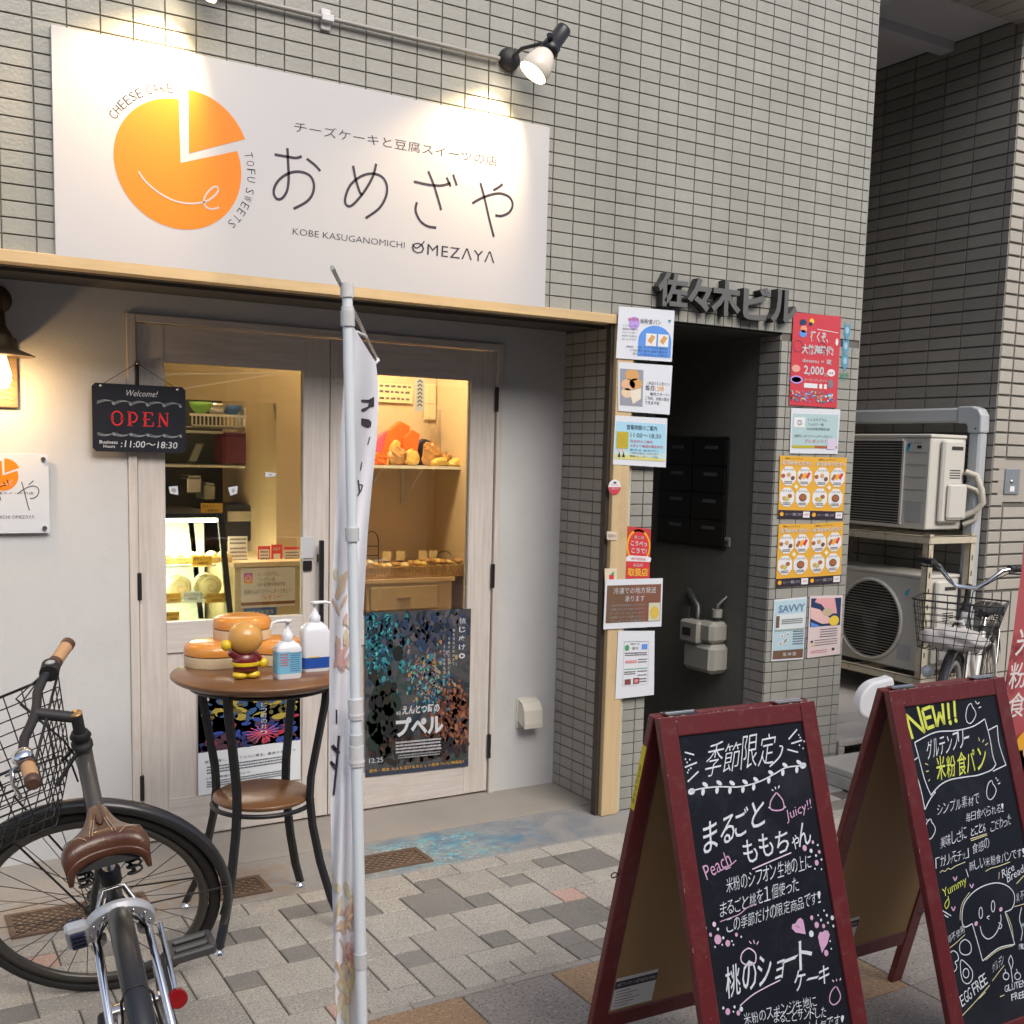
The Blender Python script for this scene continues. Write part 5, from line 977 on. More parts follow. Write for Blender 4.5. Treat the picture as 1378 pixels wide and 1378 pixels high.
# right pier
YQ = F-.006
def p8(s):
    T_(s, '行くぞ、', .36, .30, .74, .12, WI, 3, off=.03); T_(s, '大航海時代!', .20, .44, .86, .11, WI, 3, off=.03); s.stroke([(.5, .16), (.95, .18)], .003, M_WHITE, 2, 'st')
    T_(s, 'dmenu × 夏', .22, .53, .84, .05, WI, 3, off=.01); T_(s, '2,000', .26, .67, .68, .11, WI, 3, off=.02); T_(s, '円', .70, .67, .76, .04, WI, 3); T_(s, 'クーポンプレゼント!', .28, .73, .76, .035, WI, 3); R_(s, .28, .75, .56, .80, WH, 2); R_(s, .60, .75, .66, .80, WH, 2); R_(s, .70, .75, .76, .80, WH, 2); s.ell(.84, .62, .085, .04, WH, 2, 'st'); T_(s, '抽選', .79, .635, .89, .025, INKR, 3)
    rr = random.Random(5); MM = [TEAL, flat('print_coral', (.72, .3, .2)), SMK, WH, flat('print_sand', (.65, .5, .3)), BLUE, REDP, NAVY]
    for k in range(130): x = rr.uniform(.02, .92); y = .90+rr.uniform(-.075, .055)*(1-.5*abs(x-.45)); s.ell(x, y, rr.uniform(.008, .028), rr.uniform(.005, .016), rr.choice(MM), 2+k % 4, 'st', 7)
    for x, y, rx, ry, m in ((.20, .10, .07, .035, NAVY), (.22, .17, .07, .04, flat('print_coral', (.72, .3, .2))), (.21, .22, .08, .04, BLUE), (.38, .08, .05, .03, YEL), (.36, .11, .04, .02, NAVY), (.10, .60, .09, .04, flat('print_salmon', (.72, .35, .3))), (.12, .72, .13, .045, PURP), (.12, .72, .10, .03, flat('print_powder', (.55, .65, .75))), (.84, .74, .06, .05, SMK), (.93, .28, .03, .04, WH)): s.ell(x, y, rx, ry, m, 2, 'st', 12)
    for cx_, cy_, rr_ in ((.12, .36, .10), (.62, .36, .09)): s.stroke([(cx_+rr_*math.cos(t), cy_+rr_*.62*math.sin(t)) for t in [2*PI*k/12 for k in range(12)]], .0022, NAVY, 2, 'st', closed=True)
poster('tall crimson coupon poster with white brush lettering, top of the right pier', (1068, 420), (1132, 426), (1126, 549), (1062, 545), YQ, p8, bg=mat('poster_red', (.56, .055, .075), .4))
def p9(s):
    R_(s, .03, .12, .97, .88, PAG, 1); R_(s, .06, .2, .28, .42, WH, 2); insta(s, .10, .24, .14, .16); T_(s, 'インスタグラム', .32, .28, .72, .07, INKG, 3); T_(s, 'フォロワー様', .34, .38, .66, .06, INKG, 3); T_(s, '300名様突破記念', .32, .48, .80, .06, INKG, 3); T_(s, '感謝をこめてクリームチーズを１つ', .08, .64, .86, .06, INKG, 3); T_(s, 'プレゼント！', .28, .76, .72, .08, INKR, 3); R_(s, .03, .82, .5, .88, OLIVE, 2); R_(s, .5, .82, .97, .88, RUST, 2); R_(s, .76, .66, .94, .90, flat('print_lavender', (.62, .55, .70)), 4)
poster('pale teal notice with a camera app logo, under the crimson poster', (1065, 549), (1131, 551), (1127, 611), (1063, 610), YQ, p9)
def po(s):
    T_(s, '美味しいアプリで', .14, .055, .66, .03, INK, 2); T_(s, 'お花みせください', .06, .145, .94, .075, WI, 3, off=.04)
    for (cx_, cy_, m) in ((.26, .32, 0), (.74, .32, 1), (.24, .66, 2), (.72, .66, 3)):
        s.poly([(cx_+.235*math.cos(PI/8+PI/4*k), cy_+.165*math.sin(PI/8+PI/4*k)) for k in range(8)], WH, 2, 'st'); T_(s, 'おすすめ', cx_-.14, cy_-.085, cx_+.14, .03, INKB, 3); s.lines(cx_-.12, cx_+.12, (cy_+.10, cy_+.125), .018, INKG, 3, seed=3)
        if m == 0: [s.ell(cx_+dx, cy_+dy, .06, .035, c_, 3+i, 'st', 10) for i, (dx, dy, c_) in enumerate(((-.16, .0, RUST), (0, -.02, BREAD), (.12, .03, BRN)))]
        if m == 1: [s.poly([(cx_-.20+.11*k, cy_+.03-.01*k), (cx_-.12+.11*k, cy_-.05-.01*k), (cx_-.04+.11*k, cy_-.04-.01*k), (cx_-.12+.11*k, cy_+.06-.01*k)], (RUST, ORP, REDP)[k], 3, 'st') for k in range(3)]
        if m == 2: [s.ell(cx_+dx, cy_+dy, .07, .035, c_, 3+i, 'st', 10) for i, (dx, dy, c_) in enumerate(((-.08, .02, BREAD), (.08, -.02, RUST), (0, .03, flat('print_salad', (.5, .5, .15)))))]
        if m == 3: s.ell(cx_, cy_-.0, .12, .065, BRN, 3, 'st', 14); s.ell(cx_, cy_-.005, .10, .045, RUST, 4, 'st', 14)
    s.ell(.5, .49, .09, .055, YEL, 2, 'st', 4); s.ell(.5, .49, .06, .036, WH, 3, 'st', 4); R_(s, 0, .87, 1, 1, INK, 2); s.ell(.10, .935, .06, .035, ORP, 3, 'st', 10); T_(s, '出前アプリ', .2, .95, .42, .03, SILV, 3); T_(s, '検索してみて', .44, .96, .72, .05, WI, 3); R_(s, .76, .885, .97, .985, WH, 3); T_(s, 'APP', .80, .95, .93, .03, INKR, 4)
BGO = mat('flyer_amber', (.72, .40, .05), .4)
for lab, q in (('amber food app flyer, upper left of the four on the right pier', ((1050, 613), (1096, 615), (1090, 698), (1047, 697))), ('amber food app flyer, upper right of the four on the right pier', ((1096, 615), (1140, 616), (1134, 699), (1090, 698))), ('amber food app flyer, lower left of the four on the right pier', ((1048, 705), (1091, 705), (1088, 787), (1044, 790))), ('amber food app flyer, lower right of the four on the right pier', ((1091, 705), (1135, 702), (1131, 784), (1088, 787)))):
    poster(lab, *q, YQ, po, bg=BGO, group='amber food app flyers on the right pier')
def p10(s):
    R_(s, .03, .03, .97, .97, flat('print_pale_sky', (.42, .60, .68)), 1); R_(s, .10, .25, .95, .50, flat('print_snow', (.62, .70, .72)), 2); T_(s, 'SAVVY', .14, .22, .95, .12, mat('ink_slate', (.12, .20, .34), .5), 3, off=.02); R_(s, .08, .27, .18, .46, BRN, 3); s.lines(.25, .9, (.35, .38, .41), .02, INKG, 3, seed=3); R_(s, .05, .49, .97, .52, flat('print_moss', (.30, .38, .34)), 3)
    for x, y in ((.28, .60), (.42, .66), (.24, .72), (.46, .58), (.36, .70)): s.ell(x, y, .07, .035, WH, 3, 'st', 10); s.ell(x, y, .04, .02, flat('print_moss', (.30, .38, .34)), 4, 'st', 8)
    s.lines(.62, .95, tuple(.55+.04*k for k in range(6)), .02, INKG, 3, seed=5); R_(s, .03, .83, .97, .97, BRN, 2); T_(s, '阪 神 間', .34, .93, .74, .06, WI, 4, off=.02)
poster('pale blue magazine poster, lower left on the right pier', (1042, 807), (1086, 803), (1081, 887), (1038, 890), YQ, p10)
def p11(s):
    R_(s, .04, .04, .96, .50, NAVY, 1); s.poly([(.2, .04), (.75, .04), (.85, .3), (.6, .30), (.35, .14), (.15, .1)], flat('print_pink_hand', (.70, .36, .38)), 2, 'st'); s.poly([(.04, .18), (.3, .22), (.65, .38), (.7, .46), (.4, .46), (.04, .36)], flat('print_palm', (.72, .48, .46)), 2, 'st'); s.ell(.55, .27, .16, .07, flat('print_grain', (.52, .42, .28)), 3, 'st', 14); s.ell(.76, .42, .15, .085, YEL, 4, 'st', 18); s.poly([(.06, .42), (.3, .48), (.3, .5), (.06, .5)], BLUE, 3, 'st')
    s.lines(.35, .88, (.56, .60, .64, .68), .016, INKB, 2, seed=1); s.lines(.2, .9, (.73, .77, .81), .014, INKB, 2, seed=2); s.ell(.12, .74, .04, .02, INK, 2, 'st', 8); s.ell(.14, .80, .04, .02, YEL, 2, 'st', 8); s.lines(.1, .6, (.90, .93), .012, INKR, 2, seed=2); s.ell(.78, .90, .05, .025, INK, 2, 'st', 8)
poster('pink flyer with a photo of cupped hands, lower right on the right pier', (1090, 802), (1134, 801), (1130, 880), (1086, 886), YQ, p11, bg=flat('flyer_pink', (.68, .58, .58)))
for k, (u, v, m) in enumerate(((1140, 446, 0), (1138, 467, 0), (1137, 487, 0))):
    q = oy(u, v, F-.002); t = thing('sticker', tuple(q), ('topmost', 'middle', 'lowest')[k]+' of three blue crest stickers near the pier edge', 'sticker', 'blue crest stickers on the right pier'); s = XZ(F-.0015); s.poly([(q[0]-.02, q[2]+.045), (q[0]-.012, q[2]+.03), (q[0]+.012, q[2]+.03), (q[0]+.02, q[2]+.045), (q[0]+.022, q[2]-.01), (q[0], q[2]-.045), (q[0]-.022, q[2]-.01)], TEAL2 if 0 else flat('print_crest', (.10, .30, .45)), 1, None); s.ell(q[0], q[2]+.005, .012, .016, flat('print_crest_light', (.35, .5, .6)), 2, None); s.flush(t)
q = oy(1136, 507, F-.002); t = thing('sticker', tuple(q), 'small green sticker under the blue crest stickers', 'sticker'); s = XZ(F-.0015); s.text('神戸', (q[0]-.03, q[2]-.02), (q[0]+.03, q[2]-.02), (q[0]-.03, q[2]+.02), mat('ink_green', (.08, .32, .2), .5), 1, None, off=.02); s.flush(t)
# posters on the door leaves
def p12(s):     # film poster: plain generic stand-in picture, its printed words kept
    rr = random.Random(12)
    cols = [(.03, .10, .22), (.04, .20, .28), (.12, .12, .18), (.25, .22, .24), (.35, .16, .08), (.06, .05, .07), (.015, .02, .03)]
    def cloud(cx_, cy_, sx_, sy_, n_, pal, k0, a=(.01, .05)):
        for k in range(n_):
            x, y = rr.gauss(cx_, sx_), rr.gauss(cy_, sy_); rx, ry = rr.uniform(*a), rr.uniform(*a)*.8
            if rx < x < 1-rx and ry < y < .955-ry: i = rr.randrange(len(pal)); s.ell(x, y, rx, ry, flat('print_%s%d' % (k0, i), pal[i]), 1+k % 5, 'st', 9, rr.uniform(0, 3))
    cloud(.14, .17, .10, .12, 420, [(.01, .05, .09), (.015, .09, .13), (.02, .16, .20), (.01, .03, .05), (.04, .24, .27)], 'lagoon', (.006, .024))
    cloud(.12, .68, .09, .14, 140, [(.008, .012, .012), (.015, .03, .022), (.02, .018, .012), (.012, .012, .016)], 'shade', (.02, .06))
    cloud(.86, .68, .09, .09, 380, [(.10, .03, .02), (.20, .07, .03), (.30, .13, .07), (.06, .03, .04), (.20, .07, .04)], 'ember', (.008, .03))
    cloud(.55, .84, .25,   .06, 200, [(.03, .02, .02), (.06, .03, .02), (.015, .015, .02)], 'soil', (.012, .035))
    cloud(.55, .10, .22, .06, 220, [(.02, .04, .09), (.05, .06, .09), (.09, .085, .10), (.015, .02, .03)], 'dusk', (.012, .04))
    s.poly([(0, .955), (1, .955), (1, 1), (0, 1)], INKB, 2, 'st')
    for k in range(300):
        x = min(.86, max(.25, rr.gauss(.60, .11))); y = min(.63, max(.2, rr.gauss(.42, .10))); s.ell(x, y, rr.uniform(.004, .018), rr.uniform(.004, .02), rr.choice([flat('print_film%d' % i, cols[i]) for i in range(6)]+[flat('print_glow', (.35, .26, .12)), flat('print_jade', (.12, .35, .28))]), 2+k % 3, 'st', 7, rr.uniform(0, 3))
    for k in range(110): x = rr.uniform(.01, .24); y = rr.uniform(.02, .34); s.ell(x, y, rr.uniform(.004, .016), rr.uniform(.004, .02), rr.choice([flat('print_lagoon', (.03, .30, .38)), flat('print_film0', cols[0]), flat('print_aqua', (.10, .48, .52))]), 2+k % 3, 'st', 7)
    for i, ch in enumerate('信じぬけ。'): T_(s, ch, .88, .09+.055*i, .945, .035, WI, 6, off=.02)
    for j, t in enumerate(('夢を語れば笑われて', '行動すれば叩かれる', 'それでも僕は信じてる')): [T_(s, ch, .82-.045*j, .14+.05*j+.026*i, .84-.045*j, .018, WI, 6) for i, ch in enumerate(t)]
    T_(s, 'えんとつ町の', .34, .635, .70, .055, WI, 6, off=.03); T_(s, 'プペル', .28, .77, .74, .12, WI, 6, off=.045); T_(s, '映画', .285, .635, .325, .025, WI, 6); s.lines(.28, .72, (.81, .83, .85, .87), .012, WI, 6, seed=1); s.lines(.3, .72, (.89, .905), .01, SILV, 6, seed=4)
    T_(s, '12.25', .03, .915, .16, .03, WI, 6); T_(s, '原作・脚本 大人も泣ける大ヒット絵本ついに映画化！', .03, .975, .95, .022, INKO, 6)
poster('dark film poster with white title lettering on the right door leaf', (490.5, 824), (634, 819), (630, 1031), (492, 1046), S-.001, p12, bg=print_mat('poster_dark', [(.01, .018, .022), (.02, .035, .05), (.08, .075, .08), (.02, .05, .045), (.12, .06, .04)], 3.2, (1, 1, 1.5)))
def p13(s):
    rr = random.Random(3); R_(s, 0, 0, 1, .63, print_mat('print_festival', [(.02, .03, .08), (.10, .02, .04), (.30, .20, .05), (.03, .05, .22), (.4, .06, .08)], 7), 0)
    for k in range(200):
        y = rr.uniform(0, .62); x = rr.uniform(0.01, .97)
        pal = ((.35, .05, .05), (.03, .05, .05), (.45, .4, .35)) if y < .15 else ((.35, .28, .05), (.12, .10, .03), (.03, .08, .2)) if y < .36 else ((.35, .03, .06), (.02, .03, .12), (.03, .06, .3), (.08, .03, .05))
        i = rr.randrange(len(pal)); s.ell(min(.93, max(.07, x)), min(.60, y+.03), rr.uniform(.02, .07), rr.uniform(.01, .035), flat('print_fest%d%d' % (int(y < .15)*2+int(y < .36), i), pal[i]), 1+k % 4, 'st', 8, rr.uniform(-.5, .5))
    for k in range(16): a_ = 2*PI*k/16; s.stroke([(.62, .52), (.62+.17*math.cos(a_), .52+.08*math.sin(a_))], .003, flat('print_spark', (.7, .1, .2)), 6, 'st', smooth=False)
    for i, ch in enumerate('えんとつ町の灯り'): T_(s, ch, .60, .18+.05*i, .66, .035, WI, 7)
    T_(s, '夜空に輝く、すべての人に贈る。最後のえんとつ', .06, .73, .95, .025, INKB, 2); s.lines(.08, .9, (.77, .795, .82), .014, INKB, 2, seed=1); T_(s, '上映会開催のお知らせ', .06, .87, .5, .02, INKB, 2); s.lines(.08, .9, (.90, .92, .94), .012, INKB, 2, seed=6)
poster('colourful festival poster on the left door leaf, behind the round table', (266, 915), (404, 905), (404, 1048), (267, 1071), S-.001, p13, bg=flat('poster_white', (.66, .70, .74)))
poster('white cat shaped paper sticker on the left door pane, lowest left', (227, 655), (239, 654), (240, 666), (229, 664), S+.016, lambda s: s.ell(.5, .5, .3, .3, GREY, 1, 'st', 8), bg=flat('petal', (.55, .60, .68)), name='pane_sticker', cat='sticker', th=.0005)
poster('small white paper sticker in the middle of the left door pane', (307, 656), (320, 654), (319, 664), (310, 667), S+.016, lambda s: s.ell(.5, .5, .2, .3, GREY, 1, 'st', 8), bg=flat('petal', (.55, .60, .68)), name='pane_sticker', cat='sticker', th=.0005)
poster('small white paper sticker at the right of the left door pane', (357, 635), (372, 637), (370, 641), (357, 642), S+.016, lambda s: s.ell(.5, .5, .2, .2, GREY, 1, 'st', 8), bg=flat('petal', (.55, .60, .68)), name='pane_sticker', cat='sticker', th=.0005)
# ================================================================== alley: outdoor units, rack, duct, steps, meter, mailboxes
M_ACW = mat('unit_white', (.58, .57, .52), .45, var=.06, vscale=4); M_GBAR = mat('grille_bar', (.42, .41, .37), .5); M_GRL = mat('grille_dark', (.03, .03, .03), .6); M_RACK = mat('angle_steel', (.55, .50, .38), .5, dirt=(14, .8, (.25, .11, .04)))
def outdoor_unit(lab, z0, z1, y0, L, x0, D, circ):
    t = thing('outdoor_unit', (x0, y0, z0), lab, 'air conditioner', 'air conditioner outdoor units in the alley')
    b = B(); b.box(x0, x0+D, y0, y0+L, z0+.01, z1-.022, ch=.006); b.out('casing', M_ACW, t)
    b = B(); b.box(x0-.004, x0+D+.004, y0-.004, y0+L+.004, z1-.0215, z1, ch=.006); b.out('lid', M_ACW, t)
    H = z1-z0
    if not circ:
        ya, yb = y0+.185, y0+L-.02; za, zb = z0+.03, z1-.04
        b = B(); b.box(x0-.012, x0-.0005, ya-.014, ya, za, zb); b.box(x0-.012, x0-.0005, ya, yb, za-.012, za); b.box(x0-.012, x0-.0005, ya, yb, zb, zb+.012); b.out('grille_frame', M_ACW, t)
        b = B(); b.box(x0-.002, x0-.0004, ya, yb, za, zb); b.out('fan_opening', M_GRL, t)
        k = 0; z = za+.008
        while z < zb-.004:
            b = B(); b.box(x0-.012, x0-.006, ya, yb, z, z+.0035); b.out('grille_bar', M_GBAR, t); z += .0155
        b = B(); [b.box(x0-.010, x0-.004, ya+.06+.12*q, ya+.064+.12*q, za, zb) for q in range(4)]; b.out('grille_rib', M_GRL, t, kind='stuff')
        s = Surf((x0-.001, y0+.16, 0), (0, -1, 0), (0, 0, 1)); s.text('DAIKIN', (.045, z1-.055), (.10, z1-.055), (.045, z1-.045), mat('ink_unit_grey', (.25, .25, .25), .5), 1, None)
        s.poly([(.0, z1-.055), (.03, z1-.045), (.012, z1-.10), (-.01, z1-.095)], flat('logo_blue', (.05, .45, .70)), 1, None); s.poly([(.005, z1-.058), (.022, z1-.05), (.01, z1-.085)], flat('logo_navy', (.01, .04, .12)), 2, None)
        s.poly([(.07, z1-.08), (.10, z1-.08), (.10, z1-.064), (.07, z1-.064)], INK, 1, None)
        s.poly([(.01, z0+.05), (.12, z0+.05), (.12, z0+.16), (.01, z0+.16)], flat('spec_plate', (.45, .46, .46)), 1, None); s.flush(t)
        b = B()
        for q in range(5): b.box(x0-.002, x0-.0002, y0+.02, y0+.165, z0+.16+.07*q, z0+.163+.07*q)
        b.out('casing_line', mat('casing_shadow', (.35, .34, .31), .5), t, kind='stuff')
    else:
        cy_, cz_ = circ; r = .232
        b = B(); b.lathe([(r, .0), (r+.012, .008), (r+.006, .022), (r-.006, .022), (r-.01, .004)], (x0, cy_, cz_), (-1, 0, 0), 44, caps=False); b.out('fan_ring', M_ACW, t)
        b = B(); b.lathe([(r-.004, .001), (0, .001)], (x0-.0005, cy_, cz_), (-1, 0, 0), 40); b.out('fan_opening', M_GRL, t)
        z = -r+.012
        while z < r-.006:
            h = math.sqrt(max(r*r-z*z, 0))-.004; b = B(); b.box(x0-.020, x0-.015, cy_-h, cy_+h, cz_+z, cz_+z+.0028); b.out('grille_bar', M_GBAR, t); z += .0165
        b = B(); b.lathe([(.06, 0), (.05, .012), (0, .016)], (x0-.004, cy_, cz_), (-1, 0, 0)); 
        for q in range(3):
            a = 2*PI*q/3; b.prism([(x0-.003, cy_+.05*math.cos(a), cz_+.05*math.sin(a)), (x0-.006, cy_+.19*math.cos(a+.1), cz_+.19*math.sin(a+.1)), (x0-.003, cy_+.19*math.cos(a+.8), cz_+.19*math.sin(a+.8)), (x0-.002, cy_+.05*math.cos(a+.9), cz_+.05*math.sin(a+.9))], (-.003, 0, 0))
        b.out('fan', mat('fan_grey', (.03, .03, .03), .5), t)
        s = Surf((x0-.001, y0+.12, 0), (0, -1, 0), (0, 0, 1)); s.poly([(.0, z1-.10), (.03, z1-.08), (.012, z1-.125), (-.01, z1-.12)], flat('logo_blue', (.05, .45, .70)), 1, None); s.poly([(-.04, z0+.06), (.06, z0+.06), (.06, z0+.15), (-.04, z0+.15)], flat('spec_plate', (.45, .46, .46)), 1, None); s.flush(t)
    # connection cover on the end towards the street
    b = B(); b.box(x0+.075, x0+D-.055, y0-.035, y0-.001, z0+.05, z1-.03, ch=.012); b.box(x0+.11, x0+D-.03, y0-.055, y0-.036, z0+.07, z0+.27, ch=.012); b.out('valve_cover', M_ACW, t)
    b = B(); b.box(x0+.135, x0+D-.07, y0-.037, y0-.0345, z1-.085, z1-.065); [b.box(x0+.13, x0+D-.08, y0-.037, y0-.0345, z0+.30+.014*q, z0+.305+.014*q) for q in range(4)]; b.out('grip_slot', M_GRL, t)
    for dy in (.08, L-.12): b = B(); b.box(x0+.02, x0+D-.02, y0+dy, y0+dy+.05, z0-.006, z0+.012); b.out('foot', M_GRL, t)
    return t
outdoor_unit('upper cream outdoor unit with slatted grille on the steel rack', 1.182, 1.725, 4.152, .80, 5.10, .30, None)
outdoor_unit('lower cream outdoor unit with round fan grille under the rack shelf', .375, .935, 4.135, .80, 5.10, .30, (4.50, .643))
rk = thing('steel_rack', (5.25, 4.5, .2), 'rusty slotted angle steel rack holding the two outdoor units', 'rack')
def angle(name, p0, p1, w=.04):
    b = B(); x0, x1 = sorted((p0[0], p1[0])); y0, y1 = sorted((p0[1], p1[1])); z0, z1 = sorted((p0[2], p1[2]))
    if z1-z0 > .2: b.box(x0, x0+w, y0, y0+.004, z0, z1); b.box(x0, x0+.004, y0, y0+w, z0, z1)
    elif y1-y0 > .2: b.box(x0, x0+.004, y0, y1, z0, z0+w); b.box(x0, x0+w, y0, y1, z0+w-.004, z0+w)
    else: b.box(x0, x1, y0, y0+.004, z0, z0+w); b.box(x0, x1, y0, y0+w, z0+w-.004, z0+w)
    b.out(name, M_RACK, rk)
for x in (5.045, 5.40):
    for y in (4.075, 4.98): angle('upright', (x, y, .20), (x, y, 1.172))
for z in (1.120, .322):
    for x in (5.04, 5.405): angle('rail', (x, 4.07, z), (x, 5.02, z))
    for y in (4.068, 4.55, 4.99): angle('cross_bar', (5.046, y, z+.001), (5.44, y, z+.001))
b = B()
for x in (5.065, 5.42):
    for k in range(9): b.box(x-.004, x+.004, 4.0735, 4.0745, .30+.09*k, .33+.09*k)
b.out('slots', M_GRL, rk, kind='stuff')
M_DUCT = mat('duct_cover', (.44, .47, .50), .4)
dc = thing('pipe_duct', (5.45, 4.3, 1.85), 'pale grey plastic pipe cover turning down beside the outdoor units', 'duct')
b = B(); b.box(5.425, 5.499, 4.24, 5.6, 1.80, 1.885, ch=.012); b.out('horizontal_run', M_DUCT, dc)
b = B(); b.box(5.425, 5.499, 4.085, 4.165, .21, 1.745, ch=.012); b.out('vertical_run', M_DUCT, dc)
b = B(); P_ = [(5.420, 4.245, 1.892), (5.420, 4.15, 1.892), (5.420, 4.105, 1.875), (5.420, 4.082, 1.84), (5.420, 4.078, 1.74), (5.420, 4.172, 1.74), (5.420, 4.172, 1.78), (5.420, 4.19, 1.795), (5.420, 4.245, 1.795)]; b.prism(P_, (.079, 0, 0)); b.out('elbow', M_DUCT, dc, bevel=.01)
b = B(); b.lathe([(.006, 0), (0, .002)], (5.419, 4.115, 1.765), (-1, 0, 0), 10); b.out('screw', M_GRL, dc)
hs = thing('pipe_bundle', (5.42, 4.1, 1.4), 'tape wrapped pipes looping out of the upper outdoor unit', 'pipe')
b = B(); b.tube([(5.38, 4.13, 1.52), (5.425, 4.09, 1.50), (5.44, 4.06, 1.42), (5.445, 4.05, 1.35), (5.43, 4.08, 1.30), (5.39, 4.13, 1.27)], .018, 10); b.out('pipe', mat('pipe_tape', (.50, .47, .40), .6, var=.15, vscale=30), hs)
b = B(); b.tube([(5.38, 4.13, 1.44), (5.42, 4.08, 1.42), (5.45, 4.06, 1.37), (5.43, 4.08, 1.25), (5.39, 4.13, 1.22)], .013, 10); b.out('drain_hose', MATS['pipe_tape'], hs)
# intercom on the neighbour
ic = thing('intercom_plate', (5.7, YN, 1.46), 'small steel call plate set in the brown tiles at the right edge', 'intercom')
ia = oy(1354, 631, YN-.01); ib = oy(1371, 665, YN-.01)
b = B(); b.box(ia[0]-.05, ib[0]+.07, YN-.001, YN+.006, ib[2]-.045, ia[2]+.05); b.out('surround', M_FR, ic)
b = B(); b.box(ia[0], ib[0], YN-.010, YN-.0015, ib[2], ia[2], ch=.002); b.out('plate', mat('plate_steel', (.36, .40, .45), .35, metal=.6), ic)
b = B(); b.lathe([(.012, 0), (.010, .006), (0, .008)], ((ia[0]+ib[0])/2-.01, YN-.010, (ia[2]+ib[2])/2), (0, -1, 0), 16); b.out('button', M_STEEL, ic)
b = B(); b.box((ia[0]+ib[0])/2-.02, (ia[0]+ib[0])/2+.02, YN-.012, YN-.0103, ib[2]+.015, ib[2]+.045); b.out('name_label', M_WHITE, ic)
# concrete step blocks
M_BLK = mat('step_concrete', (.42, .40, .36), .85, var=.18, vscale=6, bump=.6, bscale=90, dirt=(9, .5, (.25, .23, .2)))
def block(lab, x0, x1, y0, y1, z0, z1, hw):
    t = thing('concrete_block', ((x0+x1)/2, (y0+y1)/2, z0), lab, 'concrete block', 'hollow concrete step blocks by the alley'); b = B(); h = z1-z0
    b.box(x0, x1, y0, y1, z1-.035, z1, ch=.005); b.out('top_slab', M_BLK, t)
    b = B(); b.box(x0, x0+.045, y0, y1, z0, z1-.036, ch=.004); b.out('side_wall', M_BLK, t)
    b = B(); b.box(x1-.045, x1, y0, y1, z0, z1-.036, ch=.004); b.out('side_wall', M_BLK, t)
    b = B(); b.box(x0+.0455, x1-.0455, y0+.03, y1-.01, z0, z0+.015); b.out('floor', M_BLK, t)
block('upper hollow concrete block against the alley floor edge', 4.20, 4.62, 3.86, 4.13, .001, .155, 0)
block('lower hollow concrete block in front of the right pier', 3.98, 4.45, 3.56, 3.82, .001, .10, 0)
block('third concrete block beside the steps, mostly behind the chalkboard', 4.47, 4.9, 3.56, 3.82, .001, .10, 0)
# passage: shaft doors, mailboxes, gas meter
M_DKD = mat('shaft_door', (.02, .019, .015), .6, spec=.2)
sd_ = thing('shaft_door', (3.69, 4.8, 1.9), 'dim olive service door high in the dark entrance passage', 'door')
b = B(); b.box(3.692, 3.6985, 4.19, 4.52, 1.70, 2.12); b.out('panel', M_DKD, sd_, bevel=.002)
b = B(); b.box(3.690, 3.6918, 4.19, 4.52, 1.98, 1.987); b.box(3.690, 3.6918, 4.525, 4.535, 1.70, 2.12); b.out('gap_line', M_GRL, sd_)
b = B(); b.box(3.680, 3.6915, 4.48, 4.505, 1.80, 1.84); b.out('latch', M_BLACK, sd_)
mb = thing('mailbox_bank', (3.6, 4.5, 1.1), 'bank of black mailboxes on the right wall of the dark passage', 'mailbox')
b = B(); b.box(3.64, 3.699, 4.16, 4.695, 1.11, 1.665, ch=.003); b.out('cabinet', mat('mail_black', (.012, .012, .012), .35), mb)  # mailbox colour darkened to carry the passage shade
for k in range(4):
    for j in range(2):
        b = B(); b.box(3.634, 3.6395, 4.17+j*.262, 4.42+j*.262, 1.125+k*.133, 1.248+k*.133, ch=.001); o = b.out('mailbox_door', MATS['mail_black'], mb)
        b = B(); b.box(3.6335, 3.6339, 4.23+j*.262, 4.33+j*.262, 1.205+k*.133, 1.222+k*.133); b.out('name_label', mat('shade_dim_label', (.10, .10, .10), .5), o)  # labels toned down as well, passage shade in their colour
gm = thing('gas_meter', (3.6, 4.36, .55), 'beige gas meter on the right wall of the dark passage', 'gas meter')
M_GM = mat('meter_beige', (.34, .335, .30), .45)
GY = 4.30; gp = lambda u, v: ox(u, v, 3.60)
za, zm, zb_ = gp(950, 833)[2], gp(950, 862)[2], gp(950, 902)[2]; y0_, y1_ = gp(972, 870)[1], gp(932, 870)[1]
b = B(); b.box(3.53, 3.655, y0_, y1_, zb_, zm-.004, ch=.022); b.out('body', M_GM, gm)
b = B(); b.box(3.535, 3.65, y0_+.01, (y0_+y1_)/2+.02, zm, za, ch=.02); b.out('upper_body', M_GM, gm)
b = B(); b.box(3.515, 3.60, (y0_+y1_)/2-.02, y1_+.01, zm-.01, zm+.10, ch=.01); b.out('counter_box', M_GM, gm)
b = B(); b.box(3.512, 3.5148, (y0_+y1_)/2+.03, y1_-.02, zm+.025, zm+.065); b.out('display', M_GRL, gm)
b = B(); b.tube([(3.60, y0_+.05, za), (3.60, y0_+.05, za+.08), (3.66, y0_+.05, za+.12)], .014, 10); b.out('pipe', mat('iron_pipe', (.10, .11, .10), .4, metal=.6), gm); b = B(); b.tube([(3.60, y1_-.03, za-.03), (3.60, y1_-.03, za+.05), (3.64, y1_+.1, za+.12)], .018, 10); b.out('pipe', MATS['iron_pipe'], gm)
b = B(); b.tube([(3.60, y0_+.05, za+.02), (3.60, y0_+.05, za+.06)], .026, 8); b.out('valve', M_GM, gm)
b = B(); b.box(3.56, 3.562, y1_-.01, y1_+.05, zm+.10, zm+.16); b.out('meter_tag', mat('shade_dim_label', (.22, .22, .22), .5), gm)
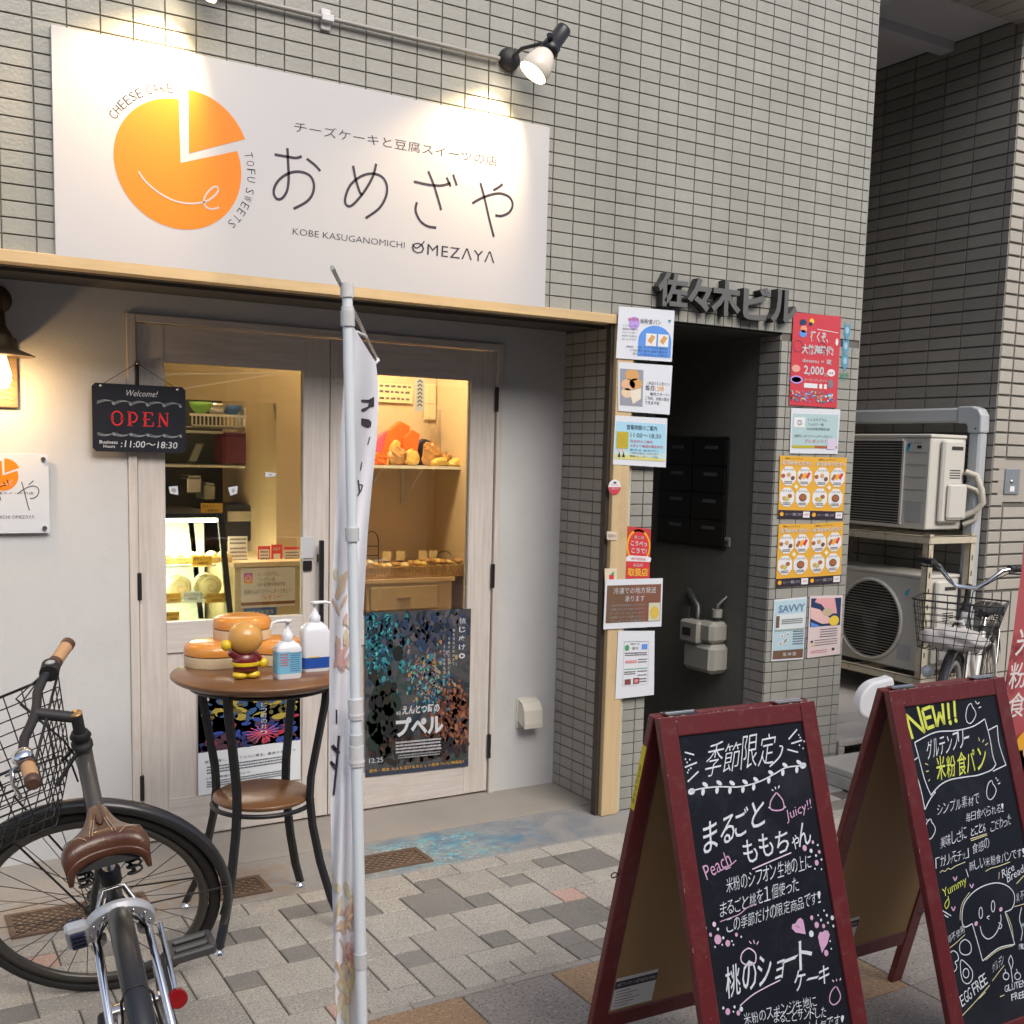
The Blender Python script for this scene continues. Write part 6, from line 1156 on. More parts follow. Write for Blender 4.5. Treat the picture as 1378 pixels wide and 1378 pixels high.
sw = thing('wall_switch', (3.64, 3.9, 1.35), 'small grey switch on the tiled edge inside the entrance', 'switch'); q = ox(980, 730, 3.655); b = B(); b.box(3.645, 3.6545, q[1]-.02, q[1]+.02, q[2]-.02, q[2]+.025, ch=.002); b.out('plate', mat('switch_grey', (.3, .3, .3), .4), sw); b = B(); b.box(3.641, 3.6448, q[1]-.008, q[1]+.008, q[2]-.01, q[2]+.01); b.out('rocker', M_GRL, sw)
# ================================================================== round table with things on it
TC = (1.10, 3.465); TZ = .835; TR = .287
M_WAL = mat('walnut', (.19, .088, .036), .32, grain=(4, 45, 45, .35), var=.1, coat=.2)
tb = thing('round_table', (TC[0], TC[1], 0), 'round walnut two tier table with curved black metal legs', 'table')
b = B(); b.lathe([(0, -.004), (TR-.045, -.004), (TR-.012, .010), (TR-.001, .020), (TR, .025), (TR-.004, .030), (0, .030)], (TC[0], TC[1], TZ-.03), n=64); b.out('tabletop', M_WAL, tb)
SHZ = .43; b = B(); b.lathe([(0, 0), (.148, 0), (.158, .008), (.158, .014), (.154, .018), (0, .018)], (TC[0], TC[1], SHZ-.018), n=48); b.out('lower_shelf', M_WAL, tb)
b = B(); b.tube([(TC[0]+.16*math.cos(a), TC[1]+.16*math.sin(a), SHZ-.03) for a in [2*PI*k/40 for k in range(40)]], .008, 8, closed=True); b.out('shelf_ring', M_BLACK, tb)
b = B(); b.tube([(TC[0]+.225*math.cos(a), TC[1]+.225*math.sin(a), TZ-.042) for a in [2*PI*k/40 for k in range(40)]], .007, 8, closed=True); b.out('top_ring', M_BLACK, tb)
for k in range(4):
    a = PI/4+PI/2*k; prof = [(.225, TZ-.036), (.218, .74), (.195, .62), (.172, .50), (.168, .43), (.178, .34), (.205, .22), (.245, .10), (.283, .022)]
    pts = []
    for i in range(len(prof)-1):
        for t in (0, .5): pts.append((prof[i][0]*(1-t)+prof[i+1][0]*t, prof[i][1]*(1-t)+prof[i+1][1]*t))
    pts.append(prof[-1])
    b = B(); V = []
    for i, (r, z) in enumerate(pts):
        w = .0125; th = .019; e = Vector((-math.sin(a), math.cos(a), 0)); rad = Vector((math.cos(a), math.sin(a), 0)); c = Vector((TC[0], TC[1], z))+rad*r; V += [c+e*w+rad*th*.5, c-e*w+rad*th*.5, c-e*w-rad*th*.5, c+e*w-rad*th*.5]
    n_ = len(pts); b.add(V, [(4*i+q, 4*i+(q+1) % 4, 4*i+4+(q+1) % 4, 4*i+4+q) for i in range(n_-1) for q in range(4)]+[(0, 1, 2, 3), (4*n_-1, 4*n_-2, 4*n_-3, 4*n_-4)]); lg = b.out('leg', M_BLACK, tb, bevel=.002)
    b = B(); b.lathe([(.016, .001), (.016, .005), (.006, .012), (.005, .022), (.005, .03)], (TC[0]+.283*math.cos(a), TC[1]+.283*math.sin(a), 0), n=16); b.out('levelling_foot', M_CHROME, lg)
# three display cheesecakes
M_CT = mat('cake_top', (.66, .27, .05), .25, var=.18, vscale=6, coat=.3); M_CS = mat('cake_side', (.72, .57, .36), .55, var=.12, vscale=14, bump=.25, bscale=50)
def cheesecake(u, v, r, h, z, lab, cx_=None):
    t = thing('cheesecake', (u, v, z), lab, 'cake model', 'round cheesecake models on the table')
    b = B(); b.lathe([(r*.985, 0), (r, .004), (r, h-.010)], (u, v, z+.0005), n=48); b.out('sponge', M_CS, t)
    b = B(); b.lathe([(r+.0005, h-.006), (r+.001, h+.002), (r*.99, h+.014), (r*.93, h+.026), (r*.75, h+.033), (r*.4, h+.036), (0, h+.037)], (u, v, z+.0005), n=48); b.out('browned_top', M_CT, t)
_a = oz(300, 901, TZ); _b = oz(383, 896, TZ); _c = oz(337, 864, TZ+.08)
cheesecake(_a[0], _a[1]+.098, .098, .045, TZ, 'lower left cheesecake model at the back of the round table')
cheesecake(_b[0], _b[1]+.098, .098, .045, TZ, 'lower right cheesecake model, mostly behind the toy')
cheesecake(_c[0], _c[1]+.090, .096, .043, TZ+.0815, 'upper cheesecake model resting on the two others')
# toy: a plain round headed figure without a face
ty = thing('toy_figure', (1.07, 3.42, TZ), 'plain round headed toy in dark red and yellow on the round table', 'toy')
q = oz(333, 914, TZ); tx, tyy = q[0], q[1]+.02
M_SKN = mat('toy_tan', (.66, .34, .08), .3, coat=.4); M_MAR = mat('toy_maroon', (.16, .012, .015), .3, coat=.4); M_TY = mat('toy_yellow', (.78, .55, .02), .3, coat=.4)
_kids = []
b = B(); b.ball((tx, tyy, TZ+.098), .041, 28, 18, (1, .95, .97)); b.out('head', M_SKN, ty)
b = B(); b.lathe([(.0, 0.018), (.030, .018), (.029, .03), (.033, .04), (.027, .055), (.016, .068), (.0, .070)], (tx, tyy, TZ), n=28, squash=(1, .8)); b.out('body', M_MAR, ty)
b = B(); b.lathe([(.0335, .032), (.035, .036), (.0335, .041)], (tx, tyy, TZ), n=28, squash=(1, .8)); b.out('belt', M_TY, ty)
for s_ in (-1, 1): b = B(); b.ball((tx+s_*.015, tyy-.006, TZ+.010), .017, 16, 10, (1.1, 1.1, .58)); b.out('boot', M_TY, ty)
b = B(); b.tube([(tx-.02, tyy, TZ+.055), (tx-.038, tyy, TZ+.068)], [.013, .009], 10); b.out('arm', M_MAR, ty)
b = B(); b.tube([(tx+.02, tyy, TZ+.055), (tx+.036, tyy, TZ+.04)], [.013, .010], 10); b.out('arm', M_MAR, ty)
b = B(); b.ball((tx-.046, tyy, TZ+.083), .0135, 14, 10); b.out('hand', M_TY, ty)
b = B(); b.ball((tx+.042, tyy-.004, TZ+.035), .0125, 14, 10); b.out('hand', M_TY, ty)
for c in [o for o in col.objects if o.parent == ty]:
    for v in c.data.vertices:
        w = v.co+ORG[ty.name]; d_ = w-Vector((tx, tyy, TZ)); v.co = Vector((tx, tyy, TZ))+d_*1.30-ORG[ty.name]
M_BOT = mat('bottle_white', (.74, .76, .80), .28, coat=.3); M_LBL = mat('label_blue', (.20, .50, .68), .35); M_LBD = mat('label_deep_blue', (.02, .08, .38), .35)
def rrect(cx_, cy_, w, d, r, z, n=5): return [(cx_+sx_*(w/2-r)+r*math.cos(a0+PI/2*k/n), cy_+sy_*(d/2-r)+r*math.sin(a0+PI/2*k/n), z) for sx_, sy_, a0 in ((1, 1, 0), (-1, 1, PI/2), (-1, -1, PI), (1, -1, 3*PI/2)) for k in range(n+1)]
def loft(b, loops):
    n_ = len(loops[0]); V = [p for L in loops for p in L]; b.add(V, [(i*n_+k, i*n_+(k+1) % n_, (i+1)*n_+(k+1) % n_, (i+1)*n_+k) for i in range(len(loops)-1) for k in range(n_)], True); b.add(loops[0], [tuple(range(n_))[::-1]]); b.add(loops[-1], [tuple(range(n_))])
def pump(lab, cx_, cy_, w, d, h, lab_m, z0, z1, dirx, blend):
    t = thing('pump_bottle', (cx_, cy_, TZ), lab, 'bottle', 'white hand pump bottles on the round table')
    b = B(); L = [rrect(cx_, cy_, w*.94, d*.94, .012, TZ+.0005), rrect(cx_, cy_, w, d, .012, TZ+.006), rrect(cx_, cy_, w, d, .012, TZ+h*.80), rrect(cx_, cy_, w*.85, d*.85, .012, TZ+h*.91), rrect(cx_, cy_, w*.5, d*.55, .012, TZ+h)]; loft(b, L); b.out('bottle', M_BOT, t)
    b = B(); b.lathe([(.017, 0), (.018, .004), (.018, .020), (.014, .024), (.009, .036), (.0055, .038), (.0055, .058), (.015, .060), (.015, .068), (.0, .069)], (cx_, cy_, TZ+h), n=20); b.out('pump_head', M_BOT, t)
    zt = TZ+h+.064; b = B(); b.tube([(cx_, cy_, zt), (cx_+dirx*.035, cy_-.006, zt+.001), (cx_+dirx*.052, cy_-.010, zt-.003), (cx_+dirx*.058, cy_-.012, zt-.022)], [.006, .005, .004, .0035], 8); b.out('nozzle', M_BOT, t)
    b = B(); lo = [rrect(cx_, cy_, w+.0012, d+.0012, .0125, TZ+z0), rrect(cx_, cy_, w+.0012, d+.0012, .0125, TZ+z1)]; n_ = len(lo[0]); b.add(lo[0]+lo[1], [(k, (k+1) % n_, n_+(k+1) % n_, n_+k) for k in range(n_)]); b.out('label', lab_m, t)
    s = XZ(cy_-d/2-.0009, .0003); s.rect(cx_-w/2+.006, TZ+z0, cx_+w/2-.006, TZ+z1); blend(s); s.flush(t)
    return t
q1 = oz(392, 915, TZ); q2 = oz(428, 907, TZ)
def lb1(s): s.lines(.05, .42, (.15, .28, .40, .52, .64), .07, REDP, 1, seed=2); s.lines(.5, .95, tuple(.1+.1*k for k in range(9)), .05, mat('ink_label_navy', (.03, .12, .3), .5), 1, seed=3); R_(s, .5, .0, .95, .05, WH)
pump('short white pump bottle with light blue label, next to the toy', q1[0], q1[1]+.038, .082, .055, .118, M_LBL, .018, .088, -1, lb1)
def lb2(s): s.text('スキット', (.1, .3), (.8, .3), (.1, .05), mat('ink_label_navy', (.03, .12, .3), .5), 1, 'st'); s.poly([(.1, -.0), (.6, 0), (.6, -.1), (.1, -.1)], YEL, 1, 'st')
pump('taller white pump bottle with deep blue label by the banner', q2[0]+.010, q2[1]+.06, .092, .055, .160, M_LBD, .012, .048, 1, lb2)
# ================================================================== banner on a white pole
PB = Vector((.985, 2.2, 0)); _a = oy(487, 1378, 2.2); _c = oy(467, 385, 2.2); _d = (Vector(_c)-Vector(_a)); PB = Vector(_a)-_d*(_a[2]/_d[2]); PT = Vector(_c)
M_POLE = mat('pole_white', (.74, .80, .84), .3); M_CLIP = mat('clip_clear', (.58, .60, .60), .3); M_CLTH = mat('banner_cloth', (.76, .76, .80), .8, var=.05, vscale=4)
bn = thing('banner_stand', tuple(PB), 'tall white telescopic pole with a pale narrow shop banner hanging askew', 'banner')
def pol(t): return PB+(PT-PB)*t
ht = PT.z; tj = lambda v: (oy(480, v, 2.2)[2])/ht
b = B(); b.cyl(pol(0.005), pol(tj(957)), .0128, n=20); b.out('lower_pole', M_POLE, bn)
b = B(); b.cyl(pol(tj(957)), PT, .0108, n=20); b.out('upper_pole', M_POLE, bn)
for v0, v1, r in ((940, 967, .0165), (1003, 1030, .0165)): b = B(); b.cyl(pol(tj(v1)), pol(tj(v0)), r, n=20); b.tube([pol(tj(v1-4)), pol(tj(v1-7))], r*1.08, 20); b.out('joint_collar', mat('collar_white', (.68, .68, .68), .4), bn)
for v0, v1 in ((710, 728), (420, 440), (1283, 1303), (988, 1003)):
    b = B(); b.cyl(pol(tj(v1)), pol(tj(v0)), .0148, n=16); b.out('clip', M_CLIP, bn)
b = B(); b.cyl(pol(1-.012), pol(1+.003), .014, n=16); b.cyl(pol(1-.03), pol(1-.022), .013, n=16); b.out('cap', mat('collar_white', (.68, .68, .68), .4), bn)
zar = PT.z-.005; r0 = oz(447, 360, zar+.012); r1 = oz(508, 484, zar)
b = B(); b.cyl(tuple(r0), tuple(r1), .0045, n=10); b.out('arm', mat('arm_grey', (.42, .45, .45), .4), bn); b = B(); b.ball(tuple(r1), .008, 12, 8); b.out('arm_tip', mat('arm_grey', (.42, .45, .45), .4), bn)
b = B(); b.lathe([(.17, 0), (.17, .03), (.15, .045), (.03, .055), (.02, .12), (0, .12)], (PB.x, PB.y, .001), n=32); b.out('base', mat('base_blue', (.10, .14, .3), .5), bn)
# cloth: left edge nearer, right edge further away; rows given by pixel height
LE = [(395, 473), (430, 468), (510, 463), (600, 457), (700, 451), (800, 446), (900, 443), (1000, 443), (1100, 445), (1200, 447), (1300, 450), (1380, 453), (1430, 455)]
RE = [(395, 502), (430, 506), (480, 510), (560, 507), (640, 500), (700, 495), (800, 490), (860, 486), (900, 484), (1000, 485), (1100, 487), (1200, 488), (1300, 490), (1380, 491), (1430, 492)]
_li = lambda T_, v: np.interp(v, [a for a, _ in T_], [c for _, c in T_])
NV, NU = 46, 16; grid = []
for i in range(NV+1):
    v = 428+(1440-428)*i/NV; row = []
    for j in range(NU+1):
        s_ = j/NU; sag = 34*s_*(1-i/NV)**6 if True else 0
        u = _li(LE, v)*(1-s_)+_li(RE, v)*s_; depth = 2.235+.02*math.sin(s_*9+i*.25)+.30*s_*max(0, 1-i/NV*1.6)+.03*s_
        row.append(oy(u+.0, v+ sag + 26*s_*(1-i/NV)**3, depth))
    grid.append(row)
b = B(); b.add([p for r in grid for p in r], [(i*(NU+1)+j, i*(NU+1)+j+1, (i+1)*(NU+1)+j+1, (i+1)*(NU+1)+j) for i in range(NV) for j in range(NU)], True); clo = b.out('cloth', M_CLTH, bn)
for k, s_ in enumerate((0.35, 1.0)):
    p = Vector(grid[0][int(s_*NU)]); q = Vector(r0)+(Vector(r1)-Vector(r0))*(.62 if k == 0 else .99); b = B(); b.tube([p, p*.5+q*.5+Vector((.006, 0, 0)), q], .004, 6); b.out('hanging_loop', M_CLTH, bn)
def prj(p): d = np.array(p)-CAMP; dep = d@_f; return CX+FPX*(d@RIGHT)/dep, CY-FPX*(d@UP)/dep
def cpos(u, v):
    uu, vv = u, v
    for _ in range(5):
        p = cpos0(uu, vv); a_, b__ = prj(p); uu += (u-a_)*.9; vv += (v-b__)*.9
    return cpos0(uu, vv)
def cpos0(u, v):
    s_ = (u-_li(LE, v))/(_li(RE, v)-_li(LE, v)); 
    i = (v-428)/(1440-428)*NV; i = max(0, min(NV-1e-3, i)); s_ = max(0, min(.9999, s_)); i0 = int(i); j = s_*NU; j0 = int(j); fi, fj = i-i0, j-j0; G_ = lambda a, c: np.array(grid[a][c]); p = (G_(i0, j0)*(1-fj)+G_(i0, j0+1)*fj)*(1-fi)+(G_(i0+1, j0)*(1-fj)+G_(i0+1, j0+1)*fj)*fi; d = CAMP-p; return p+d/np.linalg.norm(d)*.0035
def cstroke(b, pts, w):
    for i in range(len(pts)-1):
        (u0, v0), (u1, v1) = pts[i], pts[i+1]; n_ = max(2, int(math.hypot(u1-u0, v1-v0)/6)); L = math.hypot(u1-u0, v1-v0); nu, nv = -(v1-v0)/L*w/2, (u1-u0)/L*w/2
        V = []
        for k in range(n_+1): t = k/n_; u, v = u0+(u1-u0)*t, v0+(v1-v0)*t; V += [cpos(u+nu, v+nv), cpos(u-nu, v-nv)]
        b.add(V, [(2*k, 2*k+1, 2*k+3, 2*k+2) for k in range(n_)])
b = B(); z7 = lambda a, c: (400+a/2.65, 340+c/2.65); z8_ = lambda a, c: (400+a/2.657, 860+c/2.657)
zq = lambda P: [(460+x/3.446, 460+y/3.446) for x, y in P]
for P in ([(90, 268), (125, 268), (150, 254), (158, 262), (152, 300), (132, 304), (104, 326), (90, 322), (91, 312), (120, 300), (126, 284), (91, 280)], [(90, 354), (128, 360), (138, 374), (135, 394), (122, 399), (90, 384)]):
    Q = [(min(u, 503.5), v) for u, v in zq(P)]; b.add([cpos(u, v) for u, v in Q], [tuple(range(len(Q)))])
cstroke(b, [(498, 588), (495, 598)], 1.5); cstroke(b, [(487, 622), (485, 633)], 1.5)
cstroke(b, [(482, 646), (484, 662)], 2); cstroke(b, [(484, 662), (481, 668), (486, 660), (488, 653), (484, 652)], 1.6)
cstroke(b, [(456, 990), (452, 1040), (449, 1070)], 3); cstroke(b, [(447, 1003), (456, 1014)], 5); cstroke(b, [(444, 1025), (453, 1034)], 5); cstroke(b, [(453, 955), (453, 974)], 2)
b.out('lettering', INK, bn, kind='stuff')
rr = random.Random(4)
def blotch(cols, n_, u0, u1, v0, v1, seed, rx=(2, 5), ry=(5, 16)):
    r_ = random.Random(seed)
    for ci, c_ in enumerate(cols):
        b = B()
        for k in range(n_):
            u, v = r_.uniform(u0, u1), r_.uniform(v0, v1); a, c2 = r_.uniform(*rx), r_.uniform(*ry); rot = r_.uniform(-.5, .5); P = []
            for t in [2*PI*m_/9 for m_ in range(9)]: du, dv = a*math.cos(t), c2*math.sin(t); uu = max(_li(LE, v+dv)+1, min(_li(RE, v+dv)-9, u+du*math.cos(rot)-dv*math.sin(rot))); P.append(cpos(uu, v+dv)+(CAMP-cpos(uu, v+dv))*.0003*(ci+1))
            b.add([cpos(u, v)+(CAMP-cpos(u, v))*.0003*(ci+1)]+P, [(0, 1+m_, 1+(m_+1) % 9) for m_ in range(9)])
        b.out('print', c_, bn, kind='stuff')
PC = [mat('wash_yellow', (.66, .60, .42), .8), mat('wash_pink', (.62, .40, .38), .8), mat('wash_peach', (.66, .48, .34), .8), mat('wash_rose', (.52, .26, .28), .8)]
blotch(PC[:3], 7, 452, 470, 770, 900, 2); blotch([PC[0]], 8, 453, 474, 1195, 1235, 3); blotch(PC[1:3], 7, 455, 474, 1225, 1300, 5); blotch([PC[3]], 5, 457, 472, 1275, 1310, 6, ry=(5, 10)); blotch([PC[2], PC[0]], 10, 456, 474, 1300, 1375, 7); blotch([PC[0]], 3, 445, 449, 1160, 1190, 8, (1, 2))
# red banner at the right edge
rb = thing('red_banner', (3.2, 2.75, .9), 'rose red banner with white characters cut off at the right edge', 'banner')
YB_ = 2.75; bl = [oy(u, v, YB_) for u, v in ((1383, 640), (1377, 748), (1370, 800), (1363, 855), (1353, 918), (1349, 960), (1354, 1010), (1362, 1060))]
b = B(); V = []; 
for p in bl:
    for k in range(7): V.append((p[0]+.45*k/6, p[1]+.02*math.sin(k*1.7), p[2]))
b.add(V, [(i*7+k, i*7+k+1, (i+1)*7+k+1, (i+1)*7+k) for i in range(len(bl)-1) for k in range(6)], True); b.out('cloth', mat('banner_rose', (.42, .09, .10), .75, var=.08), rb)
b = B(); b.cyl((bl[0][0]+.47, YB_+.03, .001), (bl[0][0]+.40, YB_+.03, 2.3), .012); b.out('pole', M_POLE, rb); b = B(); b.cyl((bl[0][0]+.40, YB_+.02, 2.28), (bl[0][0]-.05, YB_, 2.24), .006); b.out('arm', M_POLE, rb)
b = B(); b.lathe([(.15, 0), (.15, .04), (.02, .05), (.02, .1), (0, .1)], (bl[0][0]+.47, YB_+.03, .001), n=24); b.out('base', MATS['base_blue'], rb)
s = XZ(YB_-.024); 
for ch, v0, v1, u0 in (('米', 845, 885, 1361), ('粉', 893, 928, 1352), ('食', 934, 968, 1350)): a = oy(u0+4, v1, YB_-.024); c = oy(u0+4, v0, YB_-.024); w = (c[2]-a[2])*1.1; s.text(ch, (a[0], a[2]), (a[0]+w, a[2]), (a[0]+.01, c[2]), mat('ink_cream_white', (.7, .68, .66), .6), 1, None, off=.02)
a = oy(1372, 1010, YB_-.024); s.ell(a[0]+.08, a[2]-.02, .13, .11, ORP, 1, None, 24); s.ell(a[0]+.09, a[2]+.0, .07, .06, flat('print_bun', (.68, .42, .25)), 2, None, 20); s.poly([(bl[7][0]+.01, bl[7][2]), (bl[6][0]+.02, bl[6][2]-.0), (bl[6][0]+.2, bl[6][2]), (bl[7][0]+.3, bl[7][2])], YEL, 1, None); s.flush(rb)
# ================================================================== two A-frame chalkboards
M_RED = mat('board_red', (.115, .010, .013), .42, var=.12, vscale=10, coat=.25, dirt=(30, .12, (.45, .25, .2))); M_BK = mat('board_backing', (.30, .19, .085), .7, var=.05); M_CB = mat('chalk_surface', (.014, .016, .022), .16, bump=.5, bscale=4, coat=.3, dirt=(7, .10, (.16, .17, .20)))
WB, LB, AF, AB = .456, 1.04, .316, .249
CW = mat('chalk_white', (.66, .71, .76), .8, var=.25, vscale=120); CP = mat('chalk_pink', (.62, .36, .55), .7); CPL = mat('chalk_light_pink', (.75, .58, .72), .7); CYG = mat('chalk_yellow_green', (.62, .68, .10), .7); CYL = mat('chalk_pale_yellow', (.66, .62, .35), .7)
def aboard(px_, py_, th, lab, AFx=AF, ABx=AB):
    t = thing('sandwich_board', (px_, py_, 0), lab, 'sandwich board', 'dark red sandwich boards on the plaza paving')
    w = Vector((math.cos(th), math.sin(th), 0)); n = Vector((math.sin(th), -math.cos(th), 0)); H_ = LB*math.cos(AFx); ap = Vector((px_, py_, H_)); res = []
    for side, A_ in ((1, AFx), (-1, ABx)):
        Lp = H_/math.cos(A_); dn = (n*side*math.sin(A_)+Vector((0, 0, -math.cos(A_)))).normalized(); up = -dn; out = (up.cross(w) if side == 1 else w.cross(up)).normalized()
        if out.dot(n*side) < 0: out = -out
        O = ap+n*side*.02     # top edge centre, outer face
        def bar(x0, x1, s0, s1, t0, t1, name, m, bev=.003):
            b = B(); V = []
            for x in (x0, x1):
                for s_ in (s0, s1):
                    for q in (t0, t1): V.append(O+w*x+dn*s_-out*q)
            b.add(V, [(0, 1, 3, 2), (4, 6, 7, 5), (0, 4, 5, 1), (2, 3, 7, 6), (0, 2, 6, 4), (1, 5, 7, 3)]); return b.out(name, m, t, bevel=bev)
        bw = .046; hw = WB/2
        bar(-hw, -hw+bw, 0, Lp-.003, 0, .02, 'stile', M_RED); bar(hw-bw, hw, 0, Lp-.003, 0, .02, 'stile', M_RED)
        bar(-hw+bw+.0005, hw-bw-.0005, 0.0008, bw, .0008, .0195, 'rail', M_RED); bot = Lp-.19
        bar(-hw+bw+.0005, hw-bw-.0005, bot, bot+bw, .0008, .0195, 'rail', M_RED)
        bar(-hw+bw-.003, hw-bw+.003, bw-.003, bot+.003, .007, .012, 'chalkboard', M_CB, 0); bar(-hw+bw-.003, hw-bw+.003, bw-.003, bot+.003, .0125, .015, 'backing', M_BK, 0)
        if side == 1:
            cs = Surf(O, w, up, .0004); r7 = random.Random(int(px_*100)); CH = mat('chipped_wood', (.45, .30, .22), .8)
            for k in range(34):
                if k < 16: a7, b7 = r7.uniform(-hw+.01, hw-.01), -.0012
                elif k < 26: a7, b7 = r7.choice((-hw+.0015, hw-.0015, -hw+bw-.001)), -r7.uniform(.0, .5)
                else: a7, b7 = r7.uniform(-hw+.004, hw-.004), (-r7.uniform(.003, .04) if r7.random() < .4 else -r7.uniform(.1, .9)); a7 = a7 if b7 > -.045 else r7.choice((-hw+r7.uniform(.006, .04), hw-r7.uniform(.006, .04)))
                L7 = r7.uniform(.0015, .006) if k < 26 else r7.uniform(.0008, .002); v7 = k >= 16; cs.poly([(a7-(.0008 if v7 else L7), b7-(L7 if v7 else .0008)), (a7+(.0006 if v7 else L7), b7-(L7*.6 if v7 else .0004)), (a7+(.0008 if v7 else L7*.8), b7+(L7 if v7 else .0010)), (a7-(.0005 if v7 else L7*.7), b7+(L7*.7 if v7 else .0008))], CH, 1, None)
            cs.flush(t, 'paint_chips')
            fs = Surf(O+dn*bw-out*.0066, w, up, .0004)
        else: bs_ = Surf(O+dn*bot-out*.0155, -w if (-w).cross(up).dot(-out) > 0 else w, up, .0004)
    for x in (-WB/2+.07, WB/2-.07):
        b = B(); P = [ap+w*(x-.04)+n*.016+Vector((0, 0, -.001)), ap+w*(x+.04)+n*.016+Vector((0, 0, -.001)), ap+w*(x+.04)-n*.016+Vector((0, 0, -.001)), ap+w*(x-.04)-n*.016+Vector((0, 0, -.001))]; b.prism(P, (0, 0, .003)); b.tube([ap+w*(x-.04)+Vector((0, 0, .002)), ap+w*(x+.04)+Vector((0, 0, .002))], .0028, 8); b.out('hinge', M_STEEL, t)
    # rear panel label sheet, seen from inside under the board
    s = bs_; sgn = 1
    ref = s.ex; lx = -WB/2+.05 if ref.dot(w) > 0 else WB/2-.05
    def sp(a, c_): return (a, c_)
    xa = lx if ref.dot(w) > 0 else -lx
    base = -WB/2+.052
    if ref.dot(w) < 0: base = WB/2-.052-.125
    s.poly([(base, .008), (base+.125, .008), (base+.125, .105), (base, .105)], mat('label_sheet', (.62, .63, .63), .5), 1, None); s.poly([(base, .072), (base+.125, .072), (base+.125, .095), (base, .095)], INK, 2, None); s.text('木製ブラックボードA型 MADE IN CHINA', (base+.004, .078), (base+.12, .078), (base+.004, .090), WI, 3, None)
    s.lines(base+.006, base+.10, (.06, .052, .044, .030, .022, .014), .003, INKG, 2, c=None if False else 'idn', seed=3) if False else None
    for k in range(6): s.poly([(base+.006, .062-.009*k), (base+.05+.008*(k*3 % 5), .062-.009*k), (base+.05+.008*(k*3 % 5), .064-.009*k), (base+.006, .064-.009*k)], INKG, 2, None)
    s.flush(t, 'label_sheet')
    # little chain eye on the left leg
    return t, fs, ap, w, n
t1, s1, ap1, w1, n1 = aboard(1.721, 1.904, -.041, 'nearer red sandwich board advertising whole peach cakes in chalk')
t2, s2_, ap2, w2, n2 = aboard(2.436, 1.894, -.004, 'farther red sandwich board headed NEW in yellow chalk')
def Za(a, c): return (780+a/3.445, 920+c/3.445)
def Zb(a, c): return (780+a/3.445, 1130+c/3.445)
def Zc(a, c): return (1110+a/5.142, 900+c/5.142)
def Zd(a, c): return (1110+a/5.142, 1120+c/5.142)
def hw_(s, Z, txt, bl, br, tl, m, off=-.004, jit=.06, seed=0):
    """hand-lettered line: each character placed on its own, slightly uneven"""
    if txt.isascii() and not txt.isupper() and len(txt) > 2: s.text(txt, Z(*bl), Z(*br), Z(*tl), m, 2, off=off+.008); return
    r_ = random.Random(seed+len(txt)); off = min(off, .004) if any(ord(c) > 0x4e00 for c in txt) else off; A, Bq, C = (np.array(s.px(*Z(*p))) for p in (bl, br, tl)); n_ = len(txt); ww = [.55 if ch in 'ッゃょィョ!1Iil' else .45 if ch in '、！ ' else 1 for ch in txt]; tot = sum(ww); acc = 0; up = C-A; h = np.hypot(*up)
    for ch, w_ in zip(txt, ww):
        t0, t1_ = acc/tot, (acc+w_*.88)/tot; acc += w_
        if ch == ' ': continue
        du = np.array([r_.uniform(-jit, jit), r_.uniform(-jit, jit)])*h*.5; sc_ = 1+r_.uniform(-.10, .08)
        if ch == 'ー': V, Fs, mn, mx = glyphs(ch, off)
        V, Fs, mn, mx = glyphs(ch, off)
        a = A+(Bq-A)*t0+du; c_ = A+(Bq-A)*t1_+du; hgt = up*sc_
        if ch in 'ー': a = a+up*.42; c_ = c_+up*.42; hgt = up*.12
        elif ch in 'ッゃょィョっ、': hgt = up*.62
        sk = (Bq-A)/np.linalg.norm(Bq-A)*h*r_.uniform(.10, .26); U = (V-mn)/(np.maximum(mx-mn, 1e-6)); W = a+U[:, :1]*(c_-a)+U[:, 1:]*(hgt+sk); s.put([tuple(x) for x in W], Fs, m, 2)
def st_(s, Z, pts, w, m, closed=False, smooth=True): s.stroke([Z(*p) for p in pts], w, m, 2, 'px', smooth, closed)
def dot(s, Z, x, y, r, m): p = s.px(*Z(x, y)); s.ell(p[0], p[1], r, r*1.1, m, 2, None, 10)
s = s1
hw_(s, Za, '季節限定', (572, 440), (905, 365), (572, 292), CW, -.010, seed=1)
for p in (((487, 318), (530, 330)), ((487, 388), (543, 365)), ((500, 455), (550, 407)), ((968, 258), (1007, 212)), ((980, 278), (1030, 262)), ((962, 305), (1012, 318)), ((880, 385), (925, 340), (940, 295), (925, 290))): st_(s, Za, p, .0035, CW)
for x, y in ((490, 350), (497, 365), (510, 352), (505, 400), (515, 392), (500, 412), (1015, 238), (1022, 250), (1040, 268), (1018, 285), (1035, 300)): dot(s, Za, x, y, .002, CW)
vine = [(515, 500), (560, 487), (640, 478), (740, 478), (830, 455), (900, 420), (960, 388), (1045, 380)]; st_(s, Za, vine, .0032, CW)
for i, (x, y) in enumerate([(575, 485), (640, 477), (700, 478), (760, 473), (810, 462), (880, 430), (945, 395), (1010, 382)]):
    for sg, dx in ((-1, 6), (1, -4)): p = s.px(*Za(x+dx, y+sg*17)); s.ell(p[0], p[1], .0085, .0048, CW, 2, None, 10, rot=.9*sg+.3)
for x, y in ((518, 500), (1035, 380)): p = s.px(*Za(x, y)); s.ell(p[0], p[1], .010, .007, CW, 2, None, 12, rot=.2)
hw_(s, Za, 'まるごと', (575, 790), (868, 650), (560, 655), CW, .004, .10, seed=3)
hw_(s, Za, 'ももちゃん', (765, 840), (1085, 735), (738, 735), CW, .004, .10, seed=5)
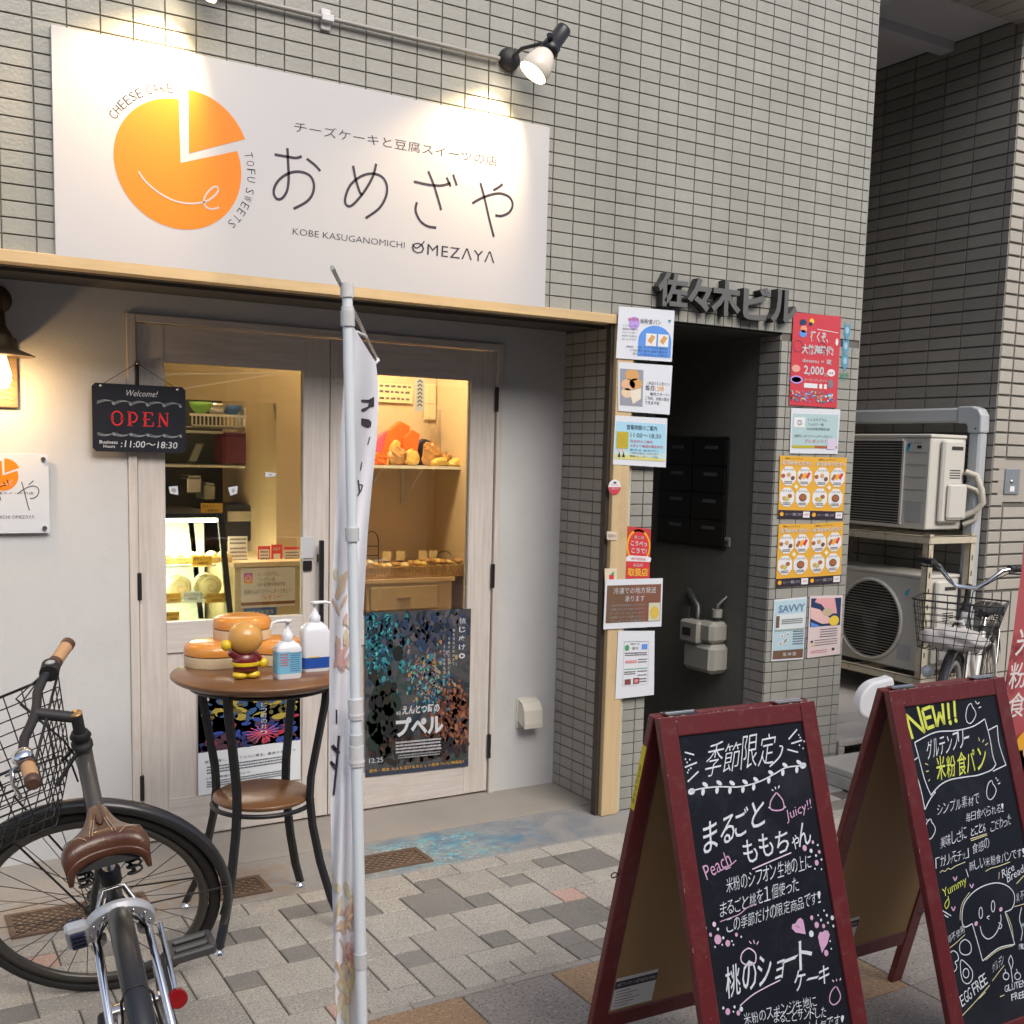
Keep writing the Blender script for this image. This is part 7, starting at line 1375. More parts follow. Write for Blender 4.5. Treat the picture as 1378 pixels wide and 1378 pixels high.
hw_(s, Za, 'Juicy!!', (962, 650), (1078, 590), (952, 590), CP, -.012, seed=2); hw_(s, Za, 'Peach', (590, 912), (705, 835), (568, 848), CP, -.012, seed=4)
st_(s, Za, [(910, 505), (885, 545), (885, 580), (915, 588), (945, 578), (940, 540), (912, 505)], .0032, CP); 
for p in (((890, 490), (897, 497)), ((905, 478), (908, 490)), ((925, 472), (920, 485)), ((875, 572), (880, 578)), ((948, 575), (955, 570))): st_(s, Za, p, .003, CW)
st_(s, Za, [(655, 865), (700, 840), (725, 818)], .0025, CP); st_(s, Za, [(675, 862), (700, 850)], .0025, CP); st_(s, Zb, [(800, 137), (890, 98), (980, 60)], .0028, CPL)
for x, y, r, m in ((1042, 762, .0065, CP), (1080, 735, .004, CP), (1072, 775, .0045, CW), (1110, 780, .004, CP), (1098, 830, .006, CP), (1103, 748, .0025, CW), (1095, 797, .003, CW), (1120, 815, .0025, CW), (1090, 858, .002, CW), (1120, 860, .002, CW)): dot(s, Za, x, y, r, m)
hw_(s, Zb, '米粉のシフォン生地の上に', (680, 250), (1078, 128), (668, 182), CW, -.008, seed=7)
hw_(s, Zb, 'まるごと桃を１個使った', (650, 362), (1020, 232), (640, 298), CW, -.008, seed=8); st_(s, Zb, [(650, 380), (690, 365), (740, 345), (780, 312), (820, 298)], .002, CP)
hw_(s, Zb, 'この季節だけの限定商品です!', (680, 435), (1120, 290), (672, 375), CW, -.008, seed=9)
rr = random.Random(8)
for x, y, r, m in ((623, 392, .005, CPL), (640, 462, .0095, CP), (606, 440, .004, CP), (686, 480, .0065, CP), (640, 415, .003, CW), (665, 455, .003, CW), (726, 440, .004, CP), (627, 497, .002, CW), (660, 487, .002, CW), (705, 470, .002, CW), (748, 450, .002, CW), (712, 487, .002, CW), (1075, 362, .005, CP), (1098, 395, .0065, CP), (1073, 436, .007, CW), (1142, 525, .0065, CP), (1130, 400, .0045, CP), (1170, 362, .005, CW), (1132, 328, .0022, CW), (1105, 350, .0022, CW), (1118, 372, .003, CW), (1150, 385, .0025, CW), (1145, 350, .003, CW), (1175, 400, .003, CW), (1160, 470, .002, CW), (1165, 505, .002, CW), (686, 797, .0065, CP), (735, 803, .005, CP), (748, 785, .005, CW), (717, 775, .003, CW), (665, 780, .003, CW), (712, 797, .002, CW)): dot(s, Zb, x, y, r, m)
s.poly([Zb(*p) for p in ((1047, 438), (1000, 430), (982, 410), (985, 392), (1000, 388), (1010, 370), (1022, 362), (1035, 372), (1040, 395))], CP, 2); s.poly([Zb(*p) for p in ((1122, 525), (1110, 480), (1104, 450), (1112, 428), (1128, 428), (1133, 420), (1150, 422), (1158, 440), (1148, 480))], CP, 2)
st_(s, Zb, [(1140, 432), (1143, 455)], .003, CW); st_(s, Zb, [(1000, 400), (1020, 405)], .003, CPL)
st_(s, Zb, [(775, 505), (750, 530), (750, 565), (780, 582), (812, 570), (815, 530), (795, 508)], .003, CPL, closed=True)
for p in (((785, 470), (795, 482)), ((805, 465), (810, 482)), ((828, 472), (820, 485))): st_(s, Zb, p, .0025, CPL)
hw_(s, Zb, '桃のショート', (680, 745), (1085, 578), (660, 612), CW, .006, seed=11); hw_(s, Zb, 'ケーキ', (990, 705), (1160, 665), (985, 612), CW, .006, seed=12)
st_(s, Zb, [(742, 770), (800, 720), (870, 680), (930, 650)], .0026, CPL)
st_(s, Zb, [(1185, 680), (1165, 705), (1158, 745), (1175, 765), (1200, 750), (1208, 720), (1190, 680)], .0028, CP); 
for p in (((1170, 650), (1178, 658)), ((1190, 645), (1190, 655)), ((1210, 642), (1205, 652))): st_(s, Zb, p, .0025, CPL)
hw_(s, Zb, '米粉のスポンジ生地に', (765, 862), (1103, 768), (752, 812), CW, -.008, seed=13); hw_(s, Zb, 'まるごとサンドした', (900, 850), (1145, 822), (895, 800), CW, -.008, seed=14); hw_(s, Zb, '大人気です!', (1050, 905), (1225, 862), (1045, 850), CW, -.008, seed=15)
s.flush(t1)
s = s2_
for p in (((560, 320), (606, 485)), ((560, 318), (690, 440)), ((640, 262), (688, 440)), ((672, 285), (705, 415)), ((672, 285), (730, 262)), ((690, 345), (735, 330)), ((705, 415), (755, 395)), ((740, 255), (775, 400)), ((775, 400), (790, 300)), ((790, 300), (825, 385)), ((825, 385), (812, 240)), ((850, 235), (858, 350)), ((893, 220), (900, 335))): st_(s, Zc, p, .0088, CYG, smooth=False)
for x, y in ((866, 373), (905, 357)): dot(s, Zc, x, y, .006, CYG)
grain = [(1010, 240), (985, 262), (972, 320), (980, 365), (1005, 378), (1032, 350), (1045, 310), (1030, 275), (1020, 265)]
for gx, gy, f in ((0, 0, 1), (142, 530, .95), (-280, 800, 1)): st_(s, Zc, [(1010+gx+(x-1010)*f*.95, 310+gy+(y-310)*f) for x, y in grain], .0026, CW, closed=True)
for p in (((1040, 222), (1048, 240)), ((1052, 245), (1068, 232)), ((1062, 272), (1080, 262)), ((1180, 752), (1187, 765)), ((1190, 775), (1200, 768)), ((1197, 797), (1212, 788)), ((688, 1045), (694, 1055)), ((700, 1040), (706, 1048)), ((680, 1068), (688, 1070))): st_(s, Zc, p, .0028, CW)
st_(s, Zc, [(620, 510), (760, 440), (900, 428), (1020, 400), (1105, 347)], .003, CW); st_(s, Zc, [(1105, 347), (1140, 480), (1160, 600), (1182, 660)], .003, CW); st_(s, Zc, [(1182, 660), (1150, 700), (1060, 735), (960, 750), (860, 770), (790, 810), (732, 875)], .003, CW); st_(s, Zc, [(732, 875), (690, 770), (655, 640), (620, 510)], .003, CW)
for p in ([(592, 650), (640, 615)], [(595, 682), (640, 760), (670, 870), (690, 975)], [(690, 975), (725, 905), (765, 850)], [(1130, 425), (1192, 392)], [(1192, 392), (1200, 500), (1225, 590), (1252, 665)], [(1252, 665), (1200, 690), (1162, 708)]): st_(s, Zc, p, .003, CW)
hw_(s, Zc, 'グルテンフリー', (708, 628), (1008, 530), (690, 500), CW, -.002, seed=21); hw_(s, Zc, '米粉食パン', (775, 778), (1122, 690), (752, 625), CYG, .018, seed=22)
for p in (((1062, 475), (1068, 500)), ((1100, 488), (1088, 510)), ((1125, 515), (1108, 530)), ((692, 655), (712, 665)), ((698, 712), (718, 706)), ((715, 778), (725, 765))): st_(s, Zc, p, .0024, CYL)
hw_(s, Zc, 'シンプル素材で', (775, 1012), (1072, 930), (765, 940), CW, -.010, seed=23); hw_(s, Zc, '毎日食べられる!', (975, 1062), (1240, 985), (967, 1000), CW, -.010, seed=24)
hw_(s, Zc, '美味しさに', (800, 1245), (985, 1172), (787, 1165), CW, -.010, seed=25); hw_(s, Zc, 'とことん', (1008, 1160), (1115, 1120), (1002, 1100), CW, .004, seed=26); hw_(s, Zc, 'こだわった', (1145, 1130), (1290, 1075), (1138, 1060), CW, -.010, seed=27); st_(s, Zc, [(1005, 1178), (1060, 1160), (1120, 1140)], .0022, CYL); st_(s, Zc, [(1010, 1190), (1060, 1172), (1122, 1150)], .002, CYL)
hw_(s, Zc, '食感の', (1022, 1282), (1145, 1235), (1010, 1212), CW, -.010, seed=28)
hw_(s, Zd, '「カリッモチッ」', (765, 250), (1002, 172), (752, 182), CW, -.010, seed=29); hw_(s, Zd, '新しい米粉食パンです!', (998, 270), (1385, 165), (985, 205), CW, -.008, seed=30)
st_(s, Zd, [(795, 280), (810, 265), (830, 270), (850, 250), (870, 255), (900, 235), (930, 222), (970, 205)], .002, CYL); st_(s, Zd, [(1110, 270), (1150, 248), (1200, 235), (1280, 205)], .002, CYL)
hw_(s, Zd, 'Yummy', (822, 470), (985, 370), (808, 395), CYG, -.012, seed=31); st_(s, Zd, [(850, 440), (858, 490), (840, 528), (828, 500), (850, 460)], .0022, CYG); st_(s, Zd, [(975, 255), (992, 310)], .0024, CW); hw_(s, Zd, 'Rice', (1228, 318), (1310, 262), (1222, 262), CW, -.012, seed=32); hw_(s, Zd, 'Bread', (1262, 350), (1375, 275), (1255, 295), CW, -.012, seed=33); st_(s, Zd, [(1205, 275), (1202, 325)], .002, CYL); st_(s, Zd, [(1325, 355), (1375, 300)], .0026, CYL)
st_(s, Zd, [(1018, 632), (965, 655), (947, 600), (960, 500), (1020, 420), (1100, 370), (1190, 350), (1262, 372), (1305, 420), (1310, 480), (1290, 530), (1245, 552)], .0026, CW); st_(s, Zd, [(1245, 552), (1280, 660), (1312, 775)], .0026, CW); st_(s, Zd, [(1312, 775), (1200, 802), (1090, 890)], .0026, CW); st_(s, Zd, [(1090, 890), (1055, 760), (1018, 632)], .0026, CW)
st_(s, Zd, [(1000, 415), (950, 490), (935, 560), (935, 610)], .0018, CYL); st_(s, Zd, [(1255, 560), (1290, 650), (1305, 750)], .0018, CYL); st_(s, Zd, [(1110, 885), (1200, 815), (1300, 785)], .0018, CYL)
for cx_, cy_ in ((1077, 558), (1162, 512)): st_(s, Zd, [(cx_+12*math.cos(t), cy_+38*math.sin(t)) for t in [2*PI*k/10 for k in range(10)]], .0024, CW, closed=True)
st_(s, Zd, [(1072, 648), (1090, 710), (1130, 738), (1180, 702), (1215, 620), (1215, 568)], .0024, CW); st_(s, Zd, [(1200, 625), (1222, 640), (1215, 665), (1195, 660)], .0024, CW); st_(s, Zd, [(1138, 578), (1120, 588), (1135, 602)], .0022, CW)
for x, y in ((1045, 632), (1216, 533)): p = s.px(*Zd(x, y)); s.ell(p[0], p[1], .0075, .005, CP, 2, None, 12, rot=.4)
for x, y in ((900, 320), (1015, 370), (888, 528)): st_(s, Zd, [(x-14, y-12), (x, y+12), (x+12, y-14)], .0038, CP)
for p in (((800, 535), (872, 578)), ((825, 572), (852, 590))): st_(s, Zd, p, .0026, CW)
hw_(s, Zd, '卵不使用', (850, 775), (970, 690), (838, 728), CW, -.010, seed=34); st_(s, Zd, [(845, 812), (900, 770), (968, 708)], .0018, CYL)
st_(s, Zd, [(885, 820), (858, 850), (852, 900), (868, 945), (895, 962), (912, 930), (900, 900), (922, 880), (915, 840)], .0024, CW, closed=True); st_(s, Zd, [(968, 742), (935, 770), (932, 820), (955, 845), (990, 845), (1010, 820), (1005, 770)], .0024, CW, closed=True)
st_(s, Zd, [(940, 885), (980, 910), (1018, 960), (1015, 1020), (985, 1048), (952, 1025), (938, 960)], .0024, CW, closed=True); st_(s, Zd, [(975+20*math.cos(t), 975+32*math.sin(t)) for t in [2*PI*k/10 for k in range(10)]], .0024, CW, closed=True)
hw_(s, Zd, 'EGG FREE', (950, 1212), (1130, 1040), (920, 1140), CW, -.004, seed=35); st_(s, Zd, [(950, 1268), (1050, 1160), (1138, 1058)], .0022, CYL); st_(s, Zd, [(1065, 1150), (1110, 1105)], .0022, CYL)
hw_(s, Zd, 'グルテン', (1160, 975), (1240, 905), (1150, 912), CW, -.010, seed=36); st_(s, Zd, [(1158, 1028), (1200, 970), (1240, 920)], .002, CYL)
st_(s, Zd, [(1285, 850), (1270, 890), (1285, 940), (1298, 1040)], .0024, CW); st_(s, Zd, [(1285, 850), (1300, 895), (1290, 945)], .0024, CW)
for cx_ in (1252, 1332): st_(s, Zd, [(cx_+20*math.cos(t), 995+24*math.sin(t)) for t in [2*PI*k/10 for k in range(10)]], .0024, CW, closed=True); st_(s, Zd, [(cx_, 975), (cx_-8, 945)], .0022, CW)
hw_(s, Zd, 'GLUTEN', (1245, 1108), (1392, 1062), (1235, 1062), CW, .0, seed=37); hw_(s, Zd, 'FREE', (1290, 1165), (1392, 1140), (1282, 1118), CW, .0, seed=38); st_(s, Zd, [(1210, 1138), (1240, 1125)], .002, CYL)
hw_(s, Zd, '乳不使用', (1325, 485), (1430, 440), (1318, 425), CW, -.010, seed=39); st_(s, Zd, [(1310, 515), (1380, 495)], .0018, CYL); st_(s, Zd, [(1360, 520), (1345, 600), (1365, 680), (1355, 750)], .0024, CW); hw_(s, Zd, 'MILK', (1362, 675), (1430, 655), (1358, 632), CW, -.010, seed=40); hw_(s, Zd, 'MILK FREE', (1342, 812), (1470, 790), (1338, 772), CW, -.010, seed=41)
s.flush(t2)
# yellow warning strip on the nearer board's rear stile, chain eyes
out_ = Vector(n1)
q0 = oy(871, 992, 1.93); 
def edge_strip():
    dn = (-n1*math.sin(AB)+Vector((0, 0, -math.cos(AB)))).normalized(); O = ap1-n1*.02-w1*(WB/2+.0008); s = Surf(O, -Vector((n1.x, n1.y, 0))*-1 if False else Vector(n1), Vector((0, 0, 1)), .0004)
    e = (n1*math.cos(AB)+Vector((0, 0, -math.sin(AB)))).normalized(); b = B(); a = O+dn*.075+e*.002; b.add([a, a+e*.016, a+e*.016+dn*.165, a+dn*.165], [(0, 1, 2, 3)]); o = b.out('warning_strip', flat('warn_yellow', (.75, .62, .03)), t1)
    s = Surf(a-w1*.0004, dn, -e, .0003) ; V = []
    s.text('指はさみ注意', (.05, -.012), (.15, -.012), (.05, -.003), INK, 1, None); s.flush(t1)
edge_strip()
for t_, ap_, w_, n_, sgn_ in ((t1, ap1, w1, n1, -1), (t2, ap2, w2, n2, -1)):
    A_ = AB if t_ is t1 else AF; sd = -1 if t_ is t1 else 1
    c = ap_+n_*sd*(.012+math.sin(A_)*.42)+Vector((0, 0, -math.cos(A_)*.42))-w_*(WB/2+.012) if t_ is t1 else ap_+n_*(math.sin(A_)*.55)+Vector((0, 0, -math.cos(A_)*.55))-w_*(WB/2+.012)
    b = B(); b.tube([c+Vector((.009*math.cos(a), 0, .006*math.sin(a))) for a in [2*PI*k/12 for k in range(12)]], .0016, 6, closed=True); b.tube([c+w_*.008, c+w_*.02], .0016, 6); b.out('screw_eye', M_BLACK, t_)
# white rounded board behind the far sandwich board
wb2 = thing('plastic_chair', (3.0, 2.35, .85), 'white rounded plastic chair back peeking out behind the far sandwich board', 'chair'); q = [(1183, 975), (1172, 970), (1159, 962), (1157, 948), (1163, 932), (1175, 920), (1192, 915), (1203, 914), (1204, 940), (1196, 960)]
q = [tuple(np.array(q[(i-1) % 10])*.0+.5*((2*np.array(q[i]))+(-np.array(q[(i-1) % 10])+np.array(q[(i+1) % 10]))*t+(2*np.array(q[(i-1) % 10])-5*np.array(q[i])+4*np.array(q[(i+1) % 10])-np.array(q[(i+2) % 10]))*t*t+(-np.array(q[(i-1) % 10])+3*np.array(q[i])-3*np.array(q[(i+1) % 10])+np.array(q[(i+2) % 10]))*t**3)) for i in range(10) for t in (0, .25, .5, .75)]
P = [oy(u, v, 2.35) for u, v in q]; b = B(); b.prism([tuple(p) for p in P], (0.02, .05, 0)); b.out('backrest', mat('plastic_white', (.7, .72, .75), .3), wb2, bevel=.008); b = B(); b.cyl((P[20][0]+.08, 2.40, 0.0), (P[20][0]+.05, 2.38, P[20][2]-.02), .011); b.out('support', M_STEEL, wb2)
# ================================================================== bicycles
RWH = .33
M_TYRE = mat('tyre_rubber', (.018, .017, .016), .75, bump=.3, bscale=120); M_RIM = mat('rim_alloy', (.55, .55, .54), .25, metal=1); M_SPK = mat('spoke_dark', (.12, .11, .10), .35, metal=.8)
M_FEND = mat('fender_black', (.022, .022, .024), .35, coat=.15); M_FRM = mat('frame_gunmetal', (.07, .07, .066), .40, metal=.2, coat=.3, var=.1); M_CABLE = mat('cable_black', (.01, .01, .01), .4)
M_LEA = mat('brown_leather', (.085, .030, .014), .35, var=.3, vscale=12, bump=.25, bscale=160, coat=.2); M_THR = mat('stitch_thread', (.5, .38, .28), .7); M_GRIP = mat('grip_tan', (.52, .30, .15), .6, bump=.3, bscale=200); M_GRB = mat('grip_brown', (.09, .045, .03), .5)
M_WFR = mat('frame_white', (.70, .69, .66), .3, coat=.4); M_WIRE = mat('basket_wire', (.014, .014, .014), .4)
def bike(x, y, hd, lean, steer, wb, hda, off, label, st):
    root = thing('bicycle', (0, 0, 0), label, 'bicycle')
    ax = Vector((-math.cos(hda), 0, math.sin(hda))); perp = Vector((math.sin(hda), 0, math.cos(hda))); fh = Vector((wb, 0, RWH)); a0 = fh-perp*off
    Rs = Matrix.Rotation(steer, 3, ax); FT = lambda q: a0+Rs @ Vector(q); ID = lambda q: Vector(q)
    A = lambda h, x_=0, y_=0, z_=0: ax*h+Vector((x_, y_, z_))
    def tb(name, m, T_, pts, r, n=12, par=root, closed=False): b = B(); b.tube([T_(p) for p in pts], r, n, closed=closed); return b.out(name, m, par)
    def wheel(T_, c):
        c = Vector(c); circ = lambda r, yy=0, n=56: [c+Vector((r*math.cos(2*PI*k/n), yy, r*math.sin(2*PI*k/n))) for k in range(n)]
        w = tb('wheel', M_TYRE, T_, circ(RWH-.0165), .0165, 12, closed=True)
        b = B(); n_ = 56; V = []
        for k in range(n_):
            a = 2*PI*k/n_
            for r, yy in ((RWH-.034, -.012), (RWH-.034, .012), (RWH-.054, .010), (RWH-.060, 0), (RWH-.054, -.010)): V.append(T_(c+Vector((r*math.cos(a), yy, r*math.sin(a)))))
        b.add(V, [(k*5+q, k*5+(q+1) % 5, ((k+1) % n_)*5+(q+1) % 5, ((k+1) % n_)*5+q) for k in range(n_) for q in range(5)], True); b.out('rim', st['rim'], w)
        b = B()
        for k in range(32):
            a = 2*PI*k/32; s_ = 1 if k % 2 else -1; a2 = a+(.55 if (k//2) % 2 else -.55); b.tube([T_(c+Vector((.024*math.cos(a2), s_*.028, .024*math.sin(a2)))), T_(c+Vector(((RWH-.055)*math.cos(a), 0, (RWH-.055)*math.sin(a))))], .0013, 4, caps=False)
        b.out('spokes', M_SPK, w, kind='stuff')
        b = B(); b.tube([T_(c+Vector((0, q, 0))) for q in (-.036, -.03, -.026, .026, .03, .036)], [.012, .027, .02, .02, .027, .012], 16); b.out('hub', st['hub'], w)
        return w
    wheel(FT, perp*off); wheel(ID, (0, 0, RWH))
    def fender(T_, c, a0_, a1_, ext=None, wd=.0225):
        c = Vector(c); b = B(); N = 36; V = []; prof = [(-wd, -.012), (-wd*.9, .002), (-wd*.5, .009), (0, .011), (wd*.5, .009), (wd*.9, .002), (wd, -.012)]
        for k in range(N+1):
            a = math.radians(a0_+(a1_-a0_)*k/N)
            for yy, dr in prof: r = RWH+.020+dr; V.append(T_(c+Vector((r*math.cos(a), yy, r*math.sin(a)))))
        b.add(V, [(k*7+q, k*7+q+1, (k+1)*7+q+1, (k+1)*7+q) for k in range(N) for q in range(6)], True); o = b.out('fender', M_FEND, root); md = o.modifiers.new('s', 'SOLIDIFY'); md.thickness = .0015; return o
    ff = fender(FT, perp*off, st.get('ffa', (18, 205))[0], st.get('ffa', (18, 205))[1]); fender(ID, (0, 0, RWH), -8 if False else 35, 205)
    hubf = perp*off
    # fender stays
    for T_, c, ang in ((FT, hubf, 195), (ID, Vector((0, 0, RWH)), 190), (ID, Vector((0, 0, RWH)), 120)):
        a = math.radians(ang); e = c+Vector(((RWH+.02)*math.cos(a), 0, (RWH+.02)*math.sin(a)))
        tb('fender_stay', st['stay'], T_, [c+Vector((0, .045, 0)), e+Vector((0, .026, -.01)), e+Vector((0, .012, .012)), e+Vector((0, -.012, .012)), e+Vector((0, -.026, -.01)), c+Vector((0, -.045, 0))], .0026, 6)
    # fork
    cr_ = A(RWH+.065, 0)
    for s_ in (-1, 1): tb('fork_blade', st['fork'], FT, [A(RWH+.10, 0, .0)+Vector((0, s_*.012, 0)), A(RWH+.075, 0)+Vector((0, s_*.040, 0)), A(.17)+perp*.006+Vector((0, s_*.046, 0)), hubf*.75+ax*.07+Vector((0, s_*.046, 0)), hubf+Vector((0, s_*.046, 0))], [.012, .013, .012, .009, .007], 10)
    tb('axle', M_STEEL, FT, [hubf+Vector((0, -.058, 0)), hubf+Vector((0, .058, 0))], .006, 8)
    # head tube and frame
    h0, h1 = RWH+.115, st['hth']
    tb('head_tube', st['frame'], FT, [A(h0), A(h1)], .021, 16); tb('headset', M_MBLACK, FT, [A(h1), A(h1+.012), A(h1+.014), A(h1+.03), A(h1+.032), A(h1+.045)], [.026, .026, .021, .021, .026, .020], 18)
    T0 = a0+ax*(h1-.03); T1 = a0+ax*(h0+.02); BB = Vector((.46, 0, .285)); STP = Vector((st['sx']+.045, 0, st['sz']-.13)); q_ = lambda *p: list(p)
    tb('down_tube', st['frame'], ID, q_(T1, (T1+BB)*.5+Vector((0, 0, -.035)), BB), [.021, .022, .020], 14)
    tb('top_tube', st['frame'], ID, q_(T0, (T0*.55+STP*.45)+Vector((0, 0, -.06 if not st.get('step') else -.16)), BB.lerp(STP, .55 if not st.get('step') else .3)), [.019, .019, .017], 14)
    tb('seat_tube', st['frame'], ID, q_(BB, STP), .017, 14); tb('seat_post', M_CHROME, ID, q_(STP-(STP-BB).normalized()*.03, Vector((st['sx'], 0, st['sz']-.035))), .0135, 12); tb('seat_clamp', M_MBLACK, ID, q_(STP-(STP-BB).normalized()*.008, STP+(STP-BB).normalized()*.022), .022, 14)
    for s_ in (-1, 1):
        tb('chain_stay', st['stayf'], ID, q_(BB+Vector((-.03, s_*.035, 0)), Vector((.02, s_*.058, RWH-.01))), .009, 8); tb('seat_stay', st['stayf'], ID, q_(BB.lerp(STP, .85)+Vector((0, s_*.018, 0)), Vector((.17, s_*.05, RWH+.26)), Vector((.0, s_*.058, RWH))), .008, 8)
    tb('axle', M_STEEL, ID, q_(Vector((0, -.07, RWH)), Vector((0, .07, RWH))), .006, 8)
    # drive
    b = B(); b.lathe([(.088, 0), (.09, .002), (.088, .004), (.07, .004), (.06, .002)], BB+Vector((0, -.055, 0)), (0, -1, 0), 36); b.lathe([(.02, -.11), (.02, .006)], BB+Vector((0, -.055, 0)), (0, -1, 0), 16)
    for k in range(5): a = 2*PI*k/5; b.tube([BB+Vector((0, -.057, 0)), BB+Vector((.075*math.cos(a), -.057, .075*math.sin(a)))], .007, 6)
    b.out('chainring', M_STEEL, root)
    tb('chain', M_SPK, ID, q_(*([BB+Vector((.088*math.cos(a), -.057, .088*math.sin(a))) for a in [math.radians(-85+17*k) for k in range(11)]]+[Vector((.03*math.cos(a), -.057, RWH+.03*math.sin(a))) for a in [math.radians(95+34*k) for k in range(6)]])), .0035, 6, closed=True)
    b = B(); G0 = BB+Vector((0, -.072, 0)); b.prism([BB+Vector((.05, -.066, .085)), BB+Vector((-.1, -.066, .08)), Vector((.05, -.066, RWH+.04)), Vector((.05, -.066, RWH+.022)), BB+Vector((-.1, -.066, .06)), BB+Vector((.05, -.066, .07))], (0, -.004, 0)); b.out('chain_guard', M_MBLACK, root)
    ca = math.radians(st['crank'])
    for s_, d_ in ((-1, 1), (1, -1)):
        e = BB+Vector((d_*.165*math.cos(ca), s_*.088, d_*.165*math.sin(ca))); cA = tb('crank_arm', st['crankm'], ID, q_(BB+Vector((0, s_*.07, 0)), e), [.013, .010], 10)
        c = e+Vector((0, s_*.062, 0)); b = B(); hx, hy, hz = .042, .048, .011
        for yy in (-1, 1): b.box(c.x-hx, c.x+hx, c.y+yy*hy-.009, c.y+yy*hy+.009, c.z-hz, c.z+hz, ch=.004)
        for xx in (-1, 1): b.box(c.x+xx*hx-.010, c.x+xx*hx+.010, c.y-hy-.004, c.y+hy+.004, c.z-hz, c.z+hz, ch=.004)
        b.box(c.x-.012, c.x+.012, c.y-hy, c.y+hy, c.z-.009, c.z+.009, ch=.003); b.cyl(tuple(e), tuple(c), .006, n=8); pd = b.out('pedal', mat('pedal_grey', (.055, .055, .057), .45), root)
        b = B(); b.box(c.x-.030, c.x-.014, c.y-.036, c.y+.036, c.z+.011, c.z+.0135); b.box(c.x+.014, c.x+.030, c.y-.036, c.y+.036, c.z+.011, c.z+.0135); b.out('tread', mat('pedal_tread', (.13, .13, .13), .5), pd)
    # kickstand
    tb('kickstand', st['stand'], ID, q_(Vector((.03, .065, RWH-.03)), Vector((-.02, .10, .16)), Vector((-.05, .155 if lean > .05 else .11, .012 if lean < .05 else -.02))), [.009, .008, .008], 8)
    # saddle
    sx_, sz_ = st['sx'], st['sz']; secs = [(.150, .012, -.012), (.140, .020, .002), (.105, .024, .008), (.06, .031, .006), (.02, .043, .004), (-.02, .062, .006), (-.06, .080, .012), (-.092, .084, .018), (-.112, .081, .014), (-.122, .078, .002), (-.125, .077, -.014), (-.124, .075, -.030)]
    V = []; N = 17
    def top(dx, yy, lift=0):
        ds = [q[0] for q in secs][::-1]; hw = np.interp(dx, ds, [q[1] for q in secs][::-1]); dz = np.interp(dx, ds, [q[2] for q in secs][::-1]); t = max(-1, min(1, math.asin(max(-1, min(1, yy/hw)))/(PI/2)))
        drop = -.046*abs(t)**3.0*(1 if hw > .04 else .8); gro = -.008*math.exp(-(t/.16)**2) if -.05 < dx < .12 else 0; return Vector((sx_+dx+(.016*math.exp(-(t/.45)**2) if dx < -.09 else 0), yy, sz_+dz+drop+gro+lift))
    for dx, hw, dz in secs:
        for k in range(N): t = -1+2*k/(N-1); V.append(top(dx, hw*math.sin(t*PI/2)*.9999))
    b = B(); b.add(V, [(i*N+k, i*N+k+1, (i+1)*N+k+1, (i+1)*N+k) for i in range(len(secs)-1) for k in range(N-1)], True)
    sd2 = b.out('saddle', st['leather'], root); md = sd2.modifiers.new('solid', 'SOLIDIFY'); md.thickness = .012; md.offset = -1; sd2.modifiers.new('smooth', 'SUBSURF').render_levels = 2; sd2.modifiers['smooth'].levels = 1
    b = B(); V2 = []
    for dx, hw, dz in secs[1:-1]:
        for yy in (-.72, .72): V2.append(Vector((sx_+dx*.93, yy*hw, sz_+dz-.030)))
    b.add(V2, [(2*i, 2*i+1, 2*i+3, 2*i+2) for i in range(len(secs)-3)]); b.out('saddle_base', M_MBLACK, sd2)
    for s_ in (-1, 1):
        for pts in ([(.03, .010), (0, .013), (-.03, .015), (-.06, .016), (-.09, .017), (-.112, .018)], [(.03, .014), (0, .0175), (-.03, .020), (-.06, .0215), (-.09, .023), (-.112, .024)], [(-.115, .030), (-.10, .042), (-.085, .056), (-.070, .068), (-.058, .074)]):
            b = B(); b.tube([top(dx, s_*yy, .0022) for dx, yy in pts], .0009, 4); b.out('stitching', M_THR, sd2)
    b = B(); b.ball((sx_+.045, 0, sz_+.001), .012, 12, 8, (3.2, .55, .4)); b.out('slot', M_GRB, sd2)
    for s_ in (-1, 1):
        tb('saddle_spring', M_MBLACK, ID, q_(*[Vector((sx_-.085+.014*math.cos(t), s_*.045+.014*math.sin(t), sz_-.085+.05*t/(2*PI*4))) for t in [2*PI*k/10 for k in range(41)]]), .0025, 5); tb('saddle_rail', M_MBLACK, ID, q_(Vector((sx_+.10, s_*.01, sz_-.02)), Vector((sx_+.03, s_*.022, sz_-.045)), Vector((sx_-.05, s_*.03, sz_-.05)), Vector((sx_-.09, s_*.045, sz_-.08))), .0035, 6)
    b = B(); b.box(sx_-.025, sx_+.025, -.022, .022, sz_-.060, sz_-.035, ch=.006); b.out('saddle_clamp', M_BLACK, root)
    # bars
    zh, e, hw, sw, zc = st['zh'], st['e'], st['hw'], st['sw'], st['zc']; rise = st.get('rise', 0)
    tb('stem', st['stem'], FT, [A(h1+.03), A(zc)], .0145, 14)
    if st.get('ext'): tb('stem_extension', st['stem'], FT, [A(zc-.012), A(zh, e)], [.014, .015], 14)
    if st.get('ext'): b = B(); b.lathe([(.0150, 0), (.0150, .002), (.013, .004), (0, .003)], FT(A(zc)), Rs @ ax, 16); b.out('stem_cap', mat('cap_brass', (.45, .28, .12), .3, metal=.7), root)
    side = lambda s_: [A(zh-rise, e, s_*.0), A(zh-rise, e+.004, s_*.045), A(zh-rise*.7, e+.012, s_*hw*.33), A(zh-rise*.1, e+.005, s_*hw*.55), A(zh, e-sw*.35, s_*hw*.72), A(zh, e-sw, s_*hw)]
    full = side(-1)[::-1][:-1]+side(1); tb('handlebar', st['bar'], FT, full, .0115, 14)
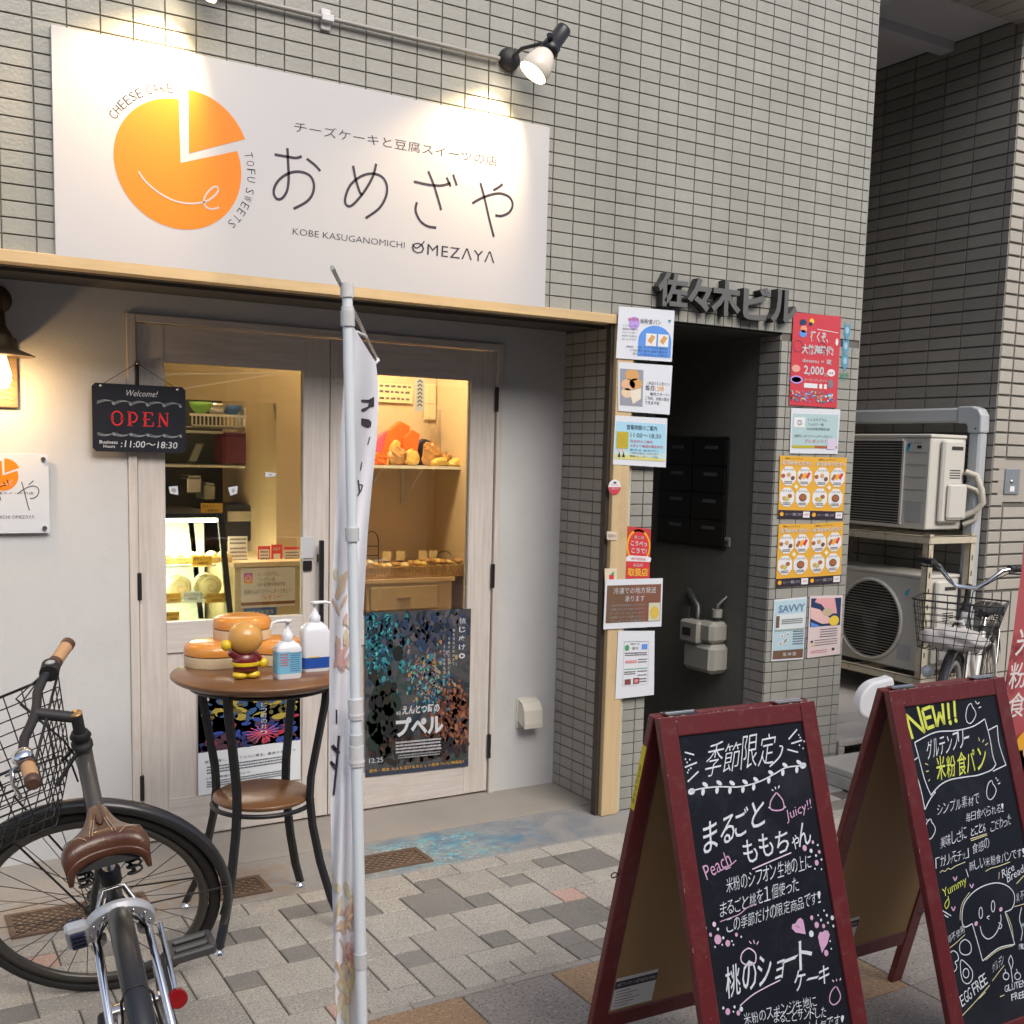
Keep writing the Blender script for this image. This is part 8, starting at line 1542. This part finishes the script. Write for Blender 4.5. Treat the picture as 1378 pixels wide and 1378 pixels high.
    for s_ in (-1, 1):
        p = side(s_); g0 = p[-2].lerp(p[-1], .05); g1 = p[-1]+(p[-1]-p[-2]).normalized()*.012; d = (g1-g0).normalized(); L = (g1-g0).length
        g = tb('grip', st['grip'], FT, [g0, g0+d*L*.15, g1-d*.018, g1-d*.004, g1], [.0155, .0165, .0170, .0165, .012], 16)
        tb('grip_collar', M_GRB if st.get('ext') else M_MBLACK, FT, [g0-d*.004, g0+d*.012], .0180, 16, par=g); tb('grip_end', M_GRB if st.get('ext') else M_MBLACK, FT, [g1-d*.020, g1-d*.003, g1+d*.001], [.0178, .0178, .012], 16, par=g)
        c = g0-d*.022; tb('lever_clamp', M_MBLACK, FT, [c-d*.012, c+d*.014], .019, 14)
        lv = tb('brake_lever', st['lever'], FT, [c+Vector((.018, 0, -.008)), c+Vector((.045, 0, -.018))-d*.004, c+Vector((.052, 0, -.022))+d*.05, c+Vector((.044, 0, -.024))+d*.105], [.008, .007, .0045, .005], 8)
    p = side(-1); c = p[-2].lerp(p[-3], .35)
    if st.get('ext'):
        p = side(1); c = p[-2].lerp(p[-3], .30); b = B(); b.lathe([(.0, 0), (.012, .001), (.021, .006), (.025, .014), (.025, .018)][::-1], FT(c+Vector((0, 0, .030))), Rs @ Vector((0, 0, -1)), 24); b.lathe([(.025, -.018), (.025, -.013), (.020, -.005), (.010, .0), (0, .001)], FT(c+Vector((0, 0, .030))), Rs @ Vector((0, 0, 1)), 24); b.out('bell', M_CHROME, root)
        p = side(-1); c = p[-2].lerp(p[-1], -.25); b = B(); 
        g0 = c; tb('shifter', M_MBLACK, FT, [c+Vector((0, 0.018, 0)), c+Vector((0, -.02, 0))], .024, 14); b = B(); q = FT(c+Vector((-.012, 0, .020))); b.ball(q, .013, 14, 8, (1, 1, .5)); b.out('shifter_window', mat('shifter_print', (.4, .4, .4), .3), root)
    # cables
    for k, (s_, m_) in enumerate(((1, 0), (-1, 0), (-1, 1))):
        p = side(s_)[-2]+Vector((.03, 0, -.01)); tb('cable', M_CABLE, FT, [p, p.lerp(A(zh-.05, e+.05), .35)+Vector((.05, 0, -.03+.02*k)), A(zh-.13, .05, s_*.03), A(h1-.03, .03, s_*.022), A(h0, .024, s_*.02)], .0026, 6)
    # basket
    bk = st['bk']; x0b, x1b, w0, w1, zb0, zb1 = bk; b = B(); fr = []
    def ring(z, t, r_): 
        xa = x0b; xb = x1b-(1-t)*.05; wd = w0+(w1-w0)*t; c = .035; return [A(z, xa, -wd), A(z, xb-c, -wd), A(z, xb, -wd+c), A(z, xb, wd-c), A(z, xb-c, wd), A(z, xa, wd)]
    rim_ = tb('basket', M_WIRE, FT, ring(zb1, 1, 0), .0040, 8, closed=True)
    b = B(); n_l = 7
    for i in range(n_l): b.tube([FT(q) for q in ring(zb0+(zb1-zb0)*i/n_l, i/n_l, 0)], .0019, 5, closed=True)
    def onring(z, t, u):  # u along perimeter
        R = ring(z, t, 0); R = R+[R[0]]; Ls = [(R[i+1]-R[i]).length for i in range(len(R)-1)]; tot = sum(Ls); d = u*tot
        for i, L in enumerate(Ls):
            if d <= L: return R[i].lerp(R[i+1], d/L)
            d -= L
        return R[-1]
    for k in range(24): u = k/24; b.tube([FT(onring(zb0, 0, u)), FT(onring(zb1, 1, u))], .0018, 5, caps=False)
    for k in range(1, 8): yy = -w0+2*w0*k/8; b.tube([FT(A(zb0, x0b, yy)), FT(A(zb0, x1b-.05, yy))], .0018, 5, caps=False)
    for k in range(1, 6): xx = x0b+(x1b-.05-x0b)*k/6; b.tube([FT(A(zb0, xx, -w0)), FT(A(zb0, xx, w0))], .0018, 5, caps=False)
    b.out('mesh_wires', M_WIRE, rim_, kind='stuff')
    for s_ in (-1, 1): tb('basket_bracket', M_MBLACK, FT, [A(h1+.01, .0, s_*.012), A(zb0+.06, x0b, s_*.05)], .005, 6); tb('basket_stay', M_MBLACK, FT, [A(zb0, x1b-.12, s_*.07), hubf+Vector((0, s_*.052, 0))], .003, 6)
    # rear reflector and its bar, ring lock
    if st.get('ext'):
        r0 = Vector((.10, -.075, .46)); tb('reflector_bracket', M_CHROME, ID, q_(r0+Vector((.14, .0, .10)), r0+Vector((.0, -.0, .0))), .006, 8); b = B(); b.lathe([(.019, 0), (.0195, .003), (.0195, .012), (.018, .014), (0, .0145)], r0, (-1, 0, .15), 24, smooth=False); b.out('reflector', mat('reflector_red', (.26, .003, .006), .2, coat=.5), root)
        c = Vector((.165, 0, RWH+.31)); dv = Vector((-.55, 0, .84)).normalized(); sdv = Vector((0, 1, 0)); axl = dv.cross(sdv)
        ringp = lambda r, a: c-dv*.035+sdv*r*math.cos(a)+dv*r*math.sin(a)
        b = B(); NN = 34; V = []
        for k in range(NN+1):
            a = math.radians(-50+280*k/NN); ro = .066 if k > 6 else .064; ri = .046
            for r, h in ((ri, -.010), (ro, -.010), (ro+.003, 0), (ro, .012), (ri, .012)): V.append(ringp(r, a)+axl*h)
        b.add(V, [(k*5+q, k*5+(q+1) % 5, (k+1)*5+(q+1) % 5, (k+1)*5+q) for k in range(NN) for q in range(5)], False); lk = b.out('ring_lock', mat('lock_silver', (.50, .52, .55), .38, metal=.3), root, bevel=.002)
        b = B()
        for k in range(9):
            a = math.radians(-30+30*k); b.ball(ringp(.056, a)-axl*.0102, .0035, 8, 6); b.ball(ringp(.056, a)+axl*.0125, .0035, 8, 6)
        b.out('rivets', M_STEEL, lk, kind='stuff')
        b = B(); cc_ = c-dv*.030+sdv*.080; 
        M4 = Matrix((( sdv.x, dv.x, axl.x, cc_.x), (sdv.y, dv.y, axl.y, cc_.y), (sdv.z, dv.z, axl.z, cc_.z), (0, 0, 0, 1))); b.box(-.022, .022, -.034, .030, -.013, .014, M4, ch=.006); b.out('lock_case', MATS['lock_silver'], lk)
        b = B()
        for q in range(4): b.box(-.014, .014, -.026+.013*q, -.017+.013*q, -.020, -.0135, M4, ch=.002); b.box(-.014, .014, -.026+.013*q, -.017+.013*q, .0145, .021, M4, ch=.002)
        b.out('number_wheel', mat('dial_navy', (.02, .025, .06), .3), lk)
        tb('rear_brake', M_STEEL, ID, q_(c+Vector((.03, -.045, -.02)), c+Vector((.045, -.02, .035)), c+Vector((.045, .02, .035)), c+Vector((.03, .045, -.02))), .006, 8)
        tb('fender_wire', M_CABLE, ID, q_(*[Vector((.0, 0, RWH))+Vector(((RWH+.034)*math.cos(math.radians(72)), yy, (RWH+.034)*math.sin(math.radians(72))-abs(yy)*1.2)) for yy in (-.045, -.03, -.01, .01, .03, .045)]), .002, 5)
        tb('hub_gear_box', M_MBLACK, ID, q_(Vector((0, -.06, RWH)), Vector((0, -.10, RWH))), .018, 12)
    else:
        hl = FT(hubf+Vector((.06, -.10, .24))); b = B(); b.ball(hl, .034, 18, 12, (1, .9, .9)); b.out('headlight', mat('lamp_dome', (.45, .5, .55), .1, coat=.8), root)
    root.matrix_world = Matrix.Translation((x, y, 0)) @ Matrix.Rotation(hd, 4, 'Z') @ Matrix.Rotation(-lean, 4, 'X')
    return root, FT, A
bike(.495, 2.043, 1.462, .16, 1.341, 1.071, 1.21, .045, 'gunmetal bicycle with brown leather saddle and tan grips in the left foreground', dict(frame=M_FRM, fork=M_FEND, stayf=M_CHROME, stay=M_MBLACK, rim=mat('rim_dark', (.10, .095, .085), .35, metal=.6), hub=M_SPK, sx=.224, sz=.805, hth=.53, zh=.677, e=.098, hw=.286, sw=.042, zc=.63, ext=True, stem=M_MBLACK, bar=M_MBLACK, grip=M_GRIP, lever=M_STEEL, leather=M_LEA, crank=8, crankm=M_MBLACK, stand=M_CHROME, bk=(.07, .34, .13, .18, .42, .66), ffa=(35, 222)))
r2, FT2, A2 = bike(5.409, 3.924, 3.623, .01, .018, 1.08, 1.21, .045, 'white bicycle with chrome bars and black wire basket by the alley', dict(frame=M_WFR, fork=M_WFR, stayf=M_WFR, stay=M_STEEL, rim=M_RIM, hub=M_RIM, sx=.2, sz=.80, hth=.56, zh=.80, rise=.11, e=.05, hw=.27, sw=.14, zc=.70, stem=M_MBLACK, bar=M_CHROME, grip=M_MBLACK, lever=M_MBLACK, leather=M_MBLACK, crank=20, crankm=M_CHROME, stand=M_STEEL, step=True, bk=(.05, .36, .15, .20, .40, .64)))
bpy.context.view_layer.update()
W2 = r2.matrix_world
bg = thing('white_bag', tuple(W2 @ FT2(A2(.42, .2))), 'crumpled white plastic bag in the basket of the white bicycle', 'bag')
b = B(); r_ = random.Random(5); n_ = 22; m_ = 12; V = []
for i in range(m_+1):
    for k in range(n_):
        t = PI*i/m_; a = 2*PI*k/n_; R0 = 1+.30*r_.uniform(-1, 1)*math.sin(t); V.append(W2 @ FT2(A2(.445, .19)+Vector((.115*R0*math.sin(t)*math.cos(a), .15*R0*math.sin(t)*math.sin(a), .055*R0*math.cos(t)))))
b.add(V, [(i*n_+k, (i+1)*n_+k, (i+1)*n_+(k+1) % n_, i*n_+(k+1) % n_) for i in range(m_) for k in range(n_)], True); bd = b.out('bag_body', mat('bag_white', (.68, .66, .62), .5, var=.08), bg, sub=1)
b = B(); b.tube([W2 @ FT2(A2(.48, .16, -.06)), W2 @ FT2(A2(.53, .17, -.04)), W2 @ FT2(A2(.53, .17, .02)), W2 @ FT2(A2(.48, .16, .04))], .006, 6); b.out('handle', MATS['bag_white'], bg)
